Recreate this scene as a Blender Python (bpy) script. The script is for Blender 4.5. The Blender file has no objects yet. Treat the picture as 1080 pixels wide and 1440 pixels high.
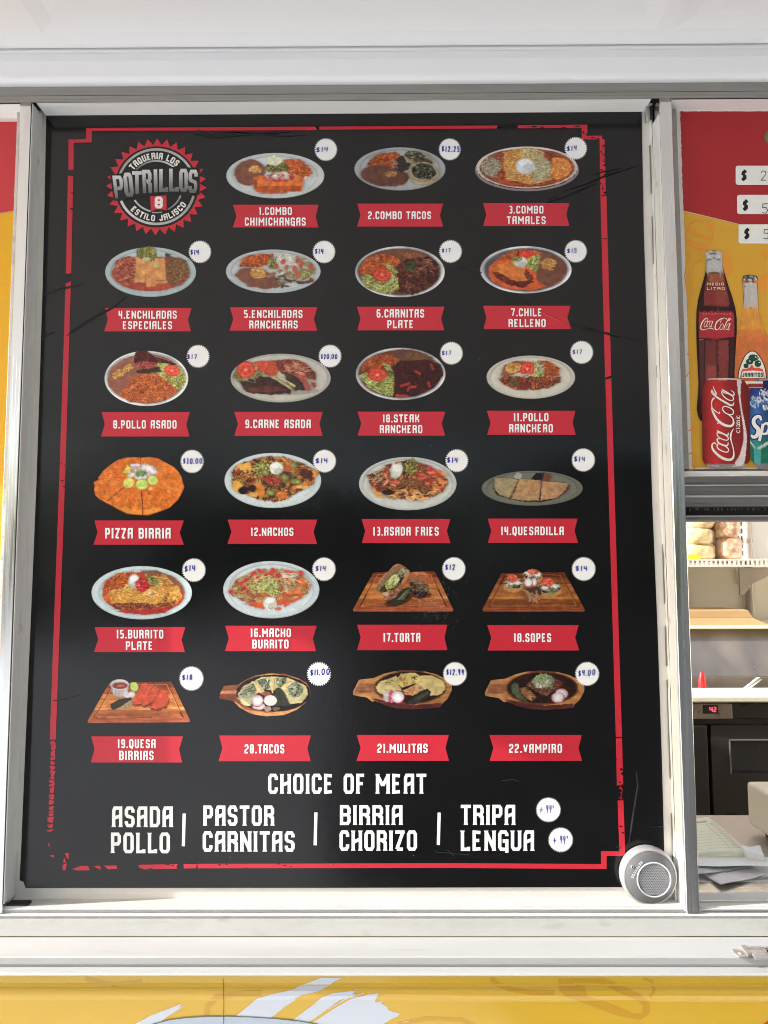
import bpy, bmesh, math, random
import numpy as np
from mathutils import Vector, Matrix
R = math.radians
random.seed(7)
SC = bpy.context.scene
COL = SC.collection

# ------------------------------------------------------------------ camera, world, sun, exposure
EZ = 1.65                                     # eye height
CAM = np.array([0.0, -1.0, EZ]); FPX = 1081.0
PITCH, YAW, ROLL = 0.0812059, 0.0059749, 0.0028084
def _rot():
    c, s = math.cos(PITCH), math.sin(PITCH); rx = np.array([[1, 0, 0], [0, c, -s], [0, s, c]])
    c, s = math.cos(YAW), math.sin(YAW); rz = np.array([[c, -s, 0], [s, c, 0], [0, 0, 1]])
    c, s = math.cos(ROLL), math.sin(ROLL); ry = np.array([[c, 0, s], [0, 1, 0], [-s, 0, c]])
    return rz @ rx @ ry
RM = _rot()
cd = bpy.data.cameras.new('camera'); cam = bpy.data.objects.new('camera', cd); COL.objects.link(cam)
cd.sensor_fit = 'VERTICAL'; cd.sensor_height = 36.0; cd.lens = FPX / 1440 * 36
cd.clip_start = 0.05; cd.clip_end = 2000
m = Matrix.Identity(4)
for i in range(3):
    m[i][0] = RM[i, 0]; m[i][1] = RM[i, 2]; m[i][2] = -RM[i, 1]; m[i][3] = CAM[i]
cam.matrix_world = m
SC.camera = cam

TOSUN = np.array([-1.0, -0.155, 0.52]); TOSUN /= np.linalg.norm(TOSUN)
ELEV = math.asin(TOSUN[2]); AZ = math.atan2(TOSUN[0], TOSUN[1])
w = bpy.data.worlds.new('World'); SC.world = w; w.use_nodes = True
nt = w.node_tree; bg = nt.nodes['Background']
sky = nt.nodes.new('ShaderNodeTexSky'); sky.sky_type = 'NISHITA'; sky.sun_disc = False
sky.sun_elevation = ELEV; sky.sun_rotation = AZ; sky.dust_density = 4.0; sky.air_density = 1.0; sky.ozone_density = .4
nt.links.new(sky.outputs[0], bg.inputs[0]); bg.inputs[1].default_value = 0.13
sd = bpy.data.lights.new('sun', 'SUN'); sd.energy = 3.8; sd.angle = R(0.5); sd.color = (1, .985, .96)
so = bpy.data.objects.new('sun', sd); COL.objects.link(so)
so.rotation_euler = Vector(TOSUN).to_track_quat('Z', 'Y').to_euler(); so.location = (-6, -4, 6)
SC.view_settings.view_transform = 'Standard'; SC.view_settings.look = 'None'
SC.view_settings.exposure = 1.30; SC.view_settings.gamma = 1.0
SC.cycles.filter_width = 1.0
SC.cycles.max_bounces = 10; SC.cycles.diffuse_bounces = 6

# ------------------------------------------------------------------ helpers
def ray(px, py):
    d = RM @ np.array([(px - 540) / FPX, 1.0, (720 - py) / FPX]); return d
def at(px, py, Y=0.0):
    d = ray(px, py); t = (Y - CAM[1]) / d[1]; return CAM + d * t
def atZ(px, py, z):
    d = ray(px, py); t = (z - CAM[2]) / d[2]; return CAM + d * t
def zat(py, Y, px=540): return at(px, py, Y)[2]
def lin(c):
    c = np.asarray(c, float) / 255.0
    return np.where(c <= .04045, c / 12.92, ((c + .055) / 1.055) ** 2.4)

class MB:
    """collects polygons, links them as ONE mesh object"""
    def __init__(s): s.v = []; s.f = []; s.c = []; s.g = []; s.k = 0
    def add(s, pts, col=None):
        b = len(s.v); s.v += [tuple(map(float, p)) for p in pts]
        s.f.append(tuple(range(b, b + len(pts)))); s.c.append(col); s.k += 1; s.g.append(s.k)
    def mesh(s, vs, fs, col=None):
        b = len(s.v); s.v += [tuple(map(float, p)) for p in vs]
        s.k += 1
        for f in fs: s.f.append(tuple(b + i for i in f)); s.c.append(col); s.g.append(s.k)
    def box(s, x0, x1, y0, y1, z0, z1, col=None):
        v = [(x, y, z) for z in (z0, z1) for y in (y0, y1) for x in (x0, x1)]
        s.mesh(v, [(0, 2, 3, 1), (4, 5, 7, 6), (0, 1, 5, 4), (2, 6, 7, 3), (0, 4, 6, 2), (1, 3, 7, 5)], col)
    def prism(s, prof, x0, x1, col=None):           # prof: (y,z) loop, extruded along X
        n = len(prof)
        v = [(x0, y, z) for y, z in prof] + [(x1, y, z) for y, z in prof]
        f = [(i, (i + 1) % n, n + (i + 1) % n, n + i) for i in range(n)]
        s.mesh(v, f + [tuple(range(n))[::-1], tuple(range(n, 2 * n))], col)
    def prismz(s, prof, z0, z1, col=None):          # prof: (x,y) loop, extruded along Z
        n = len(prof)
        v = [(x, y, z0) for x, y in prof] + [(x, y, z1) for x, y in prof]
        f = [(i, (i + 1) % n, n + (i + 1) % n, n + i) for i in range(n)]
        s.mesh(v, f + [tuple(range(n))[::-1], tuple(range(n, 2 * n))], col)
    def lathe(s, prof, o, axis='Z', n=32, col=None):   # prof: (r,h)
        v = []; k = len(prof)
        for r, h in prof:
            for i in range(n):
                a = 2 * math.pi * i / n; c, q = r * math.cos(a), r * math.sin(a)
                v.append({'Z': (o[0] + c, o[1] + q, o[2] + h), 'Y': (o[0] + c, o[1] + h, o[2] + q), 'X': (o[0] + h, o[1] + c, o[2] + q)}[axis])
        f = [(j * n + i, j * n + (i + 1) % n, (j + 1) * n + (i + 1) % n, (j + 1) * n + i) for j in range(k - 1) for i in range(n)]
        s.mesh(v, f, col)
    def ribbon(s, pts, wid, off, mp, col, closed=False, taper=False):
        """flat stroke along 2-D points, mp(x,y,off) -> world"""
        P = [np.array(p, float) for p in pts]; n = len(P)
        ws = wid if hasattr(wid, '__len__') else [wid] * n
        L = []; Q = []
        for i in range(n):
            a = P[i - 1] if (i > 0 or closed) else None
            b = P[(i + 1) % n] if (i < n - 1 or closed) else None
            d1 = (P[i] - a) if a is not None else (b - P[i]); d2 = (b - P[i]) if b is not None else d1
            d1 = d1 / (np.linalg.norm(d1) + 1e-9); d2 = d2 / (np.linalg.norm(d2) + 1e-9)
            n1 = np.array([-d1[1], d1[0]]); n2 = np.array([-d2[1], d2[0]])
            mv = n1 + n2; l = np.linalg.norm(mv)
            mv = n1 if l < 1e-6 else mv / l
            k = 1 / max(.7, float(mv @ n1)); h = ws[i] / 2 * k
            L.append(P[i] + mv * h); Q.append(P[i] - mv * h)
        vs = [mp(p[0], p[1], off) for p in L] + [mp(p[0], p[1], off) for p in Q]
        m_ = n if closed else n - 1
        s.mesh(vs, [(i, (i + 1) % n, n + (i + 1) % n, n + i) for i in range(m_)], col)
    def build(s, name, mat, parent=None, bevel=0, smooth=False, loc=None, seg=2):
        o0 = parent.get('_w') if parent is not None else None
        o0 = tuple(o0) if o0 is not None else (loc or (0, 0, 0))
        me = bpy.data.meshes.new(name)
        me.from_pydata([(x - o0[0], y - o0[1], z - o0[2]) for x, y, z in s.v], [], s.f)
        if any(c is not None for c in s.c):
            ca = me.color_attributes.new('Col', 'FLOAT_COLOR', 'CORNER')
            arr = []
            for p, c in zip(me.polygons, s.c):
                arr += list(tuple(c if c is not None else (.5, .5, .5)) + (1.0,)) * p.loop_total
            ca.data.foreach_set('color', arr)
        return link(me, name, mat, parent, o0, bevel, smooth, seg)

def build_split(s, name, mat, parent):
    """every shape collected becomes a part of its own"""
    for k in sorted(set(s.g)):
        q = MB(); ids = [i for i in range(len(s.f)) if s.g[i] == k]; use = sorted({j for i in ids for j in s.f[i]}); mp_ = {j: n for n, j in enumerate(use)}
        q.v = [s.v[j] for j in use]; q.f = [tuple(mp_[j] for j in s.f[i]) for i in ids]; q.c = [s.c[i] for i in ids]; q.build(name, mat, parent)
MB.build_split = build_split
def link(me, name, mat, parent, o0, bevel=0, smooth=False, seg=2):
    bm = bmesh.new(); bm.from_mesh(me); bmesh.ops.recalc_face_normals(bm, faces=bm.faces); bm.to_mesh(me); bm.free()
    for mt in (mat if isinstance(mat, (list, tuple)) else [mat]): me.materials.append(mt)
    o = bpy.data.objects.new(name, me); COL.objects.link(o)
    if parent is not None: o.parent = parent; o['_w'] = o0
    else: o.location = o0; o['_w'] = o0
    if smooth:
        me.polygons.foreach_set('use_smooth', [True] * len(me.polygons))
    if bevel:
        b = o.modifiers.new('bevel', 'BEVEL'); b.width = bevel; b.segments = seg; b.limit_method = 'ANGLE'; b.angle_limit = R(35)
    return o
def thing(name, label, cat, loc=(0, 0, 0), group=None):
    o = bpy.data.objects.new(name, None); COL.objects.link(o); o.location = loc; o.empty_display_size = .05
    o['_w'] = tuple(loc); return tag(o, label, cat, group)
def tag(o, label=None, cat=None, group=None, kind=None):
    if label: o['label'] = label
    if cat: o['category'] = cat
    if group: o['group'] = group
    if kind: o['kind'] = kind
    return o

# ------------------------------------------------------------------ materials
def mat(name, base=(.5, .5, .5), rough=.5, metal=0, vary=0, scale=(8, 8, 8), bump=0, bscale=None, spec=.5, dirt=None, dscale=3, dlo=.55, dhi=.75, attr=False, coat=0, obj=True, detail=4, emit=None, estr=0, trans=0, peel=0):
    M = bpy.data.materials.new(name); M.use_nodes = True; t = M.node_tree; N = t.nodes; L = t.links
    b = N['Principled BSDF']
    b.inputs['Roughness'].default_value = rough; b.inputs['Metallic'].default_value = metal
    b.inputs['Specular IOR Level'].default_value = spec; b.inputs['Coat Weight'].default_value = coat
    if trans: b.inputs['Transmission Weight'].default_value = trans
    tc = N.new('ShaderNodeTexCoord'); src = tc.outputs['Object']
    def mapped(sc):
        mp = N.new('ShaderNodeMapping'); mp.inputs['Scale'].default_value = sc; L.new(src, mp.inputs[0]); return mp.outputs[0]
    if attr:
        a = N.new('ShaderNodeAttribute'); a.attribute_name = 'Col'; col = a.outputs['Color']
    else:
        rgb = N.new('ShaderNodeRGB'); rgb.outputs[0].default_value = tuple(base) + (1,); col = rgb.outputs[0]
    def noise(sc, d=detail):
        n = N.new('ShaderNodeTexNoise'); n.inputs['Scale'].default_value = 1; n.inputs['Detail'].default_value = d
        L.new(mapped(sc), n.inputs['Vector']); return n.outputs['Fac']
    if vary:
        nf = noise(scale); mr = N.new('ShaderNodeMapRange'); mr.inputs[1].default_value = .25; mr.inputs[2].default_value = .75
        mr.inputs[3].default_value = 1 - vary; mr.inputs[4].default_value = 1 + vary * .6; L.new(nf, mr.inputs[0])
        mx = N.new('ShaderNodeVectorMath'); mx.operation = 'SCALE'; L.new(col, mx.inputs[0]); L.new(mr.outputs[0], mx.inputs['Scale']); col = mx.outputs[0]
        r2 = N.new('ShaderNodeMapRange'); r2.inputs[1].default_value = .3; r2.inputs[2].default_value = .7
        r2.inputs[3].default_value = max(.02, rough - .1); r2.inputs[4].default_value = rough + .1; L.new(nf, r2.inputs[0]); L.new(r2.outputs[0], b.inputs['Roughness'])
    if dirt is not None:
        nf = noise((dscale,) * 3 if not hasattr(dscale, '__len__') else dscale, 8); mr = N.new('ShaderNodeMapRange')
        mr.inputs[1].default_value = dlo; mr.inputs[2].default_value = dhi; L.new(nf, mr.inputs[0])
        mx = N.new('ShaderNodeMix'); mx.data_type = 'RGBA'; L.new(mr.outputs[0], mx.inputs[0]); L.new(col, mx.inputs[6])
        mx.inputs[7].default_value = tuple(dirt) + (1,); col = mx.outputs[2]
    L.new(col, b.inputs['Base Color'])
    if bump:
        nf = noise(bscale or scale, 3); bp = N.new('ShaderNodeBump'); bp.inputs['Strength'].default_value = 1; bp.inputs['Distance'].default_value = bump
        L.new(nf, bp.inputs['Height']); nrm = bp.outputs[0]
        if peel:
            b2 = N.new('ShaderNodeBump'); b2.inputs['Distance'].default_value = peel; L.new(noise((260, 260, 190), 2), b2.inputs['Height']); L.new(nrm, b2.inputs['Normal']); nrm = b2.outputs[0]
            wv = N.new('ShaderNodeTexWave'); wv.wave_type = 'BANDS'; wv.bands_direction = 'X'; wv.inputs['Scale'].default_value = 105; wv.inputs['Distortion'].default_value = .4; L.new(src, wv.inputs['Vector'])
            b3 = N.new('ShaderNodeBump'); b3.inputs['Distance'].default_value = .000007; L.new(wv.outputs['Fac'], b3.inputs['Height']); L.new(nrm, b3.inputs['Normal']); nrm = b3.outputs[0]
        L.new(nrm, b.inputs['Normal'])
    if emit is not None:
        b.inputs['Emission Color'].default_value = tuple(emit) + (1,); b.inputs['Emission Strength'].default_value = estr
    return M
WHITE = mat('white_painted_metal', (.80, .80, .78), .38, vary=.05, scale=(3, 9, 9), dirt=(.50, .48, .43), dscale=(5, 30, 30), dlo=.64, dhi=.86, bump=.0004, bscale=(6, 6, 6))
LEDGE = mat('pale_aluminium_ledge', (.41, .42, .425), .4, .1, vary=.06, scale=(4, 60, 60), dirt=(.33, .32, .29), dscale=(7, 50, 50), dlo=.62, dhi=.85, bump=.0002, bscale=(9, 200, 200))
RAILP = mat('chalky_grey_white_paint', (.52, .525, .51), .5, vary=.07, scale=(12, 40, 40), dirt=(.40, .39, .35), dscale=(22, 60, 60), dlo=.62, dhi=.82, bump=.0004, bscale=(60, 120, 120))
PANELP = mat('grey_beige_panel_paint', (.66, .64, .60), .45, vary=.05, scale=(10, 10, 6), dirt=(.42, .40, .36), dscale=(30, 30, 12), dlo=.64, dhi=.84, bump=.0004, bscale=(60, 60, 30))
WHITE_WORN = mat('worn_white_paint', (.78, .78, .75), .45, vary=.07, scale=(30, 60, 14), dirt=(.40, .38, .34), dscale=(60, 60, 25), dlo=.64, dhi=.80, bump=.0006, bscale=(90, 90, 40))
AWN = mat('awning_white_gelcoat', (.82, .82, .83), .26, bump=.00025, bscale=(2.2, 2.2, 2.2))
ALU_V = mat('brushed_aluminium_upright', (.74, .74, .72), .20, 1.0, vary=.03, scale=(160, 160, 4), dirt=(.55, .54, .51), dscale=(40, 40, 9), dlo=.62, dhi=.955, bump=.00001, bscale=(400, 400, 6))
HEAD = mat('header_aluminium', (.33, .32, .30), .45, .5, vary=.12, scale=(5, 200, 200), dirt=(.28, .26, .23), dscale=(9, 60, 60), dlo=.55, dhi=.8)
ALU_H = mat('brushed_aluminium_rail', (.60, .60, .58), .42, .75, vary=.14, scale=(5, 300, 300), dirt=(.34, .33, .30), dscale=(9, 60, 60), dlo=.6, dhi=.82, bump=.00008, bscale=(6, 600, 600))
ALU_D = mat('dark_anodised_track', (.27, .255, .245), .35, .8, vary=.2, scale=(4, 200, 200), bump=.00006, bscale=(6, 500, 500))
BLACKGAP = mat('black_rubber_gap', (.012, .012, .012), .7, vary=.3, scale=(60, 60, 60))
VINYL = mat('black_printed_vinyl', (.0035, .0035, .004), .17, spec=.45, peel=.000022, vary=.15, scale=(3, 3, 3), bump=.0005, bscale=(11, 11, 7), dirt=(.20, .20, .20), dscale=(420, 420, 420), dlo=.765, dhi=.79)
PRINT = mat('printed_vinyl_ink', attr=True, rough=.22, spec=.4, peel=.00002, bump=.0003, bscale=(11, 11, 7))
PAPERPRINT = mat('matt_printed_board', attr=True, rough=.5, vary=.03, scale=(5, 5, 160), spec=.3)
WRAP = mat('printed_body_wrap', attr=True, rough=.13, vary=.03, scale=(4, 4, 4), bump=.0016, bscale=(4, 4, 9), coat=.3)
# ------------------------------------------------------------------ the ground and what the glossy print mirrors
def terrain():
    g = MB(); g.add([(-400, -400, 0), (400, -400, 0), (400, 400, 0), (-400, 400, 0)])
    gm = mat('worn_asphalt', (.045, .045, .047), .85, vary=.3, scale=(2, 2, 2), dirt=(.07, .07, .07), dscale=1.2, bump=.004, bscale=(90, 90, 90))
    tag(g.build('ground', gm), kind='structure')
    p = MB(); p.prismz([(-40, -18), (-1.2, -18), (-.35, -3.2), (.5, -1.9), (6, -1.9), (6, 6), (-40, 6)], .004, .05)  # unseen slab, shaped to bounce light up and mirror bright at left
    pm = mat('pale_concrete', (.55, .58, .61), .8, vary=.15, scale=(1.5, 1.5, 1.5), dirt=(.36, .36, .35), dscale=2, bump=.002, bscale=(40, 40, 40))
    tag(p.build('bounce_pavement', pm), kind='structure')
    # unseen dark rise added for the print's reflection, lower at left for sky light
    rng = np.random.default_rng(3); n = 160; k = 9; vs = []; fs = []
    for i in range(n + 1):
        a = math.pi + math.pi * i / n
        for j in range(k):
            t = j / (k - 1); r = 34 + 26 * t
            h = -.5 + t ** .6 * ((9.5 + 2.5 * math.cos(a) - 6.0 * max(0, -math.cos(a) - .35) / .65) + 1.6 * math.sin(a * 9) + 1.0 * math.sin(a * 23 + 1)) + (rng.random() - .5) * 1.1 * t
            vs.append((r * math.cos(a), -1 + r * math.sin(a) * 1.0, h))
    for i in range(n):
        for j in range(k - 1):
            fs.append((i * k + j, (i + 1) * k + j, (i + 1) * k + j + 1, i * k + j + 1))
    h = MB(); h.mesh(vs, fs)
    hm = mat('unseen_slope', (.022, .028, .014), .9, vary=.5, scale=(.3, .3, .3), bump=.3, bscale=(1, 1, 1))
    tag(h.build('unseen_rise', hm), kind='structure')
terrain()

# ------------------------------------------------------------------ the food truck
FP = -0.030                                    # front plane of uprights and rails
XL, XR = -3.3, 3.0
truck = thing('food_truck', 'white and yellow food truck side with aluminium window frames and a raised awning', 'food truck', (0, 0, 0))

def X(px, Y, py=700): return at(px, py, Y)[0]
# --- lower body with the yellow wrap
zShelf = zat(1318, FP); yShelf = atZ(540, 1345, zShelf)[1]
zShelfB = zat(1360.5, yShelf); yLip = atZ(540, 1369, zShelfB)[1]; zLipB = zat(1373.5, yLip)
zCrease = zat(1393, -.05)
YB = -.048
yb = MB()
YEL = tuple(lin((222, 180, 58)) * .95)
prof = [(YB, zLipB + .004), (YB - .001, zCrease + .006), (YB - .005, zCrease + .001), (YB - .006, zCrease - .004), (YB - .003, zCrease - .010), (YB - .003, zCrease - .05), (YB - .003, .42), (.3, .42), (.3, zLipB + .004)]
yb.prism(prof, XL, XR, YEL)
body = yb.build('lower_body', WRAP, truck)
bmod = body.modifiers.new('bevel', 'BEVEL'); bmod.width = .002; bmod.segments = 2; bmod.limit_method = 'ANGLE'; bmod.angle_limit = R(20)
def onbody(x, y, off=0):
    """point of the wrap seen at a picture position: upper strip or main panel"""
    return at(x, y, YB - .0074 - off)
WB = tuple(lin((212, 219, 232)) * .95)
ORG = tuple(lin((210, 162, 52)) * .95)
FACE = [(z, y) for y, z in prof[:7]]           # front of the body, top to bottom
def bodyY(z):
    for (z0_, y0_), (z1_, y1_) in zip(FACE[:-1], FACE[1:]):
        if z1_ <= z <= z0_: return y0_ + (y1_ - y0_) * (z0_ - z) / max(1e-9, z0_ - z1_)
    return FACE[-1][1]
class Wrap(MB):
    """print that follows the folds of the body"""
    def put(s, pts, c, off):
        P = []
        for x, y in pts:
            q = at(x, y, YB - .004); q = at(x, y, bodyY(q[2])); P.append((q[0], q[2]))
        zs = [FACE[0][0]] + [f[0] for f in FACE[1:]]; s.k += 1; k = s.k
        for zt_, zb_ in zip(zs[:-1], zs[1:]):
            Q = P
            for lim, sgn in ((zt_, 1), (zb_, -1)):
                out = []
                for i in range(len(Q)):
                    (x0, z0_), (x1, z1_) = Q[i], Q[(i + 1) % len(Q)]; i0, i1 = (lim - z0_) * sgn >= 0, (lim - z1_) * sgn >= 0
                    if i0: out.append((x0, z0_))
                    if i0 != i1: t = (lim - z0_) / (z1_ - z0_); out.append((x0 + (x1 - x0) * t, lim))
                Q = out
                if len(Q) < 3: break
            if len(Q) >= 3:
                s.add([(x, bodyY(z) - off, z) for x, z in Q], c); s.g[-1] = k
    def line(s, pts, wd, c, off):
        t = MB(); t.ribbon(pts, wd, 0, lambda x, y, o: (x, y, 0), c); s.k += 1; k = s.k
        for f in t.f:
            n0 = len(s.g); s.put([t.v[i][:2] for i in f], c, off)
            for i in range(n0, len(s.g)): s.g[i] = k
art = Wrap()
def tear(a, b_, n, amp, seed):
    """ragged brush end between two points"""
    rg = random.Random(seed); return [(a[0] + (b_[0] - a[0]) * i / n + rg.uniform(-amp, amp), a[1] + (b_[1] - a[1]) * i / n + rg.uniform(-amp, amp) * .7) for i in range(n + 1)]
art.put([(257, 1411), (251, 1417), (254, 1416), (236, 1429), (206, 1452), (170, 1500), (130, 1500), (190, 1440), (212, 1428), (236, 1419)], WB, .0003)
art.put([(452, 1374.5), (483, 1374.5), (470, 1380), (462, 1386), (448, 1394), (425, 1399), (414, 1404), (416, 1406), (400, 1416), (383, 1430), (360, 1460), (330, 1500), (250, 1500), (318, 1440), (345, 1418), (362, 1404), (378, 1399), (412, 1391), (436, 1381)], WB, .0003)
art.put([(468, 1396.5), (503, 1392.5), (494, 1398), (499, 1398), (487, 1404), (478, 1406), (470, 1412), (455, 1423), (435, 1437), (380, 1500), (345, 1500), (408, 1437), (440, 1413), (455, 1401)], WB, .0003)
art.put([(519, 1398), (533, 1396.5), (529, 1404), (527, 1408), (531, 1409), (538, 1407), (536, 1411), (545, 1416), (546, 1420), (553, 1423), (563, 1425), (560, 1429), (548, 1434), (538, 1441), (500, 1475), (490, 1500), (400, 1500), (437, 1440), (470, 1418), (498, 1403)], WB, .0003)
for p in [[(258, 1414), (240, 1426)], [(206, 1436), (216, 1428), (228, 1422)], [(399, 1414), (410, 1407), (415, 1404)], [(384, 1424), (388, 1418)], [(490, 1403), (500, 1398)], [(567, 1437), (575, 1436)], [(462, 1419), (490, 1403), (512, 1396)]]: art.line(p, 1.1, WB, .0004)
art.build_split('brush_stroke_print', WRAP, body)
art = Wrap(); OV = [(196, 1450), (214, 1440), (238, 1433.5), (262, 1430.5), (290, 1428.8), (320, 1428.6), (352, 1429.5), (390, 1432), (420, 1435), (448, 1440), (470, 1448)]
art.put([(180, 1500)] + OV + [(490, 1500)], tuple(lin((196, 208, 226)) * .84), .0006); art.line(OV, 1.5, tuple(lin((96, 112, 96))), .0009); art.build('oval_badge_print', WRAP, body)
art = Wrap()
art.put([(785, 1376), (850, 1376), (900, 1398), (914, 1412), (913, 1426), (900, 1434), (870, 1429), (830, 1414), (796, 1402), (786, 1392)], ORG, .0002); art.put([(806, 1382), (845, 1383), (893, 1404), (904, 1414), (903, 1424), (893, 1425), (862, 1412), (818, 1398)], YEL, .0004); art.put([(808, 1384), (822, 1386), (826, 1400), (816, 1396)], ORG, .0006)
art.build_split('pepper_print', WRAP, body); art = Wrap()
for p, wd in [([(690, 1376), (700, 1384), (722, 1392), (750, 1396), (780, 1396)], 7), ([(905, 1376), (917, 1380), (920, 1392), (913, 1402)], 4), ([(290, 1440), (292, 1415), (305, 1402), (330, 1398), (368, 1396)], 8), ([(120, 1376), (160, 1384), (200, 1380)], 6), ([(560, 1440), (600, 1432), (650, 1434), (672, 1445), (690, 1470)], 6)]: art.line(p, wd, ORG, .00015)
art.build_split('squiggle_print', WRAP, body)
art = Wrap(); art.put([(1130, 1395), (1130, 1425), (1085, 1442), (1060, 1475), (1040, 1470), (1062, 1448), (1084, 1432)], tuple(lin((190, 60, 50))), .0006); art.build('red_stroke_print', WRAP, body)
art = Wrap(); art.line([(314, 1375), (314.5, 1400), (314.3, 1440), (314, 1500)], .7, (.10, .07, .01), .0012); art.build('wrap_seam', WRAP, body)

# --- serving ledge under the windows
s = MB()
s.prism([(FP + .001, zShelf), (yShelf + .0015, zShelf), (yShelf, zShelf - .0015), (yShelf, zShelfB + .004), (yShelf + .002, zShelfB + .0005), (yShelf + .002, zShelfB - .004), (FP + .001, zShelfB - .004)], XL, XR)
shelf = s.build('serving_ledge', LEDGE, truck)
s = MB()
s.prism([(yShelf + .004, zShelfB), (yLip + .002, zShelfB), (yLip, zShelfB - .002), (yLip, zLipB + .001), (yLip + .001, zLipB), (YB - .001, zLipB), (YB - .001, zShelfB - .0045), (yShelf + .004, zShelfB - .0045)], XL, XR)
s.build('ledge_lip', LEDGE, truck)
# --- bottom rail of the window frame (grooved), its inner slope is the sunny ledge of the panel bay
zL = zat(1264.5, .0); z0 = zat(1278, FP)
s = MB()
ys = FP
s.prism([(.004, zL), (FP + .004, z0 + .0012), (FP + .0035, z0 - .0004), (FP + .0012, z0 - .001), (FP + .0012, zat(1280, FP)), (FP + .004, zat(1280.6, FP)), (FP + .004, zat(1285, FP)), (FP + .0005, zat(1285.6, FP)), (FP - .001, zat(1287.5, FP)), (FP + .001, zat(1290, FP)),
         (FP + .0015, zat(1291, FP)), (FP, zat(1292.4, FP)), (FP, zShelf + .0012), (FP + .003, zShelf + .0002), (.02, zShelf + .0002), (.02, zL)], XL, XR)
s.build('bottom_rail', RAILP, truck)
# --- header: grey strip, grooves, and the rounded white hinge cover above
zH1 = zat(108, -.028); zH2 = zat(130, -.028)
s = MB()
s.prism([(-.026, zH1 + .03), (-.026, zH2), (-.020, zH2 - .0004), (-.020, zat(131.6, -.03)), (-.031, zat(132, -.031)), (-.031, zat(137.6, -.031)), (-.034, zat(138.2, -.034)), (-.034, zat(140.6, -.034)), (-.030, zat(141.2, -.03)), (-.012, zat(141.4, -.012)), (.03, zat(141.4, .03)), (.03, zH1 + .03)], XL, XR)
s.build('header_rail', HEAD, truck)
YH = -.037
zHt = zat(66, YH); zHm = zat(72, YH); zHb = zat(111.5, YH)
s = MB(); pr = [(-.024, zHt + .02), (YH + .004, zHt + .02), (YH + .004, zHt), (YH + .001, zHt - .0008), (YH + .001, zHm + .0006), (YH + .003, zHm + .0003), (YH + .003, zHm), (YH, zHm - .0004), (YH - .002, zHm - .012)]
for i in range(9):
    a = math.pi / 2 * i / 8; pr.append((YH + .010 - .010 * math.cos(a), zHb + .010 - .010 * math.sin(a)))
pr += [(-.024, zHb)]
s.prism(pr, XL, XR); s.build('hinge_cover', AWN, truck)
# --- raised awning (hinged flap) with embossed inner skin
AZ0 = zat(64.5, YH + .002); yA0 = YH + .002; yA1 = -2.9
aw = MB()
p0 = atZ(540, 44, AZ0)[1]
XA = -1.62
cells = [XA, at(-20, 30, -.1)[0] - 1.02, at(-20, 30, -.1)[0] - .05, X(40, -.1, 30), X(938, -.1, 30), X(962, -.1, 30), X(962, -.1, 30) + .86, X(962, -.1, 30) + .89, XR]
zt = AZ0 + .045
def rq(x0, x1, y0, y1, z): aw.add([(x0, y0, z), (x1, y0, z), (x1, y1, z), (x0, y1, z)])
rq(XA, XR, yA0, p0, AZ0); rq(XA, XR, yA1 + .06, yA1, AZ0)
for i in range(0, 9 - 1):
    x0, x1 = cells[i], cells[i + 1]
    if i % 2 == 0: rq(x0, x1, p0, yA1 + .06, AZ0)
    else:
        e = .022; h = .0032
        o = [(x0, p0), (x1, p0), (x1, yA1 + .06), (x0, yA1 + .06)]; q = [(x0 + e, p0 - e), (x1 - e, p0 - e), (x1 - e, yA1 + .06 + e), (x0 + e, yA1 + .06 + e)]
        vs = [(a, b, AZ0) for a, b in o] + [(a, b, AZ0 + h) for a, b in q]
        aw.mesh(vs, [(0, 1, 5, 4), (1, 2, 6, 5), (2, 3, 7, 6), (3, 0, 4, 7), (4, 5, 6, 7)])
aw.mesh([(XA, yA0, zt), (XR, yA0, zt), (XR, yA1, zt), (XA, yA1, zt), (XA, yA0, AZ0), (XR, yA0, AZ0), (XR, yA1, AZ0), (XA, yA1, AZ0)], [(0, 1, 2, 3), (0, 4, 5, 1), (1, 5, 6, 2), (2, 6, 7, 3), (3, 7, 4, 0)])
aw.build('awning', AWN, truck, bevel=.003)
# --- upper wall above the hinge, roof, far side, ends, floor: the closed box of the truck
zR = 2.95
s = MB(); s.box(XL, XR, -.022, .03, zHt - .002, zR); s.build('upper_wall', WHITE, truck)
IN = mat('cream_kitchen_panel', (.78, .745, .67), .4, vary=.04, scale=(3, 3, 3))
s = MB(); s.box(XL, XR, 2.12, 2.16, .4, zR); s.build('rear_wall', IN, truck)
s = MB()
for x in (XL, XR - .04): s.box(x, x + .04, .031, 2.119, .4, zR)
s.build_split('end_wall', IN, truck)
s = MB(); s.box(XL + .041, XR - .041, .301, 2.119, .40, .44); s.build('cabin_floor', mat('kitchen_floor', (.25, .24, .23), .5, vary=.2, scale=(8, 8, 8)), truck)
# roof with a wide opening added to let daylight into the kitchen
HX0, HX1, HY0, HY1 = -2.6, 2.7, .25, 2.05
s = MB()
s.box(XL, HX0, -.02, 2.16, zR + .001, zR + .05); s.box(HX1, XR, -.02, 2.16, zR + .001, zR + .05)
s.box(HX0 + .0005, HX1 - .0005, -.02, HY0, zR + .001, zR + .05); s.box(HX0 + .0005, HX1 - .0005, HY1, 2.16, zR + .001, zR + .05)
s.build_split('roof_panel', IN, truck)

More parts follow.
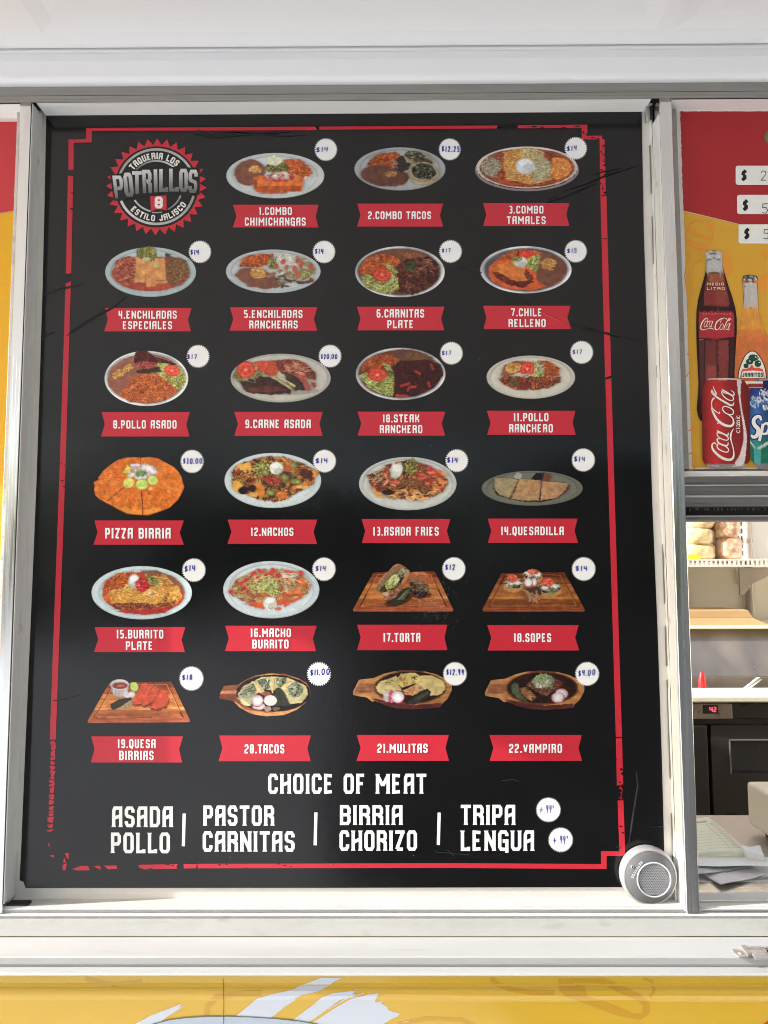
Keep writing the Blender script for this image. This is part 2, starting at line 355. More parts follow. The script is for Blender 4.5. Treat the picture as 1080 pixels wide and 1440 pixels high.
# --- uprights between the bays
zTop = zat(139.5, FP); zBot = zat(1284, FP)
def upright(x0, x1, name='upright'):
    u = MB(); g = (x1 - x0)
    # grooved front face
    pr = [(x0, .014), (x0, FP + .0008), (x0 + .0008, FP), (x0 + g * .22, FP), (x0 + g * .24, FP + .00005), (x0 + g * .26, FP), (x0 + g * .52, FP), (x0 + g * .535, FP + .00004), (x0 + g * .55, FP), (x0 + g * .8, FP), (x0 + g * .815, FP + .00004), (x0 + g * .83, FP), (x1 - .0008, FP), (x1, FP + .0008), (x1, .014)]
    u.prismz(pr, zBot, zTop); u.box(x0 + .0004, x1 - .0004, .0005, .0135, zTop + .0001, zTop + .03)
    return u.build(name, ALU_V, truck)
ML0, ML1 = X(7.5, FP), X(24, FP)
MR0, MR1 = X(946, FP), X(964, FP)
upright(ML0, ML1); upright(MR0, MR1)
XE0, XE1 = ML0 - 1.02, MR1 + .86               # next uprights, outside the picture
upright(XE0 - .016, XE0); upright(XE1, XE1 + .016)
# side walls beyond the window bays
s = MB(); s.box(XL, XE0 - .0165, -.02, .03, zL - .04, zTop + .02); s.box(XE1 + .0165, XR, -.02, .03, zL - .04, zTop + .02); s.build_split('side_wall', WHITE, truck)

# --- the white panel that closes the middle bay and carries the menu
s = MB(); s.box(ML1 + .0003, MR0 - .0003, .0015, .012, zL - .012, zTop + .03)
panel = s.build('bay_panel', PANELP, truck)
def wavy_strip(x0, x1, y0, y1, z0, z1, name, side, n=60, amp=.0012, seed=1):
    """caulked painted edge between upright and panel: one long edge wanders"""
    rg = random.Random(seed); st = MB(); vs = []
    ph = [rg.random() * 6 for _ in range(4)]; w = 0
    for i in range(n + 1):
        t = i / n; z = z0 + (z1 - z0) * t
        q = amp * (math.sin(t * 9 + ph[0]) + .6 * math.sin(t * 23 + ph[1])) + (amp * 1.4 if rg.random() < .10 else 0)
        a, b = (x0, x1 + q) if side > 0 else (x0 + q, x1)
        vs += [(a, y1, z), (a, y0, z), (b, y0, z), (b, y1, z)]
    fs = []
    for i in range(n):
        for j in range(3): fs.append((i * 4 + j, i * 4 + j + 1, (i + 1) * 4 + j + 1, (i + 1) * 4 + j))
    st.mesh(vs, fs); return st.build(name, WHITE_WORN, truck)
wavy_strip(MR0 - .0040, MR0 - .0026, -.006, .0014, zL + .0005, zat(172, 0, 920), 'caulk_strip', -1, seed=2)
wavy_strip(ML1 + .0004, X(37, 0), -.004, .0014, zat(1258, 0, 20), zat(158, 0, 50), 'caulk_strip', 1, seed=5)
sb_ = MB(); rg = random.Random(12); zz = zat(1262, 0, 930)
while zz < zat(180, 0, 920):
    h = rg.uniform(.05, .16); sb_.box(MR0 - .0043, MR0 - .0040, -.0012, .0012, zz, zz + h); zz += h + rg.uniform(.01, .06)
sb_.build_split('dark_seam', mat('grey_brown_sealant', (.16, .15, .13), .8), truck)
# white painted face on the inner flank of each upright
s = MB(); s.box(MR0 - .0022, MR0 - .0002, FP + .0006, -.0061, zat(1282, FP), zat(163, FP)); s.build('upright_flank', WHITE_WORN, truck, bevel=.0005)
s = MB(); s.box(ML1 + .0002, ML1 + .0018, FP + .0006, -.0041, zat(1272, FP), zat(142, FP))
s.build('upright_flank', WHITE_WORN, truck, bevel=.0005)
s = MB(); s.box(ML1 + .00005, ML1 + .00075, FP + .0002, FP + .004, zat(1272, FP), zat(143, FP)); s.build('shadow_gap', BLACKGAP, truck)
# top trim of the middle bay: sloped white strip, mitred ends, dark notch at the right end
def trim(x0, x1, mL, mR, ya, yb_, pyA, pyB, name='head_trim'):
    t = MB(); za = zat(pyA, ya); zb = zat(pyB, yb_)
    vs = [(x0, ya, za), (x1, ya, za), (x1 - mR, yb_, zb), (x0 + mL, yb_, zb), (x0, .001, za), (x1, .001, za), (x1 - mR, .001, zb - .0002), (x0 + mL, .001, zb - .0002)]
    t.mesh(vs, [(0, 1, 2, 3), (4, 7, 6, 5), (0, 4, 5, 1), (3, 2, 6, 7), (1, 5, 6, 2), (0, 3, 7, 4)])
    return t.build(name, WHITE, truck, bevel=.0008)
trim(X(50, FP, 145), X(917, FP, 145), .006, .009, -.028, -.010, 141.6, 153)
s = MB(); s.box(X(917, -.01, 150) + .002, MR0 - .0025, -.006, -.0005, zat(172, 0, 920), zat(140, 0, 920)); s.build('corner_gap', BLACKGAP, truck)
s = MB(); s.box(MR0 - .020, MR0 - .0026, -.012, -.0065, zat(147.5, -.01, 920), zat(145.5, -.01, 920)); s.box(MR0 - .012, MR0 - .009, -.012, -.0065, zat(171, -.01, 920), zat(148, -.01, 920)); s.build('corner_clip', ALU_H, truck, bevel=.0005)
s = MB(); s.box(ML1 + .0022, ML1 + .028, -.026, -.012, zat(1276, -.02, 20), zat(1269, -.02, 20)); s.build('corner_gap', BLACKGAP, truck, bevel=.001)

# --- poster bays: left (only its edge is in view) and right, above the open window
zPB = zat(660, .0, 1010)
s = MB()
s.box(XE0 + .0003, ML0 - .0003, .004, .02, zat(1276, 0, 0), zTop + .03)
s.build('bay_panel', PANELP, truck)
s = MB(); s.box(MR1 + .0003, XE1 - .0003, .006, .02, zPB - .004, zTop + .03); s.build('bay_panel', PANELP, truck)
# slim frame beside poster: vertical strips and head strip
s = MB(); s.box(MR1 + .0003, X(969, -.016, 655), -.016, .0035, zPB - .001, zat(153, -.016, 1000)); s.build('poster_stile', HEAD, truck, bevel=.0006)
s = MB(); s.box(ML0 - .0085, ML0 - .0003, -.020, .0035, zat(1276, -.016, 0), zat(160, -.016, 10)); s.build('poster_stile', ALU_H, truck, bevel=.0006)
trim(MR1 + .0005, XE1 - .0005, .006, .006, -.028, -.012, 142.6, 152.5)
trim(XE0 + .0005, ML0 - .0005, .006, .006, -.028, -.012, 142.6, 163)

# --- the open serving window on the right
s = MB()
W0, W1 = MR1 + .0004, XE1 - .0004
# ivory sill of the poster bay, then stacked dark tracks
s.prism([(.004, zat(661, 0, 1020)), (-.012, zat(662.5, -.012, 1020)), (-.014, zat(669, -.014, 1020)), (.004, zat(669, .004, 1020))], W0, W1)
s.build('poster_sill', WHITE, truck, bevel=.0006)
def track(p0, p1, y0, m, nm, y1=.02):
    t = MB(); t.box(W0, W1, y0, y1, zat(p1, y0, 1020), zat(p0, y0, 1020)); return t.build(nm, m, truck, bevel=.0008)
track(669.3, 681, -.018, ALU_D, 'window_track'); track(681.2, 683, -.021, ALU_H, 'window_track')
track(683.2, 696.3, -.016, ALU_D, 'window_track'); track(696.5, 699, -.020, ALU_H, 'window_track')
track(699.2, 712, -.014, ALU_D, 'window_track'); track(712.2, 724.5, .004, BLACKGAP, 'brush_seal', .03)
track(724.7, 726.3, -.002, ALU_H, 'window_track'); track(726.5, 732.5, .0, ALU_D, 'window_track')
bs = MB(); rg = random.Random(4)
for i in range(260):
    x = W0 + (W1 - W0) * rg.random(); bs.box(x, x + .0007, -.0005, .0005, zat(716.5 + rg.random() * 2, 0, 1020), zat(713, 0, 1020))
bs.build('seal_bristles', ALU_D, truck)
s = MB(); s.box(W0, W0 + .0035, -.014, .02, zat(1266, 0, 980), zat(712.5, 0, 980)); s.build('window_jamb', ALU_D, truck, bevel=.0005)
# lower window track
s = MB()
s.box(W0 + .0036, W1, -.012, -.009, zat(1273, -.012, 1030), zat(1267, -.012, 1030)); s.box(W0 + .0036, W1, -.026, -.0125, zat(1282.5, -.026, 1030), zat(1280, -.026, 1030))
s.box(W0 + .0036, W1, -.0085, .06, zat(1282, -.02, 1030), zat(1277, -.02, 1030))
s.build('sill_track', mat('stainless_sill', (.62, .58, .52), .3, .9, vary=.1, scale=(4, 90, 90)), truck, bevel=.0006)
# lower wall under the window, inside
s = MB(); s.box(W0, W1, .021, .03, .44, zL - .012); s.build('inner_wall', IN, truck)

# --- rusty hasp on the ledge
RUST = mat('rusty_steel', (.44, .43, .41), .45, .6, vary=.25, scale=(150, 150, 150), dirt=(.36, .22, .12), dscale=(60, 90, 90), dlo=.56, dhi=.72, bump=.0004, bscale=(300, 300, 300))
hx = atZ(1028, 1345, zShelf)[0]; z = zShelf
s = MB()
yf = yShelf + .002
def hq(px, py, dz=0): p = atZ(px, py, z + dz); return (p[0], p[1], z + dz)
def slab(pts, dz, th):
    a = [hq(x, y, dz) for x, y in pts]; n = len(a); b = [(q[0], q[1], q[2] + th) for q in a]
    s.mesh(a + b, [tuple(range(n))[::-1], tuple(range(n, 2 * n))] + [(i, (i + 1) % n, n + (i + 1) % n, n + i) for i in range(n)])
slab([(1027, 1336.5), (1042, 1336), (1052, 1346.5), (1039, 1347.5)], .0003, .0016)
slab([(1041.5, 1334), (1048, 1332.5), (1058, 1344), (1051.5, 1346.5)], .002, .0035)
slab([(1049, 1332.6), (1075, 1333), (1082, 1346), (1060, 1346.5)], .0032, .002)
slab([(1060, 1347), (1130, 1347.5), (1130, 1350.5), (1062, 1350)], .0025, .0022)
slab([(1075.5, 1333), (1130, 1334), (1130, 1336), (1077, 1335)], .0032, .002)
lt = s.build('latch', RUST, truck, bevel=.0005)
s = MB()
q = hq(1041.5, 1340.8, .0021); s.lathe([(.0001, .0012), (.0022, .001), (.0026, 0)], q, 'Z', 14)
s.build('rivet', RUST, lt, smooth=True)
s = MB(); s.add([hq(x, y, .0022) for x, y in [(1070, 1335), (1112, 1336), (1112, 1344), (1078, 1343)]]); s.build('latch_slot', BLACKGAP, lt)
# ------------------------------------------------------------------ lettering (stroke alphabet of the menu)
O_ = [(0, .13), (0, .87), (.2, 1), (.8, 1), (1, .87), (1, .13), (.8, 0), (.2, 0), (0, .13)]
GL = {
 'A': (.56, [[(0, 0), (0, .84), (.16, 1), (1, 1), (1, 0)], [(0, .40), (1, .58)]]),
 'B': (.56, [[(0, 0), (0, 1), (.8, 1), (1, .88), (1, .63), (.86, .52), (1, .41), (1, .12), (.8, 0), (0, 0)], [(0, .52), (.8, .52)]]),
 'C': (.54, [[(1, .72), (1, .87), (.8, 1), (.2, 1), (0, .87), (0, .13), (.2, 0), (.8, 0), (1, .13), (1, .28)]]),
 'D': (.56, [[(0, 0), (0, 1), (.75, 1), (1, .85), (1, .15), (.75, 0), (0, 0)]]),
 'E': (.52, [[(1, .97), (0, 1), (0, 0), (1, .03)], [(0, .51), (.8, .51)]]),
 'F': (.52, [[(1, 1), (0, 1), (0, 0)], [(0, .51), (.8, .51)]]),
 'G': (.56, [[(1, .76), (1, .87), (.8, 1), (.2, 1), (0, .87), (0, .13), (.2, 0), (.75, 0)], [(.42, .48), (1, .48), (1, -.2)]]),
 'H': (.58, [[(0, 0), (0, 1)], [(1, 0), (1, 1)], [(0, .40), (1, .60)]]),
 'I': (.20, [[(.5, 0), (.5, 1)]]),
 'J': (.48, [[(0, .3), (0, .13), (.2, 0), (.8, 0), (1, .13), (1, 1)]]),
 'K': (.56, [[(0, 0), (0, 1)], [(1, 1), (1, .75), (.2, .5), (1, .28), (1, 0)]]),
 'L': (.50, [[(0, 1), (0, 0), (1, 0), (1, .14)]]),
 'M': (.76, [[(0, 0), (0, 1), (.5, .38), (1, 1), (1, 0)]]),
 'N': (.60, [[(0, 0), (0, 1), (1, 0), (1, 1)]]),
 'O': (.56, [O_]),
 'P': (.54, [[(0, 0), (0, 1), (.8, 1), (1, .88), (1, .57), (.8, .44), (.2, .44)]]),
 'Q': (.56, [O_, [(.5, .22), (.85, -.22)]]),
 'R': (.56, [[(0, 0), (0, 1), (.8, 1), (1, .88), (1, .65), (.85, .53), (.2, .53)], [(.62, .47), (1, .38), (1, 0)]]),
 'S': (.54, [[(1, .74), (1, .87), (.8, 1), (.2, 1), (0, .87), (0, .64), (.15, .54), (.85, .46), (1, .36), (1, .13), (.8, 0), (.2, 0), (0, .13), (0, .26)]]),
 'T': (.54, [[(0, 1), (1, 1)], [(.5, 0), (.5, .95)]]),
 'U': (.56, [[(0, 1), (0, .13), (.2, 0), (.8, 0), (1, .13), (1, 1)]]),
 'V': (.58, [[(0, 1), (.5, 0), (1, 1)]]),
 'Z': (.52, [[(0, 1), (1, 1), (0, 0), (1, 0)]]),
 '0': (.52, [O_, [(.05, .5), (.95, .5)]]),
 '1': (.30, [[(.0, .86), (.6, 1), (.6, 0)]]),
 '2': (.52, [[(0, .76), (0, .87), (.2, 1), (.8, 1), (1, .87), (1, .6), (0, .3), (0, 0), (1, 0)]]),
 '3': (.50, [[(0, 1), (.8, 1), (1, .88), (1, .63), (.86, .52), (1, .41), (1, .12), (.8, 0), (0, 0)], [(.25, .52), (.8, .52)]]),
 '4': (.52, [[(0, 1), (0, .46), (.9, .46)], [(.9, 1), (.9, 0)]]),
 '5': (.52, [[(1, 1), (0, 1), (0, .56), (.8, .56), (1, .44), (1, .12), (.8, 0), (.2, 0), (0, .13)]]),
 '6': (.52, [[(1, .84), (.8, 1), (.2, 1), (0, .87), (0, .13), (.2, 0), (.8, 0), (1, .13), (1, .43), (.8, .55), (.1, .55)]]),
 '7': (.52, [[(0, 1), (1, 1), (.4, 0)]]),
 '8': (.54, [O_, [(.05, .52), (.95, .52)]]),
 '9': (.52, [[(0, .16), (.2, 0), (.8, 0), (1, .13), (1, .87), (.8, 1), (.2, 1), (0, .87), (0, .57), (.2, .45), (.9, .45)]]),
 '.': (.17, []), ' ': (.30, []),
}
# felt-pen hand for the price badges
HD = {
 '$': (.5, [[(.95, .78), (.6, .92), (.15, .8), (.1, .6), (.85, .42), (.9, .2), (.5, .06), (.05, .2)], [(.52, 1.05), (.46, -.05)]]),
 '0': (.58, [[(.5, 1), (.1, .8), (.02, .4), (.3, .02), (.7, .02), (.98, .4), (.9, .8), (.5, 1)]]),
 '1': (.22, [[(.1, .8), (.6, 1), (.55, 0)]]), '2': (.46, [[(.05, .75), (.3, 1), (.8, .95), (.9, .65), (.05, .03), (1, .05)]]),
 '3': (.44, [[(.05, .9), (.5, 1), (.9, .8), (.4, .55), (.95, .3), (.6, 0), (.0, .1)]]), '4': (.44, [[(.05, 1), (.02, .5), (.95, .52)], [(.95, 1), (.9, 0)]]),
 '5': (.44, [[(.95, 1), (.15, .97), (.1, .6), (.7, .6), (.95, .3), (.6, 0), (.0, .08)]]), '7': (.44, [[(.0, .95), (1, 1), (.45, 0)], [(.42, .46), (.85, .5)]]),
 '8': (.44, [[(.5, .55), (.1, .8), (.5, 1), (.9, .8), (.5, .55), (.05, .25), (.5, 0), (.95, .25), (.5, .55)]]),
 '9': (.42, [[(.95, .95), (.3, 1), (.05, .72), (.4, .5), (.95, .7), (.95, .95), (.85, 0)]]),
 '.': (.14, []), '+': (.75, [[(0, .4), (1, .45)], [(.5, .8), (.48, .05)]]), 'o': (.26, [[(.5, 1.05), (.1, .9), (.5, .72), (.9, .9), (.5, 1.05)]]),
 '_': (.3, [[(0, 0), (1, 0)]]),
}
def sharp(pls):
    """cut strokes at turns of more than ~100 degrees so a stroke never folds over itself"""
    out = []
    for pl in pls:
        if len(pl) > 2 and pl[0] == pl[-1]: out.append(pl); continue
        cur = [pl[0]]
        for i in range(1, len(pl)):
            cur.append(pl[i])
            if i < len(pl) - 1:
                a, b, c = pl[i - 1], pl[i], pl[i + 1]; u, v = (b[0] - a[0], (b[1] - a[1]) * 1.8), (c[0] - b[0], (c[1] - b[1]) * 1.8)
                if (u[0] * v[0] + u[1] * v[1]) < -.25 * math.hypot(*u) * math.hypot(*v): out.append(cur); cur = [pl[i]]
        out.append(cur)
    return out
def text(mb, st, x0, x1, y0, y1, mp, off, col, t=.185, gap=.13, font=GL, serif=0, slant=0, seed=0, fit=None):
    """fit a word into a box (y downwards), mp(x,y,off)->world"""
    ws = [font[c][0] for c in st]; tot = sum(ws) + gap * (len(st) - 1)
    H = y1 - y0; k = (x1 - x0) / tot; rg = random.Random(seed)
    cx = x0; e = 0
    for c, wd in zip(st, ws):
        W = wd * k; th = t * H; hw = min(th / 2, W / 2) ; hh = th / 2 * .88
        if c == '.':
            q_ = min(max(W, th), th * 1.1); mb.add([mp(cx + W / 2 + a * q_ / 2 + slant * 2, y1 - th * .5 + b_ * q_ / 2, off) for a, b_ in ((-1, -1), (1, -1), (1, 1), (-1, 1))], col)
        jy = (rg.random() - .5) * H * .08 if font is HD else 0
        for pl in sharp(font[c][1]):
            def g(p):
                xx = cx + hw + p[0] * (W - 2 * hw); yy = y1 - (hh + p[1] * (H - 2 * hh)) + jy
                return (xx + slant * (y1 - yy), yy)
            closed = len(pl) > 2 and pl[0] == pl[-1]
            q = [g(p) for p in (pl[:-1] if closed else pl)]
            wdt = [th] * len(q)
            if not closed and font is GL:             # square ends reach the box edge
                q[0] = ext(q[1], q[0], hh if pl[0][1] in (0, 1) and pl[0][0] == pl[1][0] else 0); q[-1] = ext(q[-2], q[-1], hh if pl[-1][1] in (0, 1) and pl[-1][0] == pl[-2][0] else 0)
                if len(pl) == 2 and pl[0][1] == 1 and pl[1][1] == 1: q[0] = ext(q[1], q[0], hw); q[1] = ext(q[0], q[1], hw)
                if serif:
                    for end in (0, -1):
                        a, b = (pl[0], pl[1]) if end == 0 else (pl[-1], pl[-2])
                        if a[0] == b[0] and a[1] in (0, 1):
                            p = np.array(q[end]); o = np.array(q[1] if end == 0 else q[-2]); d = (o - p) / np.linalg.norm(o - p)
                            p2 = tuple(p + d * H * .09)
                            if end == 0: q.insert(1, p2); wdt = [th * (1 + serif)] + [th] + wdt[1:]
                            else: q.insert(len(q) - 1, p2); wdt = wdt[:-1] + [th] + [th * (1 + serif)]
            mb.ribbon(q, wdt, off + e, mp, col, closed); e += .00003
        cx += W + gap * k
def ext(a, b, d):
    a, b = np.array(a, float), np.array(b, float); u = b - a; u /= (np.linalg.norm(u) + 1e-9); return tuple(b + u * d)

# ------------------------------------------------------------------ the menu board
def onm(x, y, off=0.0): return at(x, y, -off)
def illum(py): return .72 + .36 * (py - 160) / 1090.0      # how bright this height of the board is lit, to read printed ink from the photo
def ink(c, py=700, veil=.012):
    return tuple(np.clip((lin(c) - veil) / illum(py), .006, .88))
menu = thing('menu_board', 'tall black vinyl menu board with dish pictures, red name ribbons and white price badges', 'menu', tuple(at(480, 1249, 0)))
RED = (.53, .024, .042); INKW = (.86, .86, .86); BLK = (.004, .004, .0045)
L_ = [(65, 160.7), (62.8, 280), (60, 400), (55.8, 540), (51.2, 680), (45.5, 820), (40, 950), (34, 1090), (29.5, 1200), (27.5, 1238), (33, 1240), (36, 1248.7)]
R_ = [(935.5, 1247.3), (930.5, 1060), (924.5, 880), (917, 700), (910.5, 480), (905.5, 330), (902.3, 154.3)]
outl = L_ + [(480, 1248.5)] + R_ + [(700, 155.5), (400, 157.5), (200, 159.5)]
vb = MB(); n = len(outl)
vs = [onm(x, y, 0) for x, y in outl] + [onm(x, y, -.0012) for x, y in outl]
vb.mesh(vs, [tuple(range(n))] + [(i, (i + 1) % n, n + (i + 1) % n, n + i) for i in range(n)])
vb.build('vinyl_sheet', VINYL, menu)

# --- broken red border
b = MB()
def bq(pts, off=.0004, c=RED): b.add([onm(x, y, off) for x, y in pts], c)
bq([(96.3, 201), (103.5, 201), (103.4, 239), (96.2, 239)]); bq([(96.3, 196.2), (121, 195.8), (129, 195.7), (129, 200.2), (96.3, 201)]); bq([(121.2, 184), (129, 184), (129, 195.7), (121, 195.8)])
bq([(121.2, 180), (443, 178), (446, 182), (443, 183.2), (129, 184), (121.2, 184)])
bq([(449, 178), (700, 176.4), (698, 180.8), (620, 181.3), (449, 182.5)]); bq([(728, 176), (818, 175.4), (818, 180), (728, 180.4)])
bq([(818, 175.4), (826, 175.3), (826, 191), (818, 191)]); bq([(818, 191), (847, 190.8), (847, 196), (818, 196)]); bq([(843, 196), (850.5, 196), (852, 276), (844.3, 276)])
def strip(a, e, wdt=8.4):
    (xa, ya), (xb, yb2) = a, e; bq([(xa, ya), (xa + wdt, ya), (xb + wdt, yb2), (xb, yb2)])
bq([(95.4, 247), (103, 247.6), (100.3, 384.5), (92.8, 385)])
bq([(92.3, 398.5), (99.8, 396), (92.2, 655), (84, 655)]); bq([(84, 655), (92.2, 655), (79.5, 1010), (71, 1010)]); bq([(71, 1010), (79.5, 1010), (78.5, 1040), (70, 1040)])
strip((844.3, 276), (849.6, 480), 8.6); bq([(849.6, 480), (858.4, 480), (859.4, 528), (851, 531)]); bq([(851.2, 534), (859.6, 532), (869.8, 880), (861.5, 880)])
bq([(861.5, 880), (869.8, 880), (874.6, 1036.5), (866, 1036.5)]); bq([(866.1, 1038), (874.7, 1038), (876.4, 1103), (867.4, 1105)]); bq([(868.5, 1125.5), (876.8, 1125.5), (879, 1197), (871, 1197)])
bq([(845, 1197), (879, 1197), (879.2, 1203.6), (845.2, 1203.6)]); bq([(845.2, 1203.6), (853, 1203.6), (853, 1222), (845.2, 1222)])
bq([(640, 1213.8), (845.2, 1215), (845.2, 1222), (640, 1220.6)]); bq([(278, 1214.6), (640, 1213.8), (640, 1220.6), (278, 1221)])
bq([(258, 1215), (277, 1214.8), (275.6, 1221), (258.5, 1221.2)]); bq([(194, 1216), (251, 1215), (248, 1218), (249.5, 1221.4), (203, 1222.5), (196, 1220)])
bq([(101, 1222), (104, 1221.3), (113, 1217.6), (124, 1217.5), (126.6, 1223.8), (108, 1224)]); bq([(131, 1218), (141, 1217), (141.6, 1223), (137, 1221)]); bq([(146, 1217), (164, 1217), (165, 1221.5), (152, 1222.5), (149, 1220)])
bq([(88.3, 1224), (88, 1216), (94, 1214), (92.5, 1223.8)]); bq([(89, 1213.5), (90, 1205), (93.5, 1212.5)]); bq([(91, 1200), (97, 1199), (96.5, 1208), (94.5, 1207)])
bq([(70, 1203), (76, 1202), (76.8, 1205), (72, 1205)]); bq([(67, 1187), (70, 1185), (71, 1190), (68, 1190)])
rg = random.Random(11)
y = 1042.0                                     # ragged lower left of the border
while y < 1166:
    h = rg.uniform(3, 9); x0 = 70.2 - (y - 1040) * .033; a = rg.uniform(-.5, 2.2); c_ = rg.uniform(-1, 2.0)
    bq([(x0 + a, y + rg.uniform(-1, 2)), (x0 + 8.4 - c_, y + rg.uniform(-2, 1)), (x0 + 8.3, y + h * .6), (x0 + 7.6 - rg.uniform(0, 3), y + h), (x0 + rg.uniform(0, 3), y + h * .85)]); y += h + rg.uniform(.3, 1.6)
def nick(x, y, w_, h_): bq([(x, y), (x + w_ * .5, y - h_ * .5), (x + w_, y - h_ * .1), (x + w_ * .6, y + h_ * .5)], .0007, BLK)
for x, y, w_, h_ in [(98.5, 271, 6, 1.6), (97.5, 293.5, 6.5, 2.6), (84.5, 652, 3, 1.6), (88, 654, 5, 1.4), (85, 676, 5, 2), (88, 684, 5, 2), (700, 178, 9, 3), (709, 179.5, 6, 2), (746, 178, 10, 2.2), (760, 179, 5, 2.6), (788, 179, 9, 1.6), (806, 177.4, 12, 1.8), (819, 186, 3, 4), (823.5, 189, 4, 4), (829, 193.5, 8, 1.8), (838, 195, 6, 1.6),
                         (847.5, 205, 6, 4), (848.5, 217, 5, 6), (843.5, 213, 3, 3), (848, 232, 6, 4), (844, 239, 4, 3), (849, 246, 4, 3), (846, 265, 3, 4), (848.5, 271, 4, 4), (845, 275, 7, 2), (843.5, 258, 2.5, 3), (846, 335.5, 9, 1.4), (871, 1082, 5, 4), (873, 1088, 4, 5), (868, 1100, 6, 1.6), (866.5, 1068, 2, 2), (870, 1162, 6, 2), (874, 1171, 4, 2.4), (870, 1014, 2, 1.5),
                         (232, 1216, 7, 1.6), (240, 1217, 5, 1.5), (207, 1221.5, 8, 1.3), (306, 1216.5, 5, 2.2), (316, 1215.5, 5, 1.6), (345, 1220, 3, 1.4), (390, 1215, 4, 2), (397, 1217, 6, 1.6), (407, 1219, 4, 1.6)]: nick(x, y, w_, h_)
for i in range(9): bq([(868 + rg.random() * 8, 1106 + i * 2), (869.4 + rg.random() * 8, 1106.5 + i * 2), (869 + rg.random() * 7, 1108 + i * 2)])
for i in range(26):
    x = 845 + rg.random() * 6 + i * .05; y = 196 + i * 3.1; nick(x, y, rg.uniform(1, 4), rg.uniform(.8, 2.4))
b.build('red_border', PRINT, menu)

# --- creases of the vinyl: low folded ridges
def crease(pts, wd, h=.0009, col=BLK, base=.0003, nm='crease'):
    c = MB(); P = [np.array(p, float) for p in pts]; n = len(P); vs = []
    for i, p in enumerate(P):
        d = P[min(i + 1, n - 1)] - P[max(i - 1, 0)]; d /= np.linalg.norm(d); nn = np.array([-d[1], d[0]])
        k = math.sin(math.pi * (i + .35) / (n - .3)); w_ = wd * max(.15, k)
        for s_, hh in ((-1, 0), (-.35, .7), (0, 1), (.3, .6), (1, 0)):
            q = p + nn * w_ * s_ * .5; vs.append(onm(q[0], q[1], base + h * hh * max(.2, k)))
    c.mesh(vs, [(i * 5 + j, i * 5 + j + 1, i * 5 + j + 6, i * 5 + j + 5) for i in range(n - 1) for j in range(4)], col)
    return c
def creases():
    for pts, wd, h in [([(61, 416), (75, 411), (90, 406), (105, 402), (116, 399)], 3.4, .0010), ([(92, 473), (104, 465), (122, 454), (140, 443), (158, 433), (178, 417)], 3.6, .0011), ([(60, 478), (68, 471), (78, 467)], 2.2, .0006),
                       ([(272, 188), (300, 193), (330, 190), (360, 188), (400, 191), (430, 190)], 2.6, .0009), ([(300, 187), (330, 185), (370, 187), (410, 186)], 2.2, .0008), ([(276, 182), (290, 187), (310, 194)], 1.8, .0006),
                       ([(768, 285), (790, 278), (815, 268), (838, 258)], 2.4, .0010), ([(770, 281), (785, 275)], 1.6, .0005), ([(793, 269), (820, 260), (845, 250), (862, 244), (902, 231)], 2.6, .0010), ([(832, 246), (850, 241), (875, 236)], 2.0, .0007),
                       ([(632, 370), (645, 375), (653, 379)], 2.4, .0008), ([(650, 371), (662, 376), (678, 384)], 2.6, .0009), ([(733, 421), (740, 425), (747, 430)], 2.4, .0008), ([(803, 455), (820, 462), (850, 468), (868, 472), (908, 480)], 3.0, .0011), ([(822, 459), (835, 463), (845, 467), (872, 476)], 2.0, .0008),
                       ([(110, 978), (92, 984), (75, 985)], 3, .0004), ([(895, 1085), (897, 1105), (893, 1130), (888, 1160), (885, 1185)], 2.2, .0007), ([(915, 1164), (924, 1162), (932, 1162)], 2.2, .0007), ([(866, 1190), (873, 1193)], 2, .0004)]:
        crease(pts, wd * 1.3, h * 1.9).build('crease', PRINT, menu, smooth=True)
    crease([(757, 437), (770, 443), (785, 450), (800, 458)], 3.0, .0009, RED, .0006).build('crease', PRINT, menu, smooth=True)
creases()

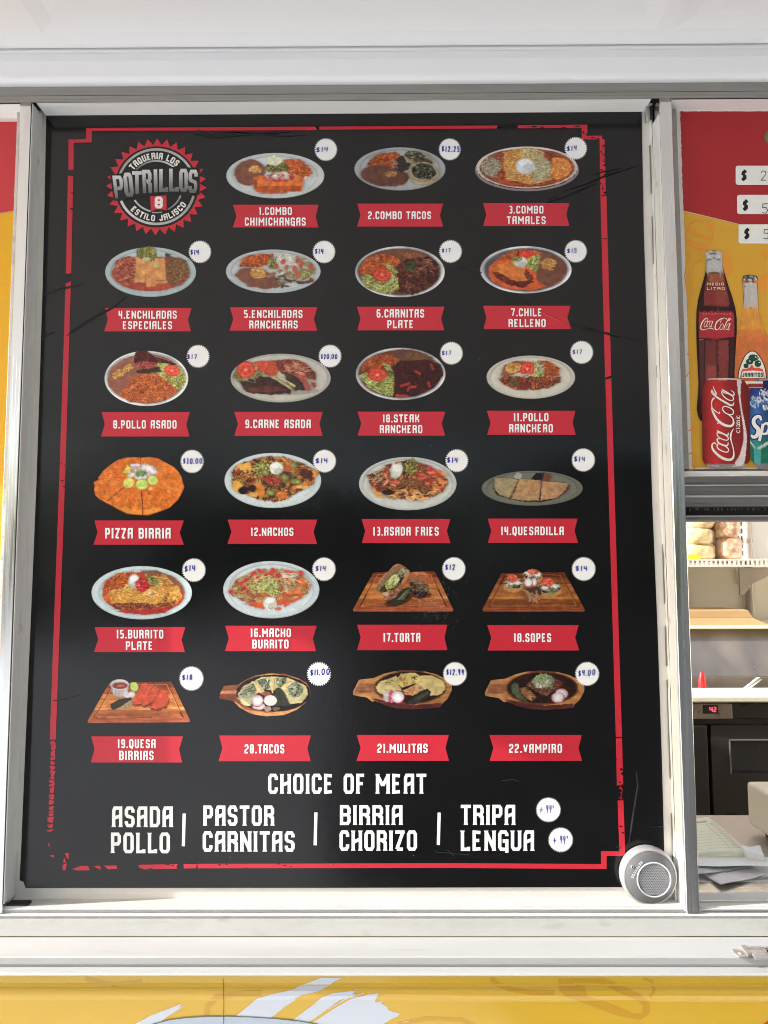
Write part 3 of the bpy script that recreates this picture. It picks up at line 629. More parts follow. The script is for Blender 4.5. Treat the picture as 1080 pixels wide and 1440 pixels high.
# --- the round emblem, top left
def emblem():
    Zl = lambda X_, Y_, off: onm(140 + X_ / 6.75, 185 + Y_ / 6.75, off)
    C0 = (540, 525)
    e = MB(); pts = []
    for i in range(64):
        a = 2 * math.pi * i / 64 + .02; r = 1 if i % 2 == 0 else .865
        pts.append((C0[0] + 478 * r * math.sin(a), C0[1] - 461 * r * math.cos(a)))
    for i in range(64):
        q = (pts[i], pts[(i + 1) % 64]); e.add([Zl(*q[0], .0003), Zl(*q[1], .0003), Zl(*C0, .0003)], RED)
    root = e.build('round_emblem', PRINT, menu)
    d = MB(); cl = lambda r, n=72: [(C0[0] + r * math.sin(2 * math.pi * i / n), C0[1] + r * .972 * math.cos(2 * math.pi * i / n)) for i in range(n)]
    d.add([Zl(x, y, .0005) for x, y in cl(396)], BLK)
    d.add([Zl(x, y, .0005) for x, y in [(108, 420), (300, 400), (330, 640), (150, 655)]][::1], BLK) if False else None
    d.build('black_disc', PRINT, root)
    def arc(g, r, a0, a1, wd, c0, c1, n=30):
        for i in range(n):
            t0, t1 = a0 + (a1 - a0) * i / n, a0 + (a1 - a0) * (i + 1) / n
            P = [(C0[0] + rr * math.sin(t), C0[1] - rr * .972 * math.cos(t)) for rr, t in ((r, t0), (r, t1), (r - wd, t1), (r - wd, t0))]
            k = i / n; g.add([Zl(x, y, .0007) for x, y in P], tuple(c0 * (1 - k) + c1 * k for _ in range(3)))
    for A in [(378, R(-72), R(64), 24, .33, .42), (374, R(248), R(104), 24, .62, .28), (262, R(-50), R(42), 17, .12, .62), (252, R(238), R(193), 17, .5, .40), (252, R(154), R(110), 15, .14, .30), (258, R(190), R(168), 13, .30, .25)]:
        g = MB(); arc(g, *A); g.build('grey_ring', PRINT, root)
    # words on the arcs
    tx = MB()
    def onarc(st, r, a0, a1, h, flip):
        ws = [GL[c][0] + .0 for c in st]; tot = sum(ws) + .14 * (len(st) - 1); u = 0
        for c, wd in zip(st, ws):
            a = a0 + (a1 - a0) * (u + wd / 2) / tot; u += wd + .14
            W = abs(a1 - a0) * r * wd / tot
            sg = -1 if flip else 1
            P0 = (C0[0] + r * math.sin(a), C0[1] - r * .972 * math.cos(a)); tv = (sg * math.cos(a), sg * math.sin(a)); dn = (-sg * math.sin(a), sg * math.cos(a))
            def mp(x, y, off): return Zl(P0[0] + x * tv[0] + y * dn[0], P0[1] + x * tv[1] + y * dn[1], off)
            text(tx, c, -W / 2, W / 2, -h / 2, h / 2, mp, .0008, (.72, .70, .66), .22)
    onarc('TAQUERIA LOS', 302, R(-53), R(43), 62, False)
    onarc('ESTILO JALISCO', 306, R(228), R(121), 58, True)
    # the big word, letter by letter, light above and dark below, on a black band
    bd = MB()
    bd.add([Zl(x, y, .0009) for x, y in [(100, 412), (330, 375), (500, 338), (760, 335), (950, 345), (948, 600), (840, 590), (620, 590), (400, 615), (330, 630), (215, 655), (135, 655)]], BLK)
    bd.build('word_backing', PRINT, root)
    for c, x0, x1, x2, x3, ya, yb_ in [('P', 120, 217, 148, 232, 420, 636), ('O', 222, 305, 240, 330, 392, 615), ('T', 308, 400, 312, 402, 378, 592), ('R', 402, 492, 412, 498, 365, 586), ('I', 508, 552, 512, 556, 358, 577), ('L', 566, 652, 566, 652, 355, 570), ('L', 660, 750, 662, 752, 352, 567), ('O', 755, 838, 755, 840, 355, 568), ('S', 846, 935, 842, 925, 364, 580)]:
        def mp(x, y, off):
            k = y; a = x0 + (x2 - x0) * k; bb = x1 + (x3 - x1) * k; return Zl(a + (bb - a) * x, ya + (yb_ - ya) * y, off)
        g1 = MB(); wd = GL[c][0]
        # unit-square glyph: thickness relative to letter height
        ar = (x1 - x0) / (yb_ - ya)
        def mp2(x, y, off): return mp(x / ar, y, off)
        text(g1, c, 0, ar, 0, 1, mp2, .0011, (1, 1, 1), .155)
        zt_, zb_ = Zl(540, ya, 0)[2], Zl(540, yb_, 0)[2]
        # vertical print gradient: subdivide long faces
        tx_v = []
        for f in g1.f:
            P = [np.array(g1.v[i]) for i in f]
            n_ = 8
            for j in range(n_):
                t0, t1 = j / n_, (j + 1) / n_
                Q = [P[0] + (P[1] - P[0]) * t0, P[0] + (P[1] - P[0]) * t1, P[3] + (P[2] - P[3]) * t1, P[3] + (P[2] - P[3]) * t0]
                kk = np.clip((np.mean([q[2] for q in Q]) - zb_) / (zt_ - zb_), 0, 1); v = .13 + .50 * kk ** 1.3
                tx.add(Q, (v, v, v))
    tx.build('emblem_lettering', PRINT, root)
    q = MB(); P = [(482, 613), (634, 605), (636, 752)]
    lo = [(636 - 148 * t, 752 - 18 * math.sin(math.pi * t) + 8 * t) for t in np.linspace(0, 1, 10)]
    q.add([Zl(x, y, .0012) for x, y in [(480, 613), (634, 605)] + lo], RED); q.build('emblem_flag', PRINT, root)
    q = MB(); text(q, '8', 524, 600, 618, 728, Zl, .0014, (.78, .76, .74), .25); q.build('emblem_number', PRINT, root)
emblem()

# --- name ribbons and price badges: (origin), ribbon, words, badge
ITEMS = [
 ((310, 190), (112, 877, 622, 825, 110, 877, 143, 850), [('1.COMBO', 345, 638, 645, 712), ('CHIMICHANGAS', 218, 762, 737, 808)], (942, 130, 103), ('$14', 852, 958, 105, 155)),
 ((490, 190), (78, 846, 612, 818, 78, 846, 107, 817), [('2.COMBO TACOS', 175, 738, 682, 750)], (905, 127, 100), ('$12.25', 828, 992, 95, 150)),
 ((660, 190), (122, 893, 607, 812, 125, 895, 152, 866), [('3.COMBO', 352, 662, 632, 700), ('TAMALES', 335, 682, 726, 795)], (951, 118, 102), ('$14', 868, 958, 95, 145)),
 ((140, 335), (50, 822, 623, 832, 42, 815, 75, 790), [('4.ENCHILADAS', 170, 690, 648, 718), ('ESPECIALES', 208, 648, 742, 812)], (897, 122, 102), ('$14', 808, 885, 100, 150)),
 ((310, 335), (86, 865, 617, 826, 82, 865, 115, 835), [('5.ENCHILADAS', 210, 733, 642, 712), ('RANCHERAS', 257, 690, 736, 806)], (925, 122, 103), ('$14', 840, 918, 92, 143)),
 ((490, 335), (77, 857, 612, 823, 80, 857, 108, 828), [('6.CARNITAS', 252, 676, 635, 708), ('PLATE', 348, 580, 732, 803)], (912, 118, 104), ('$17', 830, 912, 90, 130)),
 ((660, 335), (122, 903, 603, 812, 127, 910, 153, 875), [('7.CHILE', 372, 648, 627, 697), ('RELLENO', 350, 682, 722, 793)], (951, 117, 102), ('$15', 870, 960, 90, 135)),
 ((135, 480), (52, 838, 632, 850, 45, 835, 78, 806), [('8.POLLO ASADO', 153, 720, 706, 778)], (912, 134, 104), ('$17', 810, 900, 115, 160)),
 ((315, 480), (92, 882, 630, 845, 92, 882, 125, 852), [('9.CARNE ASADA', 190, 775, 700, 775)], (947, 132, 104), ('$20.00', 862, 1012, 112, 160)),
 ((490, 475), (80, 865, 660, 874, 82, 864, 115, 833), [('10.STEAK', 305, 632, 685, 755), ('RANCHERO', 280, 660, 780, 852)], (920, 138, 104), ('$17', 830, 918, 115, 158)),
 ((670, 475), (94, 884, 652, 867, 96, 888, 126, 858), [('11.POLLO', 330, 643, 673, 745), ('RANCHERO', 292, 683, 772, 845)], (940, 130, 105), ('$17', 855, 942, 105, 148)),
 ((125, 630), (50, 848, 647, 864, 40, 848, 78, 812), [('PIZZA BIRRIA', 145, 730, 715, 808)], (922, 120, 106), ('$30.00', 838, 1012, 90, 143)),
 ((310, 630), (65, 865, 640, 857, 62, 862, 98, 832), [('12.NACHOS', 270, 652, 712, 785)], (930, 117, 105), ('$14', 845, 955, 88, 140)),
 ((495, 630), (85, 878, 634, 850, 88, 880, 118, 848), [('13.ASADA FRIES', 186, 775, 705, 782)], (936, 113, 104), ('$14', 845, 942, 80, 135)),
 ((670, 630), (100, 903, 631, 848, 103, 908, 133, 876), [('14.QUESADILLA', 217, 780, 703, 778)], (955, 107, 106), ('$14', 868, 968, 72, 125)),
 ((125, 780), (52, 862, 647, 870, 46, 858, 83, 828), [('15.BURRITO', 245, 665, 672, 748), ('PLATE', 330, 570, 775, 850)], (938, 138, 107), ('$14', 850, 948, 95, 155)),
 ((310, 780), (43, 860, 635, 862, 40, 853, 75, 826), [('16.MACHO', 267, 630, 660, 735), ('BURRITO', 285, 608, 760, 837)], (925, 130, 107), ('$14', 845, 940, 98, 150)),
 ((495, 780), (46, 852, 626, 853, 46, 852, 78, 826), [('17.TORTA', 278, 610, 700, 780)], (910, 126, 106), ('$12', 828, 920, 85, 140)),
 ((670, 780), (96, 913, 629, 856, 101, 918, 133, 882), [('18.SOPES', 333, 668, 703, 780)], (958, 128, 108), ('$14', 880, 988, 98, 150)),
 ((120, 935), (53, 873, 638, 872, 48, 866, 83, 838), [('19.QUESA', 287, 628, 665, 743), ('BIRRIAS', 302, 610, 768, 850)], (948, 122, 110), ('$18', 860, 955, 85, 140)),
 ((305, 930), (20, 840, 662, 892, 15, 838, 50, 808), [('20.TACOS', 247, 602, 742, 822)], (912, 113, 108), ('$11.00', 830, 1008, 70, 130)),
 ((495, 930), (43, 865, 658, 890, 40, 867, 78, 835), [('21.MULITAS', 227, 676, 737, 817)], (920, 112, 108), ('$12.99', 838, 998, 68, 125)),
 ((675, 930), (84, 909, 658, 890, 86, 912, 120, 880), [('22.VAMPIRO', 260, 733, 738, 817)], (958, 112, 109), ('$4.00', 875, 1030, 78, 135)),
]
BLUE = (.02, .02, .30)
def badge(mp, cx, cy, r, tx, big=False, seed=0):
    bm_ = MB(); n = 64; pts = []
    for i in range(n):
        a = 2 * math.pi * i / n; rr = r * (1.03 if i % 2 else .87); pts.append((cx + rr * math.cos(a), cy + rr * math.sin(a)))
    c = mp(cx, cy, .0009)
    vs = [mp(x, y, .0009) for x, y in pts] + [mp(x, y, .0004) for x, y in pts] + [c]
    bm_.mesh(vs, [(i, (i + 1) % n, 2 * n) for i in range(n)] + [(i, n + i, n + (i + 1) % n, (i + 1) % n) for i in range(n)], (.85, .85, .835))
    o = bm_.build('price_badge', PAPERPRINT, menu)
    t = MB(); st, x0, x1, y0, y1 = tx
    rot = random.Random(seed).uniform(-.03, .06)
    def mp2(x, y, off): return mp(x, y - (x - x0) * rot, off)
    text(t, st, x0, x1, y0, y1, mp2, .0012, BLUE, .165 if not big else .10, .16, HD, 0, .06, seed)
    t.build('handwritten_price', PAPERPRINT, o)
for k, (og, rb, words, bd, pt) in enumerate(ITEMS):
    mp = lambda X_, Y_, off, og=og: onm(og[0] + X_ / 6.353, og[1] + Y_ / 6.353, off)
    x0, x1, y0, y1, x2, x3, n0, n1 = rb; ym = (y0 + y1) / 2
    r_ = MB()
    r_.add([mp(x, y, .0003) for x, y in [(x0, y0), (x1, y0), (n1, ym), (n0, ym)]], RED); r_.add([mp(x, y, .0003) for x, y in [(n0, ym), (n1, ym), (x3, y1), (x2, y1)]], RED)
    o = r_.build('name_ribbon', PRINT, menu)
    t = MB()
    for st, a, b_, c, d in words: text(t, st, a, b_, c, d, mp, .0005, INKW, .172, .17)
    t.build('lettering', PRINT, o)
    badge(mp, *bd, pt, seed=k)
mpb = lambda X_, Y_, off: onm(600 + X_ / 4, 1080 + Y_ / 4, off)
badge(mpb, 685, 235, 70, ('+.99o', 630, 714, 210, 256), True, 40); badge(mpb, 754, 404, 70, ('+.99o', 705, 793, 382, 430), True, 41)
t = MB()
for st, a, b_, c, d in [('CHOICE OF MEAT', 377, 599.5, 1088.3, 1116), ('ASADA', 157.5, 243, 1134.3, 1163), ('POLLO', 156, 239, 1171, 1199.6), ('PASTOR', 286, 385.5, 1133, 1161), ('CARNITAS', 285, 414.3, 1169.2, 1197.5),
                         ('BIRRIA', 478, 566, 1132.5, 1160), ('CHORIZO', 477.4, 586.4, 1168, 1196.2), ('TRIPA', 648, 724.5, 1132, 1160), ('LENGUA', 648, 751, 1168, 1196.3)]:
    t = MB(); text(t, st, a, b_, c, d, onm, .0004, INKW, .165, .13, serif=.35); t.build('meat_choice_word', PRINT, menu)
for x, y0, y1 in [(258.4, 1144, 1190), (443.7, 1142.5, 1188.7), (617, 1142.7, 1188.3)]:
    t = MB(); t.ribbon([(x + .6, y0), (x - .6, y1)], 4.4, .0004, onm, INKW); t.build('divider_bar', PRINT, menu)
# sun glint painted as pale dots, plus dust specks and pale scratches
t = MB(); rg = random.Random(8)
for i in range(120):
    x, y = rg.gauss(612, 14), rg.gauss(845, 20); s_ = rg.uniform(.25, .55)
    t.add([onm(x - s_, y, .0016), onm(x, y - s_, .0016), onm(x + s_, y, .0016), onm(x, y + s_, .0016)], (.5, .5, .56))
for i in range(70):
    x, y = rg.uniform(60, 900), rg.uniform(180, 1230)
    if rg.random() < .5: x, y = rg.gauss(650, 30), rg.gauss(850, 50)
    s_ = rg.uniform(.25, .6); t.add([onm(x - s_, y, .0016), onm(x, y - s_, .0016), onm(x + s_, y, .0016), onm(x, y + s_, .0016)], (.32, .32, .33))
for pts in [[(612, 1198), (660, 1202)], [(628, 1194), (640, 1205)], [(705, 1098), (722, 1096), (730, 1099)], [(868, 1188), (876, 1191)]]:
    t.ribbon(pts, .5, .0015, onm, (.05, .05, .055))
t.build('glint_dust_marks', PRINT, menu)
# ------------------------------------------------------------------ painted pictures (printed food, bottles, cans)
def _h(i, j, s): v = np.sin(i * 127.1 + j * 311.7 + s * 74.7) * 43758.5453; return v - np.floor(v)
class Paint:
    def __init__(s, x, y, seed): s.x, s.y, s.k = x, y, seed; s.c = np.zeros((len(x), 3)); s.i = 0
    def nz(s, sc, k=0, ax=1, ang=0):
        s.i += 1; k = s.k + s.i * 1.37; ca, sa = math.cos(ang), math.sin(ang); out = 0; amp = .6
        X_, Y_ = (s.x * ca + s.y * sa) / (sc * ax), (-s.x * sa + s.y * ca) / sc
        for o in range(3):
            ix, iy = np.floor(X_), np.floor(Y_); fx, fy = X_ - ix, Y_ - iy; fx = fx * fx * (3 - 2 * fx); fy = fy * fy * (3 - 2 * fy)
            v = (_h(ix, iy, k) * (1 - fx) + _h(ix + 1, iy, k) * fx) * (1 - fy) + (_h(ix, iy + 1, k) * (1 - fx) + _h(ix + 1, iy + 1, k) * fx) * fy
            out = out + amp * v; amp *= .5; X_, Y_ = X_ * 2.03 + 7, Y_ * 2.03 + 3
        return out / 1.05
    def _w(s, rag):
        if not rag: return s.x, s.y
        return s.x + (s.nz(22) - .5) * 2 * rag, s.y + (s.nz(22) - .5) * 2 * rag
    def E(s, cx, cy, rx, ry, rot=0, rag=0):
        x, y = s._w(rag); x = x - cx; y = y - cy; c, q = math.cos(R(rot)), math.sin(R(rot))
        return ((x * c + y * q) / rx) ** 2 + ((-x * q + y * c) / ry) ** 2 < 1
    def P(s, pts, rag=0):
        x, y = s._w(rag); m_ = np.zeros(len(x), bool); n = len(pts)
        for i in range(n):
            (x1, y1), (x2, y2) = pts[i], pts[(i + 1) % n]
            if y1 == y2: continue
            m_ ^= ((y1 > y) != (y2 > y)) & (x < (x2 - x1) * (y - y1) / (y2 - y1) + x1)
        return m_
    def L(s, pts, wd):
        m_ = np.zeros(len(s.x), bool)
        for (x1, y1), (x2, y2) in zip(pts[:-1], pts[1:]):
            dx, dy = x2 - x1, y2 - y1; t = np.clip(((s.x - x1) * dx + (s.y - y1) * dy) / (dx * dx + dy * dy + 1e-9), 0, 1)
            m_ |= (s.x - x1 - t * dx) ** 2 + (s.y - y1 - t * dy) ** 2 < (wd / 2) ** 2
        return m_
    def f(s, m_, c, n=.14, sc=26, ax=1, ang=0):
        k = (1 + n * 2 * (s.nz(sc, 0, ax, ang) - .5))[:, None] if n else 1
        s.c = np.where(m_[:, None], np.asarray(c, float) * k, s.c); return m_
    def w(s, m_, pal, sz=12, ax=1, ang=0, edge=.35, n=.15):
        """speckle of little grains, strands or leaves: one colour of pal per cell, dark seams"""
        s.i += 1; k = s.k + s.i * 2.11; ix_ = np.nonzero(m_)[0]; x, y = s.x[ix_], s.y[ix_]
        a = R(ang) + (s.nz(90)[ix_] - .5) * 1.6 * (1 if ax > 1 else 0); ca, sa = np.cos(a), np.sin(a)
        X_, Y_ = (x * ca + y * sa) / (sz * ax), (-x * sa + y * ca) / sz
        gx, gy = np.floor(X_), np.floor(Y_); d1 = np.full(len(x), 9.); d2 = d1.copy(); idd = np.zeros(len(x))
        for i in (-1, 0, 1):
            for j in (-1, 0, 1):
                cx, cy = gx + i, gy + j; d = np.hypot(cx + _h(cx, cy, k) - X_, cy + _h(cx, cy, k + 5) - Y_)
                nr = d < d1; d2 = np.where(nr, d1, np.minimum(d2, d)); idd = np.where(nr, _h(cx, cy, k + 9), idd); d1 = np.minimum(d1, d)
        pal = np.asarray(pal, float); c = pal[(idd * len(pal)).astype(int) % len(pal)]
        sh = 1 - edge * np.clip(1 - (d2 - d1) / .35, 0, 1); sh = sh * (1 + n * 2 * (_h(np.floor(idd * 997), 3, 1) - .5))
        s.c[ix_] = c * sh[:, None]
    def st(s, m_, n, ln, wd, pal, ang=0, spread=180, seed=1):
        """strands scattered over a mask"""
        rg = np.random.default_rng(seed + int(s.k * 10)); ix_ = np.nonzero(m_)[0]
        if len(ix_) == 0: return
        for q in range(n):
            i = ix_[rg.integers(len(ix_))]; a = R(ang + (rg.random() - .5) * spread); l = ln * (.6 + .8 * rg.random()); b = (rg.random() - .5) * l * .5
            x, y = s.x[i], s.y[i]; ca, sa = math.cos(a), math.sin(a)
            mk = s.L([(x - ca * l / 2, y - sa * l / 2), (x - sa * b, y + ca * b), (x + ca * l / 2, y + sa * l / 2)], wd)
            s.c[mk] = np.asarray(pal[rg.integers(len(pal))], float) * (.9 + .2 * rg.random())
    # ready-made foods
    def rice(s, m_, d=1.0): s.w(m_, np.array([(206, 96, 44), (188, 74, 34), (222, 120, 58), (150, 56, 30), (212, 104, 46)]) * d, 11, 1.7, 20, .4)
    def beans(s, m_, d=1.0): s.f(m_, np.array((118, 72, 56)) * d, .1, 40)
    def leaf(s, m_, d=1.0, ang=-30): s.w(m_, np.array([(172, 176, 88), (138, 148, 62), (196, 196, 128), (108, 118, 48), (184, 188, 104)]) * d, 11, 3.2, ang, .45)
    def cheese(s, m_, d=1.0): s.w(m_, np.array([(226, 168, 84), (206, 138, 56), (238, 192, 120), (190, 118, 48)]) * d, 8, 3.5, 30, .3)
    def meat(s, m_, d=1.0): s.w(m_, np.array([(92, 42, 30), (70, 30, 24), (120, 62, 46), (56, 26, 22), (104, 48, 36)]) * d, 13, 2.6, 25, .5)
    def cream(s, cx, cy, rx, ry, d=1.0): 
        s.f(s.E(cx, cy, rx, ry, 0, 6), np.array((214, 216, 206)) * d, .16, 22); s.f(s.E(cx + rx * .25, cy + ry * .35, rx * .6, ry * .45, -20, 5), np.array((188, 190, 178)) * d, .1, 14); s.f(s.E(cx - rx * .2, cy - ry * .35, rx * .5, ry * .35, 0, 4), np.array((232, 234, 226)) * d, .06)
    def tomato(s, cx, cy, rx, ry, rot=0, d=1.0):
        s.f(s.E(cx, cy, rx, ry, rot, 3), np.array((196, 44, 34)) * d, .08); s.f(s.E(cx, cy, rx * .85, ry * .83, rot, 3), np.array((220, 82, 62)) * d, .12, 16)
        for a in range(5):
            q = a * 1.257 + .4; s.f(s.E(cx + rx * .45 * math.cos(q + R(rot)), cy + ry * .45 * math.sin(q), rx * .20, ry * .2, 0, 3), np.array((196, 58, 40)) * d, .15, 9)
        s.f(s.E(cx, cy, rx * .16, ry * .16), np.array((232, 150, 120)) * d, .1)
    def radish(s, cx, cy, rx, ry, d=1.0):
        s.f(s.E(cx, cy, rx, ry), np.array((172, 44, 78)) * d, .1); s.f(s.E(cx, cy - 1, rx * .90, ry * .90), np.array((216, 208, 210)) * d, .05); s.f(s.E(cx, cy, rx * .5, ry * .5, 0, 4), np.array((230, 226, 224)) * d, .06)
    def plate(s, cx, cy, rx, ry, c=(172, 178, 178), well=.84, d=1.0, tilt=0):
        c = np.array(c) * d; s.f(s.E(cx, cy, rx * 1.02, ry * 1.02, tilt), c * .86, .03, 60); s.f(s.E(cx, cy - ry * .012, rx * .985, ry * .975, tilt), c, .05, 80)
        s.f(s.E(cx, cy - ry * .02, rx * (well + .035), ry * (well + .03), tilt), c * .90, .04); s.f(s.E(cx, cy + ry * .005, rx * well, ry * well, tilt), c * 1.05, .05, 70)
    def steel(s, cx, cy, rx, ry, d=1.0):
        ang = np.arctan2(s.y - cy, s.x - cx); g = (.62 + .38 * np.sin(ang * 3 + 1.0) + .15 * np.sin(ang * 11))[:, None]
        for k, v in ((1.02, 120), (.985, 205), (.955, 110), (.94, 175), (.90, 92)):
            mk = s.E(cx, cy, rx * k, ry * k); s.c = np.where(mk[:, None], np.array((v, v + 2, v + 4)) * d * (.8 + .35 * g), s.c)
    def board(s, x0, x1, x2, x3, y0, y1, d=1.0):
        s.f(s.x > -9e9, np.array((150, 82, 42)) * d, .16, 30, 6, 0)
        yy = s.y; rows = [(y0, .14, (112, 56, 34)), (.14, .30, (146, 76, 40)), (.30, .62, (176, 104, 50)), (.62, .68, (204, 132, 70)), (.68, .84, (150, 82, 42)), (.84, 1.1, (156, 78, 46))]
        H = y1 - y0
        for i, (a, b_, c) in enumerate(rows):
            a = -.1 if i == 0 else a; s.f((yy >= y0 + a * H) & (yy < y0 + b_ * H), np.array(c) * d, .28, 16, 9, 0)
        def tr(k):  # inset groove trapezoid
            return [(x0 + (x3 - x0) * .0 + 34 + 20 * k, y0 + 20 + 6 * k), (x1 - 34 - 20 * k, y0 + 20 + 6 * k), (x2 - 62 - 24 * k, y1 - 46 - 8 * k), (x3 + 62 + 24 * k, y1 - 46 - 8 * k)]
        q = tr(0); s.f(s.L(q + [q[0]], 9), np.array((84, 36, 22)) * d, .2); q = tr(.35); s.f(s.L(q + [q[0]], 4), np.array((196, 120, 70)) * d, .2)
        s.f(yy > y1 - 22, np.array((158, 80, 48)) * d, .22, 14, 8)

def outline(shapes, cx, cy, n):
    """largest reach of the shapes along n directions from the centre"""
    th = np.linspace(0, 2 * np.pi, n, endpoint=False); best = np.zeros(n)
    for sh in shapes:
        if sh[0] == 'e':
            _, ex, ey, rx, ry = sh[:5]; pts = [(ex + rx * math.cos(a), ey + ry * math.sin(a)) for a in np.linspace(0, 2 * np.pi, 120, endpoint=False)]
        else: pts = sh[1]
        P = np.array(pts, float) - (cx, cy)
        for i in range(len(P)):
            p, q = P[i], P[(i + 1) % len(P)]; e = q - p; dx, dy = np.cos(th), np.sin(th); den = dx * e[1] - dy * e[0]
            den = np.where(np.abs(den) < 1e-9, 1e-9, den); t = (p[0] * e[1] - p[1] * e[0]) / den; u = (p[0] * dy - p[1] * dx) / den
            best = np.where((t > 0) & (u >= -1e-6) & (u <= 1 + 1e-6), np.maximum(best, t), best)
    return th, best
def picture(name, parent, mp, shapes, centre, paint, seed, N=96, off=.0004, conv=None, mtl=None, label=None, soft=False):
    cx, cy = centre; nth = 1440; th, rad = outline(shapes, cx, cy, nth)
    a = np.linspace(-1, 1, N + 1); A, B = np.meshgrid(a, a); r = np.maximum(np.abs(A), np.abs(B))
    ang = np.arctan2(B, A)
    # equal-angle square->disc: spread the perimeter evenly
    q = np.where(np.abs(A) >= np.abs(B), np.where(A > 0, B / np.maximum(r, 1e-9), 4 - B / np.maximum(r, 1e-9)), np.where(B > 0, 2 - A / np.maximum(r, 1e-9), 6 + A / np.maximum(r, 1e-9)))
    t = (q % 8) / 8 * 2 * np.pi
    Rr = np.interp(t.ravel() % (2 * np.pi), np.append(th, 2 * np.pi), np.append(rad, rad[0])).reshape(t.shape)
    x = (cx + r * Rr * np.cos(t)).ravel(); y = (cy + r * Rr * np.sin(t)).ravel()
    p = Paint(x, y, seed); paint(p)
    p0, px_, py_ = np.array(mp(cx, cy, off)), np.array(mp(cx + 100, cy, off)), np.array(mp(cx, cy + 100, off))
    V = np.array([mp(xx, yy, off) for xx, yy in zip(x, y)])
    # photographic grain and uneven light of the printed picture, softer colours
    k_ = 1 + .12 * (p.nz(9) - .5) + .06 * (p.nz(50) - .5) + .05 * (_h(np.arange(len(x)), 7, seed) - .5)
    n1_ = N + 1; im = p.c.reshape(n1_, n1_, 3)
    def blur(a, n_=1):
        for _i in range(n_):
            b_ = np.pad(a, ((1, 1), (1, 1), (0, 0)), 'edge'); a = (b_[:-2, 1:-1] + b_[2:, 1:-1] + b_[1:-1, :-2] + b_[1:-1, 2:] + 2 * a) / 6
        return a
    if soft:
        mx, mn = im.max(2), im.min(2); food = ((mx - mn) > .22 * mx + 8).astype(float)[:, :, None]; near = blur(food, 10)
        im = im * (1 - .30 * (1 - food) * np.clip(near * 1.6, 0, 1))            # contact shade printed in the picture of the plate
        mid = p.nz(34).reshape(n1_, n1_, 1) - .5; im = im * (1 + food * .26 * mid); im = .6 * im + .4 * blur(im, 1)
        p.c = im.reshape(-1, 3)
    g_ = p.c @ np.array([.3, .59, .11]); c = np.clip((g_[:, None] + (p.c - g_[:, None]) * .90) * k_[:, None], 0, 255); C = conv(c, y)
    n1 = N + 1; idx = np.arange(n1 * n1).reshape(n1, n1)
    F = np.stack([idx[:-1, :-1], idx[:-1, 1:], idx[1:, 1:], idx[1:, :-1]], -1).reshape(-1, 4)
    o0 = tuple(parent['_w']); me = bpy.data.meshes.new(name)
    me.from_pydata((V - np.array(o0)).tolist(), [], F.tolist())
    ca = me.color_attributes.new('Col', 'FLOAT_COLOR', 'POINT'); ca.data.foreach_set('color', np.concatenate([C, np.ones((len(C), 1))], 1).ravel())
    o = link(me, name, mtl or PRINT, parent, o0)
    if label: o['label'] = label
    return o
DISH = {}
def _(p):
    p.plate(490, 362, 438, 203, (176, 182, 181)); p.beans(p.E(262, 335, 136, 116, -12, 8)); p.cheese(p.E(305, 305, 55, 32, 0, 20), .92); p.rice(p.P([(560, 218), (700, 215), (780, 270), (828, 335), (760, 392), (600, 350)], 10))
    p.w(p.E(505, 290, 110, 52, 0, 14), [(112, 106, 52), (84, 78, 40), (142, 134, 70)], 14); p.f(p.E(478, 230, 68, 46, 0, 10), (198, 202, 168), .2, 16); p.f(p.E(320, 300, 20, 16, 0, 6), (206, 134, 60))
    p.f(p.P([(296, 372), (340, 362), (700, 358), (738, 395), (742, 450), (722, 496), (480, 512), (325, 508), (292, 472)], 5), (206, 104, 40), .22, 30); p.f(p.P([(300, 460), (735, 450), (720, 500), (480, 514), (325, 508)], 6), (168, 72, 30), .25, 26); p.f(p.E(315, 440, 16, 50), (150, 66, 30), .2)
    p.f(p.E(520, 382, 140, 34, 0, 12), (178, 50, 50), .2); p.st(p.E(570, 362, 110, 32), 34, 34, 8, [(222, 206, 190), (206, 186, 170)], 20, 120); p.st(p.E(420, 385, 50, 24), 8, 26, 7, [(220, 204, 190)], 20, 120); p.st(p.E(780, 385, 34, 18), 8, 24, 7, [(222, 190, 160)], -20); p.f(p.E(470, 517, 130, 7), (180, 76, 56))
DISH[0] = ([('e', 490, 362, 438, 203)], (490, 362), _)
def _(p):
    p.plate(460, 302, 407, 193, (142, 146, 146), .86); p.rice(p.P([(160, 268), (260, 168), (430, 150), (480, 190), (430, 300), (250, 300)], 12), .84); p.beans(p.E(325, 365, 216, 92, 6, 8), .78); p.cheese(p.E(375, 350, 55, 26, 0, 14), .72)
    p.f(p.E(486, 255, 66, 70, 0, 18), (46, 44, 44), .3, 12); p.st(p.E(400, 262, 40, 36), 16, 34, 6, [(150, 90, 70), (170, 130, 100)], 40)
    p.f(p.P([(490, 175), (600, 140), (700, 165), (760, 250), (620, 260), (520, 250)], 8), (128, 116, 90), .2, 24); p.w(p.E(590, 182, 95, 38, 5, 10), [(44, 48, 36), (66, 70, 46), (150, 150, 130), (90, 92, 58)], 13, 1.6); p.w(p.E(665, 235, 85, 34, 10, 8), [(72, 58, 40), (98, 84, 60), (54, 46, 34)], 14)
    p.f(p.E(670, 340, 138, 100, 5, 4), (140, 124, 94), .14, 20); p.w(p.E(672, 325, 108, 70, 5, 12), [(30, 32, 26), (52, 56, 36), (40, 40, 30), (142, 142, 124), (70, 76, 46)], 14, 1.4); p.f(p.P([(545, 390), (640, 425), (770, 405), (735, 440), (600, 440)], 4), (156, 142, 112), .1)
DISH[1] = ([('e', 460, 302, 407, 193)], (460, 302), _)
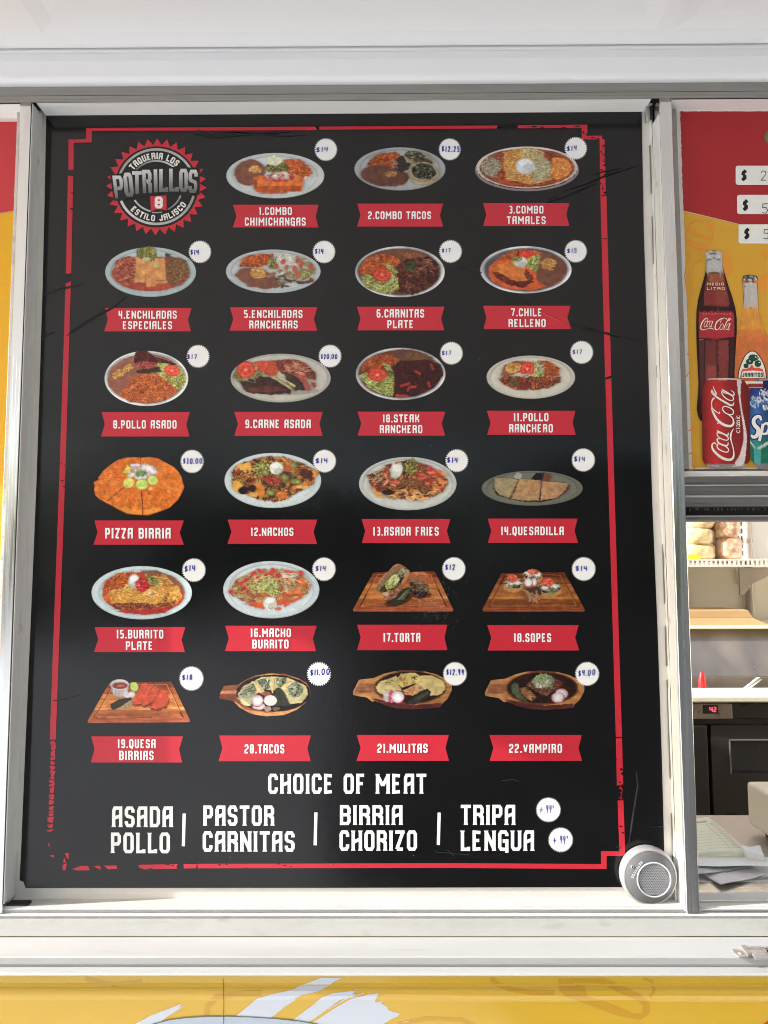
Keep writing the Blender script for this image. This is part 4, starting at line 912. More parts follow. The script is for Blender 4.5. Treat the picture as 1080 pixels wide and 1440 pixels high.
def _(p):
    p.f(p.x > 0, (118, 104, 104)); p.f(p.E(515, 300, 462, 196), (128, 116, 116), .05); p.f(p.E(515, 297, 450, 186), (58, 40, 38)); p.f(p.E(515, 288, 450, 186), (208, 194, 182), .05, 80); p.f(p.E(515, 290, 424, 172), (92, 60, 50)); p.f(p.E(515, 292, 418, 168), (150, 70, 44), .2, 24)
    p.w(p.E(515, 300, 410, 165), [(150, 66, 40), (172, 84, 46), (128, 52, 34)], 18); p.cheese(p.P([(310, 150), (480, 120), (640, 140), (720, 240), (740, 390), (560, 440), (330, 400), (300, 280)], 16), .92); p.w(p.E(195, 285, 92, 92, 0, 26), [(196, 184, 156), (170, 152, 122), (212, 204, 182), (140, 110, 84)], 7, 4, 50, .4)
    p.w(p.E(640, 300, 90, 110, 0, 26), [(202, 196, 150), (186, 172, 122), (214, 208, 170)], 7, 4, 60, .35); p.w(p.E(560, 170, 110, 50, 0, 20), [(206, 186, 130), (188, 158, 100), (196, 170, 110)], 7, 4, 20, .4); p.rice(p.P([(740, 200), (840, 205), (915, 260), (900, 350), (800, 410), (735, 385)], 10), 1.1); p.w(p.P([(740, 200), (840, 205), (915, 260), (900, 340), (790, 395), (735, 360)], 12), [(226, 138, 62), (210, 116, 50), (234, 156, 82)], 8, 2.6, 40, .3)
    p.f(p.P([(660, 170), (720, 180), (720, 215), (670, 205)], 6), (142, 62, 40)); p.f(p.P([(200, 395), (330, 400), (480, 450), (300, 440)], 8), (166, 66, 42), .2); p.f(p.E(496, 278, 88, 72, 0, 5), (206, 206, 208), .08); p.f(p.E(520, 300, 56, 42, -30, 8), (182, 184, 190), .1); p.f(p.E(470, 245, 40, 24, 0, 4), (222, 222, 222))
DISH[2] = ([('e', 515, 288, 452, 187), ('e', 515, 312, 464, 190)], (515, 300), _)
def _(p):
    p.plate(456, 302, 406, 222, (158, 174, 174), .85); p.f(p.E(456, 318, 345, 155, 0, 5), (164, 66, 48), .15); p.w(p.P([(125, 300), (150, 200), (240, 165), (330, 165), (330, 380), (250, 425), (150, 360)], 10), [(190, 96, 70), (168, 76, 54), (140, 60, 44), (206, 120, 90)], 13, 1.5, 20, .4)
    p.beans(p.P([(590, 145), (700, 180), (800, 270), (790, 350), (640, 430), (590, 380)], 8), .95); p.w(p.E(690, 290, 105, 120, 0, 20), [(128, 84, 56), (146, 104, 62), (116, 72, 50)], 8); p.f(p.P([(590, 135), (640, 145), (625, 165), (585, 158)]), (62, 58, 36))
    p.f(p.P([(320, 170), (400, 175), (580, 180), (590, 300), (600, 400), (505, 410), (495, 430), (418, 435), (410, 400), (302, 400), (325, 280)], 4), (198, 134, 76), .12, 30); p.f(p.P([(300, 378), (408, 380), (408, 405), (302, 405)], 3), (120, 62, 40)); p.f(p.P([(330, 365), (405, 365), (402, 395), (305, 395)], 3), (206, 140, 82)); p.f(p.P([(412, 345), (500, 355), (500, 428), (418, 434)], 3), (196, 128, 76), .1); p.f(p.P([(410, 300), (416, 300), (418, 430), (410, 430)]), (150, 84, 50)); p.f(p.L([(498, 375), (600, 378)], 7), (150, 88, 52)); p.f(p.P([(500, 385), (605, 378), (600, 402), (505, 410)], 3), (190, 126, 74))
    p.w(p.P([(330, 110), (380, 85), (440, 70), (500, 95), (510, 150), (480, 205), (400, 200), (340, 170)], 10), [(140, 138, 66), (112, 110, 50), (164, 162, 84), (92, 88, 44)], 13, 1.6, 40, .4); p.f(p.E(505, 235, 26, 22, 30, 6), (176, 164, 106)); p.f(p.E(420, 190, 36, 18, 0, 8), (170, 166, 120), .2)
DISH[3] = ([('e', 456, 302, 406, 222), ('p', [(330, 120), (345, 95), (400, 85), (445, 66), (478, 72), (505, 105), (508, 180), (330, 180)])], (456, 300), _)
def _(p):
    p.plate(472, 296, 423, 195, (166, 174, 176), .87); p.rice(p.P([(170, 255), (190, 180), (300, 145), (480, 140), (450, 230), (320, 260)], 10), .95); p.beans(p.P([(125, 330), (180, 270), (330, 265), (480, 330), (560, 430), (420, 455), (250, 430)], 8)); p.cheese(p.E(337, 312, 72, 52, 0, 14), .92)
    p.w(p.P([(480, 170), (620, 140), (760, 180), (845, 260), (830, 340), (700, 390), (560, 330), (470, 280), (430, 230)], 12), [(150, 152, 92), (206, 204, 178), (190, 188, 150), (168, 78, 60), (212, 210, 190), (128, 132, 70)], 15, 1.8, 50, .3); p.w(p.E(600, 215, 110, 80, 20, 20), [(214, 214, 200), (196, 196, 178), (206, 206, 190)], 12, 2, 60, .25)
    for x, y in [(500, 250), (560, 210), (685, 200), (660, 270), (720, 240), (695, 330), (810, 250), (590, 260)]: p.f(p.E(x, y, 17, 25, 20, 5), (184, 72, 58))
    p.leaf(p.E(455, 225, 36, 50, 0, 10), .8); p.leaf(p.E(770, 320, 44, 28, 0, 10)); p.st(p.E(570, 375, 70, 45), 14, 70, 13, [(96, 78, 54), (122, 102, 74), (70, 56, 40), (176, 162, 136)], 25, 90); p.f(p.P([(670, 385), (760, 385), (830, 360), (800, 400), (700, 412)], 4), (76, 56, 46)); p.f(p.P([(800, 350), (835, 375), (830, 395), (780, 390)], 3), (130, 52, 42)); p.f(p.P([(400, 345), (480, 300), (500, 320), (430, 360)], 5), (140, 92, 76))
DISH[4] = ([('e', 472, 296, 423, 195)], (472, 296), _)
def _(p):
    p.steel(460, 300, 402, 228, .92); p.f(p.E(450, 298, 362, 205, 0, 3), (98, 62, 44)); p.beans(p.P([(300, 140), (420, 95), (600, 110), (720, 150), (600, 200), (480, 190)], 8), .86); p.w(p.P([(440, 130), (600, 125), (700, 160), (560, 190)], 10), [(128, 78, 50), (150, 96, 56)], 10, 2); p.rice(p.P([(90, 290), (150, 180), (300, 135), (420, 160), (490, 230), (380, 260), (200, 320), (100, 325)], 10), .95)
    p.meat(p.P([(430, 250), (520, 190), (720, 160), (810, 240), (800, 370), (700, 460), (560, 505), (450, 480)], 12)); p.st(p.E(680, 260, 110, 80), 22, 60, 7, [(134, 92, 66), (150, 108, 80), (110, 70, 50)], 40, 140); p.st(p.E(600, 390, 130, 90), 16, 50, 8, [(112, 56, 44), (126, 70, 54)], 0); p.w(p.E(555, 250, 48, 42, 20, 12), [(62, 80, 44), (46, 62, 36)], 12)
    p.leaf(p.P([(100, 340), (180, 320), (220, 350), (380, 300), (440, 350), (450, 450), (370, 500), (260, 480), (150, 430)], 12)); p.leaf(p.P([(300, 220), (370, 230), (440, 290), (430, 330), (360, 280)], 10), 1.0, 60); p.tomato(300, 325, 84, 62, 0, .92)
DISH[5] = ([('e', 460, 300, 402, 228)], (460, 300), _)
def _(p):
    p.steel(505, 282, 410, 212, .95); p.f(p.P([(170, 330), (180, 250), (300, 150), (480, 95), (620, 120), (800, 170), (880, 280), (800, 400), (560, 470), (330, 450), (210, 390)], 5), (196, 82, 40), .18, 40); p.rice(p.P([(250, 200), (340, 130), (480, 95), (600, 110), (560, 160), (400, 190)], 8), .95); p.f(p.E(512, 140, 64, 28, -10, 6), (210, 60, 50))
    p.beans(p.P([(600, 150), (700, 130), (830, 190), (878, 280), (800, 390), (700, 430), (600, 380), (600, 300)], 8), .92); p.cheese(p.E(705, 230, 72, 55, 0, 22), .88); p.f(p.P([(205, 300), (250, 235), (390, 200), (500, 260), (560, 330), (570, 400), (470, 445), (330, 410), (230, 350)], 8), (196, 108, 48), .25, 30); p.w(p.P([(215, 300), (270, 310), (420, 390), (540, 370), (575, 390), (480, 445), (330, 410), (230, 350)], 10), [(104, 38, 28), (142, 60, 38), (82, 30, 26)], 16, 1.8, 20); p.w(p.P([(500, 270), (560, 330), (580, 370), (530, 380), (490, 330)], 6), [(120, 52, 34), (150, 70, 40)], 14)
    p.leaf(p.P([(500, 200), (580, 150), (650, 150), (620, 230), (610, 300), (570, 290), (520, 260)], 12), 1.05); p.cream(458, 215, 62, 50, .92); p.leaf(p.E(420, 185, 50, 22, 0, 10), .9)
DISH[6] = ([('e', 505, 282, 410, 212)], (505, 282), _)
def _(p):
    p.steel(450, 332, 375, 246, 1.15); p.f(p.E(450, 335, 345, 215), (150, 96, 70)); p.beans(p.P([(110, 330), (180, 220), (320, 165), (400, 230), (330, 340), (240, 450), (170, 460), (110, 390)], 6), 1.22); p.cheese(p.P([(135, 290), (300, 195), (345, 230), (240, 310), (150, 330)], 18), 1.0); p.w(p.P([(200, 480), (330, 320), (400, 285), (550, 290), (700, 380), (730, 430), (640, 520), (460, 552), (300, 545)], 8), [(228, 118, 52), (206, 92, 40), (240, 146, 78), (160, 62, 36), (222, 104, 46)], 13, 1.7, 20, .42)
    p.leaf(p.P([(540, 190), (660, 190), (760, 230), (810, 330), (780, 420), (720, 420), (620, 340), (560, 300)], 12), 1.15); p.f(p.P([(360, 260), (450, 240), (570, 225), (580, 270), (430, 292), (370, 288)], 5), (58, 44, 36), .3, 14)
    p.w(p.P([(340, 190), (350, 100), (400, 75), (460, 80), (510, 130), (620, 165), (720, 200), (700, 215), (560, 185), (510, 225), (400, 245)], 6), [(92, 34, 30), (68, 26, 26), (118, 46, 38), (82, 30, 28)], 22, 1.6, 20, .35); p.w(p.E(440, 210, 95, 34, 0, 8), [(172, 66, 60), (142, 46, 42), (190, 96, 84)], 14); p.tomato(678, 262, 72, 50, 8, 1.08)
DISH[7] = ([('e', 450, 332, 375, 246), ('p', [(340, 150), (350, 100), (400, 72), (460, 76), (505, 120), (500, 180), (340, 180)])], (450, 330), _)
def _(p):
    p.plate(506, 328, 447, 218, (172, 170, 160), .93); p.f(p.E(520, 440, 330, 40), (150, 146, 136), .05); p.rice(p.P([(270, 180), (440, 170), (490, 200), (480, 300), (400, 310), (280, 260)], 10), 1.0); p.f(p.P([(280, 180), (440, 178), (480, 270), (440, 310), (380, 280), (300, 250)], 10), (196, 74, 48), .2, 16)
    p.f(p.P([(130, 330), (220, 300), (420, 320), (600, 420), (600, 465), (420, 475), (220, 460), (170, 420)], 8), (62, 38, 34), .3, 26); p.f(p.P([(220, 415), (420, 390), (560, 430), (400, 455), (230, 450)], 8), (100, 50, 40), .25, 22); p.leaf(p.P([(80, 320), (120, 240), (260, 190), (300, 230), (280, 290), (370, 270), (330, 310), (200, 350), (120, 360)], 12), .9)
    p.w(p.P([(450, 170), (620, 160), (720, 190), (820, 280), (825, 350), (740, 330), (640, 290), (520, 290), (480, 250)], 6), [(140, 64, 50), (158, 80, 62), (122, 52, 42)], 20, 1.5); p.st(p.E(660, 245, 110, 50), 40, 50, 6, [(188, 128, 98), (206, 156, 120), (176, 104, 74)], 20, 120); p.f(p.P([(530, 280), (640, 300), (720, 380), (740, 440), (640, 440), (560, 360)], 8), (60, 50, 40), .3, 20)
    p.f(p.P([(590, 285), (660, 290), (730, 330), (775, 410), (765, 450), (725, 430), (690, 350)], 4), (160, 74, 66), .15); p.f(p.P([(770, 360), (815, 370), (828, 400), (800, 420)], 4), (150, 62, 54)); p.f(p.L([(440, 320), (600, 420)], 22), (176, 164, 116), .12); p.f(p.L([(480, 312), (630, 400)], 20), (190, 176, 128), .12); p.f(p.L([(560, 365), (630, 440)], 14), (110, 104, 66)); p.f(p.L([(470, 330), (600, 408)], 4), (120, 108, 70)); p.tomato(195, 255, 82, 78, 0, 1.0); p.st(p.E(230, 340, 50, 26), 8, 40, 6, [(190, 186, 164)], 40)
DISH[8] = ([('e', 506, 328, 447, 218)], (506, 328), _)
def _(p):
    p.steel(466, 323, 402, 234, .92); p.f(p.E(462, 322, 366, 210), (96, 58, 42)); p.beans(p.P([(350, 140), (450, 100), (620, 115), (760, 180), (700, 220), (480, 210), (400, 160)], 8), .85); p.w(p.E(600, 170, 90, 34, 10, 14), [(130, 92, 50), (112, 74, 44)], 10, 2); p.rice(p.P([(110, 290), (150, 200), (260, 150), (400, 155), (460, 200), (380, 250), (200, 300)], 10), .92)
    p.w(p.P([(385, 270), (460, 205), (700, 195), (830, 240), (850, 330), (770, 440), (620, 520), (400, 530), (420, 400)], 10), [(76, 26, 24), (56, 20, 20), (98, 36, 30), (66, 22, 22)], 14, 2.2, 25, .45)
    for q in [[(530, 470), (545, 440), (600, 438)], [(740, 240), (755, 280)], [(715, 400), (725, 435)], [(470, 430), (540, 410)], [(430, 515), (520, 520)], [(600, 300), (640, 320)]]: p.f(p.L(q, 22), (168, 52, 46), .15)
    p.leaf(p.P([(95, 340), (160, 310), (290, 350), (360, 300), (410, 330), (400, 520), (300, 510), (180, 450)], 12), 1.0, -40); p.leaf(p.P([(300, 215), (370, 240), (400, 300), (340, 300)], 10), .95, 60); p.tomato(258, 330, 84, 58, 0, .98)
DISH[9] = ([('e', 466, 323, 402, 234)], (466, 323), _)
def _(p):
    p.plate(486, 352, 396, 193, (184, 180, 166), .90); p.beans(p.P([(215, 340), (250, 250), (350, 205), (450, 215), (400, 300), (300, 340)], 6), 1.1); p.cheese(p.E(330, 268, 74, 46, -10, 12), 1.0); p.rice(p.P([(540, 205), (640, 205), (740, 270), (745, 340), (600, 350), (570, 270)], 8), .95)
    p.leaf(p.P([(480, 215), (560, 220), (610, 290), (590, 350), (480, 350)], 12), 1.05); p.st(p.E(555, 265, 40, 40), 10, 34, 10, [(214, 212, 196), (200, 198, 178)], 30); p.w(p.P([(195, 370), (250, 335), (400, 345), (600, 350), (760, 350), (745, 400), (640, 450), (530, 468), (350, 465), (250, 420)], 8), [(176, 84, 52), (150, 64, 40), (196, 110, 72), (112, 52, 36), (90, 60, 40)], 20, 2.2, 25, .45); p.f(p.P([(400, 400), (480, 390), (490, 450), (400, 460)], 8), (108, 42, 34), .2); p.f(p.P([(290, 370), (350, 350), (380, 420), (300, 420)], 8), (96, 76, 52), .3, 14)
    p.tomato(455, 278, 62, 66, 30, 1.0); p.st(p.E(430, 335, 60, 18), 10, 30, 8, [(206, 200, 180)], -20)
DISH[10] = ([('e', 486, 352, 396, 193)], (486, 352), _)
PZ = [(40, 312), (52, 296), (78, 288), (84, 262), (130, 200), (190, 150), (260, 105), (330, 84), (400, 80), (460, 86), (540, 78), (620, 92), (690, 130), (760, 170), (800, 210), (830, 260), (840, 310), (854, 350), (832, 400), (800, 460), (720, 535), (660, 560), (540, 602), (440, 600), (340, 590), (270, 555), (190, 510), (150, 490), (90, 455), (55, 420), (44, 370), (52, 335)]
def _(p):
    p.f(p.x > -999, (222, 116, 40), .16, 70); p.w(p.x > -999, [(226, 118, 40), (218, 106, 36), (232, 130, 48), (224, 114, 40)], 26, 1, 0, .06, .04); p.st(p.E(450, 340, 390, 250), 210, 9, 5, [(168, 70, 26), (150, 60, 22), (196, 90, 30)], 0); p.f(p.P([(60, 430), (240, 560), (480, 605), (650, 560), (640, 530), (440, 560), (240, 520)], 12), (232, 142, 48), .1)
    p.f(p.L(PZ + [PZ[0]], 12), (186, 84, 30), .2); p.f(p.L([(320, 345), (240, 410), (165, 475)], 6), (92, 36, 18)); p.f(p.L([(470, 385), (478, 480), (480, 590)], 7), (76, 30, 18)); p.f(p.L([(462, 85), (462, 150)], 4), (110, 44, 20)); p.f(p.L([(84, 275), (300, 262)], 4), (176, 76, 28)); p.f(p.L([(600, 345), (770, 440)], 4), (190, 84, 30))
    p.w(p.E(465, 205, 150, 62, 0, 14), [(236, 226, 226), (222, 204, 208), (240, 234, 234), (206, 150, 120)], 22, 1.6, 0, .2); p.f(p.E(415, 155, 52, 18, 0, 2), (206, 64, 90)); p.f(p.E(415, 153, 50, 15), (240, 232, 232)); p.f(p.E(580, 215, 34, 20, 20, 2), (232, 222, 226)); p.f(p.E(535, 180, 38, 22, 15), (236, 226, 230)); p.f(p.E(380, 245, 40, 18, -20, 6), (230, 214, 210)); p.f(p.E(465, 262, 56, 24, 0, 6), (232, 232, 216), .08); p.w(p.E(465, 225, 52, 28, 0, 16), [(120, 178, 96), (86, 150, 70), (190, 214, 170)], 9, 1.5)
    p.f(p.P([(302, 222), (345, 150), (375, 185), (362, 222)], 2), (222, 206, 66), .1); p.f(p.E(355, 312, 50, 44, -30, 3), (206, 208, 96), .1); p.f(p.P([(305, 285), (360, 350), (400, 330), (340, 290)], 3), (228, 222, 110)); 
    for x, y, rx, ry in [(570, 290, 48, 44), (472, 326, 58, 48)]: p.f(p.E(x, y, rx, ry), (150, 182, 60)); p.f(p.E(x, y, rx * .86, ry * .86), (206, 220, 122), .1, 12); p.f(p.E(x, y, rx * .6, ry * .5, 0, 8), (190, 208, 96), .12, 8)
    p.f(p.E(548, 366, 14, 12, 0, 3), (230, 190, 130))
DISH[11] = ([('p', PZ)], (450, 340), _)
def _(p):
    p.plate(468, 290, 432, 246, (196, 206, 206), .84); p.w(p.P([(105, 330), (110, 200), (160, 150), (370, 80), (560, 80), (740, 140), (880, 210), (830, 320), (740, 370), (620, 440), (520, 480), (380, 470), (230, 420), (150, 400)], 16), [(214, 148, 62), (196, 112, 44), (84, 46, 32), (112, 96, 48), (172, 70, 46), (64, 36, 28), (222, 160, 80), (130, 66, 40)], 26, 1.6, 25, .35); p.st(p.E(460, 300, 300, 130), 60, 22, 12, [(70, 44, 34), (56, 34, 28), (180, 60, 46), (112, 120, 54), (140, 142, 66)], 0)
    p.f(p.P([(110, 290), (170, 300), (200, 350), (160, 410), (110, 360)], 6), (226, 160, 60), .12); p.f(p.P([(160, 150), (260, 130), (280, 190), (180, 200)], 8), (226, 164, 66), .15); p.f(p.P([(300, 320), (380, 300), (395, 400), (360, 465), (320, 400)], 6), (216, 124, 48), .15); p.f(p.P([(530, 85), (560, 80), (625, 140), (600, 155)], 4), (206, 130, 66)); p.f(p.P([(770, 180), (880, 200), (850, 270), (780, 240)], 6), (216, 132, 54), .15); p.f(p.P([(640, 350), (770, 300), (780, 340), (660, 365)], 5), (212, 122, 52)); p.f(p.P([(240, 410), (330, 395), (330, 440), (260, 435)], 6), (224, 160, 70)); p.f(p.P([(370, 85), (420, 130), (400, 150), (362, 120)], 4), (212, 126, 54)); p.f(p.P([(500, 400), (590, 385), (600, 450), (520, 470)], 8), (206, 116, 50), .25, 14)
    p.f(p.E(200, 380, 42, 34), (38, 28, 26), .3, 9); p.f(p.E(280, 360, 40, 30, 0, 10), (60, 36, 30), .3); p.w(p.E(370, 180, 66, 72, 20, 14), [(164, 166, 84), (132, 136, 60), (188, 188, 110), (110, 112, 50)], 16); 
    for x, y, a in [(400, 220, 0), (445, 400, 0), (560, 330, 1), (600, 230, 1), (660, 300, 0), (690, 300, 0), (400, 310, 1), (570, 265, 0), (650, 155, 0)]: p.f(p.E(x, y, 36, 28, 20, 5), ((112, 116, 52), (92, 70, 44))[a], .2); p.f(p.E(x, y, 20, 14, 20, 3), ((150, 148, 80), (62, 46, 34))[a], .2)
    p.w(p.E(470, 290, 70, 36, 0, 12), [(196, 66, 52), (176, 48, 40), (206, 90, 70)], 15); p.f(p.E(600, 180, 40, 30, 0, 8), (196, 84, 50), .2); p.f(p.E(770, 230, 60, 40, 20, 16), (82, 42, 34), .4, 10); p.f(p.E(740, 350, 60, 14), (226, 180, 110)); p.cream(498, 180, 62, 58, 1.05)
DISH[12] = ([('e', 468, 290, 432, 246)], (468, 290), _)
def _(p):
    p.plate(498, 318, 436, 238, (184, 188, 182), .90); p.w(p.P([(140, 240), (250, 200), (340, 140), (480, 110), (640, 140), (760, 190), (860, 290), (830, 380), (720, 440), (560, 465), (400, 450), (240, 400), (160, 320)], 16), [(178, 104, 52), (150, 70, 42), (202, 136, 72), (96, 50, 34), (190, 66, 50), (74, 42, 32), (164, 90, 50)], 20, 2.4, 25, .4)
    p.f(p.P([(150, 340), (240, 400), (320, 460), (230, 430)], 10), (222, 150, 62), .2); p.f(p.P([(580, 455), (690, 430), (650, 465)], 6), (222, 160, 70)); p.st(p.E(230, 270, 60, 60), 26, 30, 8, [(188, 166, 128), (206, 190, 156), (66, 50, 40)], 40); p.st(p.E(560, 420, 220, 40), 20, 70, 18, [(206, 150, 84), (190, 130, 66), (214, 166, 106)], 5, 50); p.st(p.E(770, 290, 80, 90), 18, 70, 16, [(206, 140, 76), (222, 96, 62), (190, 120, 66)], 30, 80); p.st(p.E(680, 250, 90, 80), 26, 40, 18, [(220, 84, 66), (206, 66, 52), (150, 64, 40), (228, 112, 90)], 40); p.st(p.E(330, 290, 100, 50), 12, 50, 16, [(206, 110, 80), (220, 130, 106), (172, 84, 52)], 60); p.f(p.E(330, 395, 60, 24, 0, 12), (54, 34, 30), .4, 10)
    for x, y, r in [(470, 305, 42), (555, 315, 40), (645, 370, 46), (350, 260, 34), (630, 180, 34)]: p.f(p.E(x, y, r, r * .9, 20, 5), (104, 68, 40), .2); p.f(p.E(x, y, r * .62, r * .5, 20, 4), (140, 96, 54), .25, 10); p.f(p.E(x + 4, y, r * .25, r * .22), (84, 50, 30))
    p.w(p.P([(455, 160), (500, 110), (545, 90), (595, 140), (580, 210), (530, 245), (480, 215)], 10), [(150, 144, 66), (120, 116, 50), (172, 166, 86), (96, 92, 42)], 15); p.f(p.P([(335, 195), (360, 140), (440, 130), (460, 190), (430, 250), (390, 285), (350, 260)], 5), (206, 206, 196), .1); p.f(p.E(395, 180, 45, 36, 0, 4), (224, 224, 216), .05)
DISH[13] = ([('e', 498, 318, 436, 238)], (498, 318), _)
def _(p):
    p.plate(498, 360, 452, 156, (104, 104, 92), .88); p.f(p.E(372, 250, 34, 28, 0, 5), (160, 158, 146), .15); p.f(p.P([(480, 285), (530, 225), (595, 220), (580, 285)], 3), (24, 22, 22)); p.f(p.E(630, 262, 36, 36, 0, 6), (112, 64, 40), .3, 10); p.f(p.P([(720, 420), (825, 320), (832, 360), (790, 400)], 4), (88, 46, 36), .3, 8)
    p.f(p.P([(150, 355), (185, 420), (290, 452), (420, 478), (580, 482), (720, 450), (780, 400), (700, 440), (300, 440)], 3), (40, 24, 20)); p.f(p.P([(160, 270), (300, 270), (378, 285), (330, 380), (295, 448), (200, 415), (165, 370)], 4), (152, 134, 100), .14, 24); p.f(p.P([(388, 275), (480, 280), (578, 292), (565, 468), (420, 470), (310, 455)], 4), (166, 130, 90), .16, 26); p.f(p.P([(588, 298), (820, 315), (800, 370), (720, 445), (570, 470)], 4), (170, 128, 90), .16, 26); p.st(p.P([(388, 280), (578, 292), (560, 400), (370, 400)]), 40, 18, 9, [(182, 124, 76), (176, 108, 66), (186, 148, 104)], 0); p.st(p.P([(588, 300), (800, 316), (720, 430), (580, 440)]), 40, 14, 7, [(186, 118, 72), (192, 150, 106)], 0); p.f(p.P([(355, 390), (400, 375), (410, 385), (370, 402)], 2), (186, 100, 56)); p.f(p.L([(605, 210), (582, 300), (562, 470)], 8), (22, 14, 12)); p.f(p.L([(376, 285), (300, 450)], 7), (28, 18, 14))
DISH[14] = ([('e', 498, 360, 452, 156), ('p', [(480, 260), (600, 206), (612, 208), (620, 260)])], (498, 355), _)
def _(p):
    p.plate(472, 340, 449, 238, (196, 212, 214), .83); p.f(p.E(490, 345, 368, 190, 0, 3), (188, 66, 44), .14); p.rice(p.P([(120, 300), (150, 230), (260, 170), (400, 155), (470, 180), (400, 280), (200, 330), (125, 350)], 10), 1.08); p.beans(p.P([(460, 145), (600, 140), (780, 210), (850, 300), (830, 370), (780, 280), (640, 250)], 6), 1.1); p.cheese(p.P([(560, 190), (680, 180), (760, 250), (720, 280), (600, 280)], 18), .98); p.leaf(p.P([(500, 170), (570, 190), (640, 250), (600, 280), (540, 270)], 12), .95)
    p.w(p.P([(150, 360), (220, 310), (380, 290), (640, 280), (800, 275), (830, 380), (760, 460), (560, 480), (360, 495), (220, 475)], 8), [(228, 168, 74), (216, 148, 58), (236, 186, 96), (206, 132, 52)], 13, 2.4, 20, .2); p.w(p.P([(190, 440), (400, 430), (600, 440), (780, 420), (760, 465), (560, 482), (360, 498), (230, 480)], 10), [(176, 96, 54), (140, 66, 44), (190, 116, 66), (112, 52, 38)], 16, 1.8, 10, .3); p.st(p.E(740, 390, 80, 40), 16, 16, 9, [(130, 84, 50), (110, 70, 44)], 0); p.f(p.P([(250, 500), (560, 490), (760, 465), (680, 520), (500, 534), (330, 525)], 5), (178, 50, 44), .2); p.f(p.P([(120, 370), (180, 360), (200, 420), (150, 420)], 6), (226, 106, 44))
    p.cream(405, 240, 54, 66, 1.06); p.w(p.P([(415, 250), (460, 195), (520, 220), (545, 290), (490, 340), (430, 320)], 6), [(224, 66, 66), (206, 44, 50), (232, 96, 90)], 16); p.st(p.E(340, 295, 50, 16), 8, 50, 6, [(206, 204, 130)], 0); p.st(p.E(560, 350, 60, 30), 8, 40, 7, [(240, 206, 160)], 20)
DISH[15] = ([('e', 472, 340, 449, 238)], (472, 340), _)
def _(p):
    p.plate(454, 313, 430, 256, (196, 208, 212), .86); p.f(p.P([(220, 440), (300, 380), (700, 360), (740, 390), (640, 430), (420, 470), (380, 488)], 8), (218, 92, 50), .16, 30); p.w(p.P([(80, 320), (140, 220), (330, 130), (560, 130), (720, 160), (810, 270), (780, 340), (700, 390), (500, 400), (240, 430), (110, 370)], 14), [(190, 184, 112), (162, 158, 82), (206, 202, 140), (206, 92, 64), (222, 130, 72), (196, 66, 58), (214, 210, 160)], 15, 2.4, 35, .3); p.leaf(p.P([(260, 250), (380, 210), (560, 260), (520, 360), (380, 350)], 14), 1.15)
    p.f(p.P([(240, 350), (360, 340), (370, 375), (250, 385)], 6), (176, 92, 60), .2); p.f(p.P([(560, 340), (740, 330), (740, 372), (560, 375)], 6), (190, 84, 52), .2); p.f(p.P([(600, 300), (720, 290), (730, 350), (600, 350)], 8), (222, 126, 66), .15)
    for x, y in [(340, 210), (410, 190), (360, 150), (300, 170), (450, 170), (520, 185), (210, 300), (95, 330), (190, 260), (550, 290), (640, 220), (690, 235), (720, 160), (470, 140), (590, 215), (230, 225)]: p.f(p.E(x, y, 24, 20, 20, 6), (206, 62, 62), .12)
    p.f(p.P([(570, 135), (680, 150), (690, 175), (560, 150)], 5), (214, 96, 66)); p.f(p.P([(700, 230), (750, 200), (755, 260), (710, 275)], 5), (226, 110, 56)); p.st(p.E(620, 190, 70, 26), 18, 40, 8, [(236, 232, 222), (226, 220, 206)], 15, 60); p.st(p.E(450, 270, 260, 80), 40, 70, 8, [(210, 206, 150), (186, 180, 112), (226, 220, 180)], 30, 140); p.f(p.P([(560, 440), (600, 420), (620, 450), (575, 468)], 4), (214, 96, 70)); p.f(p.E(515, 482, 32, 12), (216, 92, 70)); p.cream(442, 435, 62, 64, 1.05); p.f(p.L([(430, 470), (450, 490), (470, 470)], 6), (140, 146, 130))
DISH[16] = ([('e', 454, 313, 430, 256)], (454, 313), _)
BD = [(190, 160), (740, 150), (905, 490), (902, 508), (10, 508), (8, 490)]
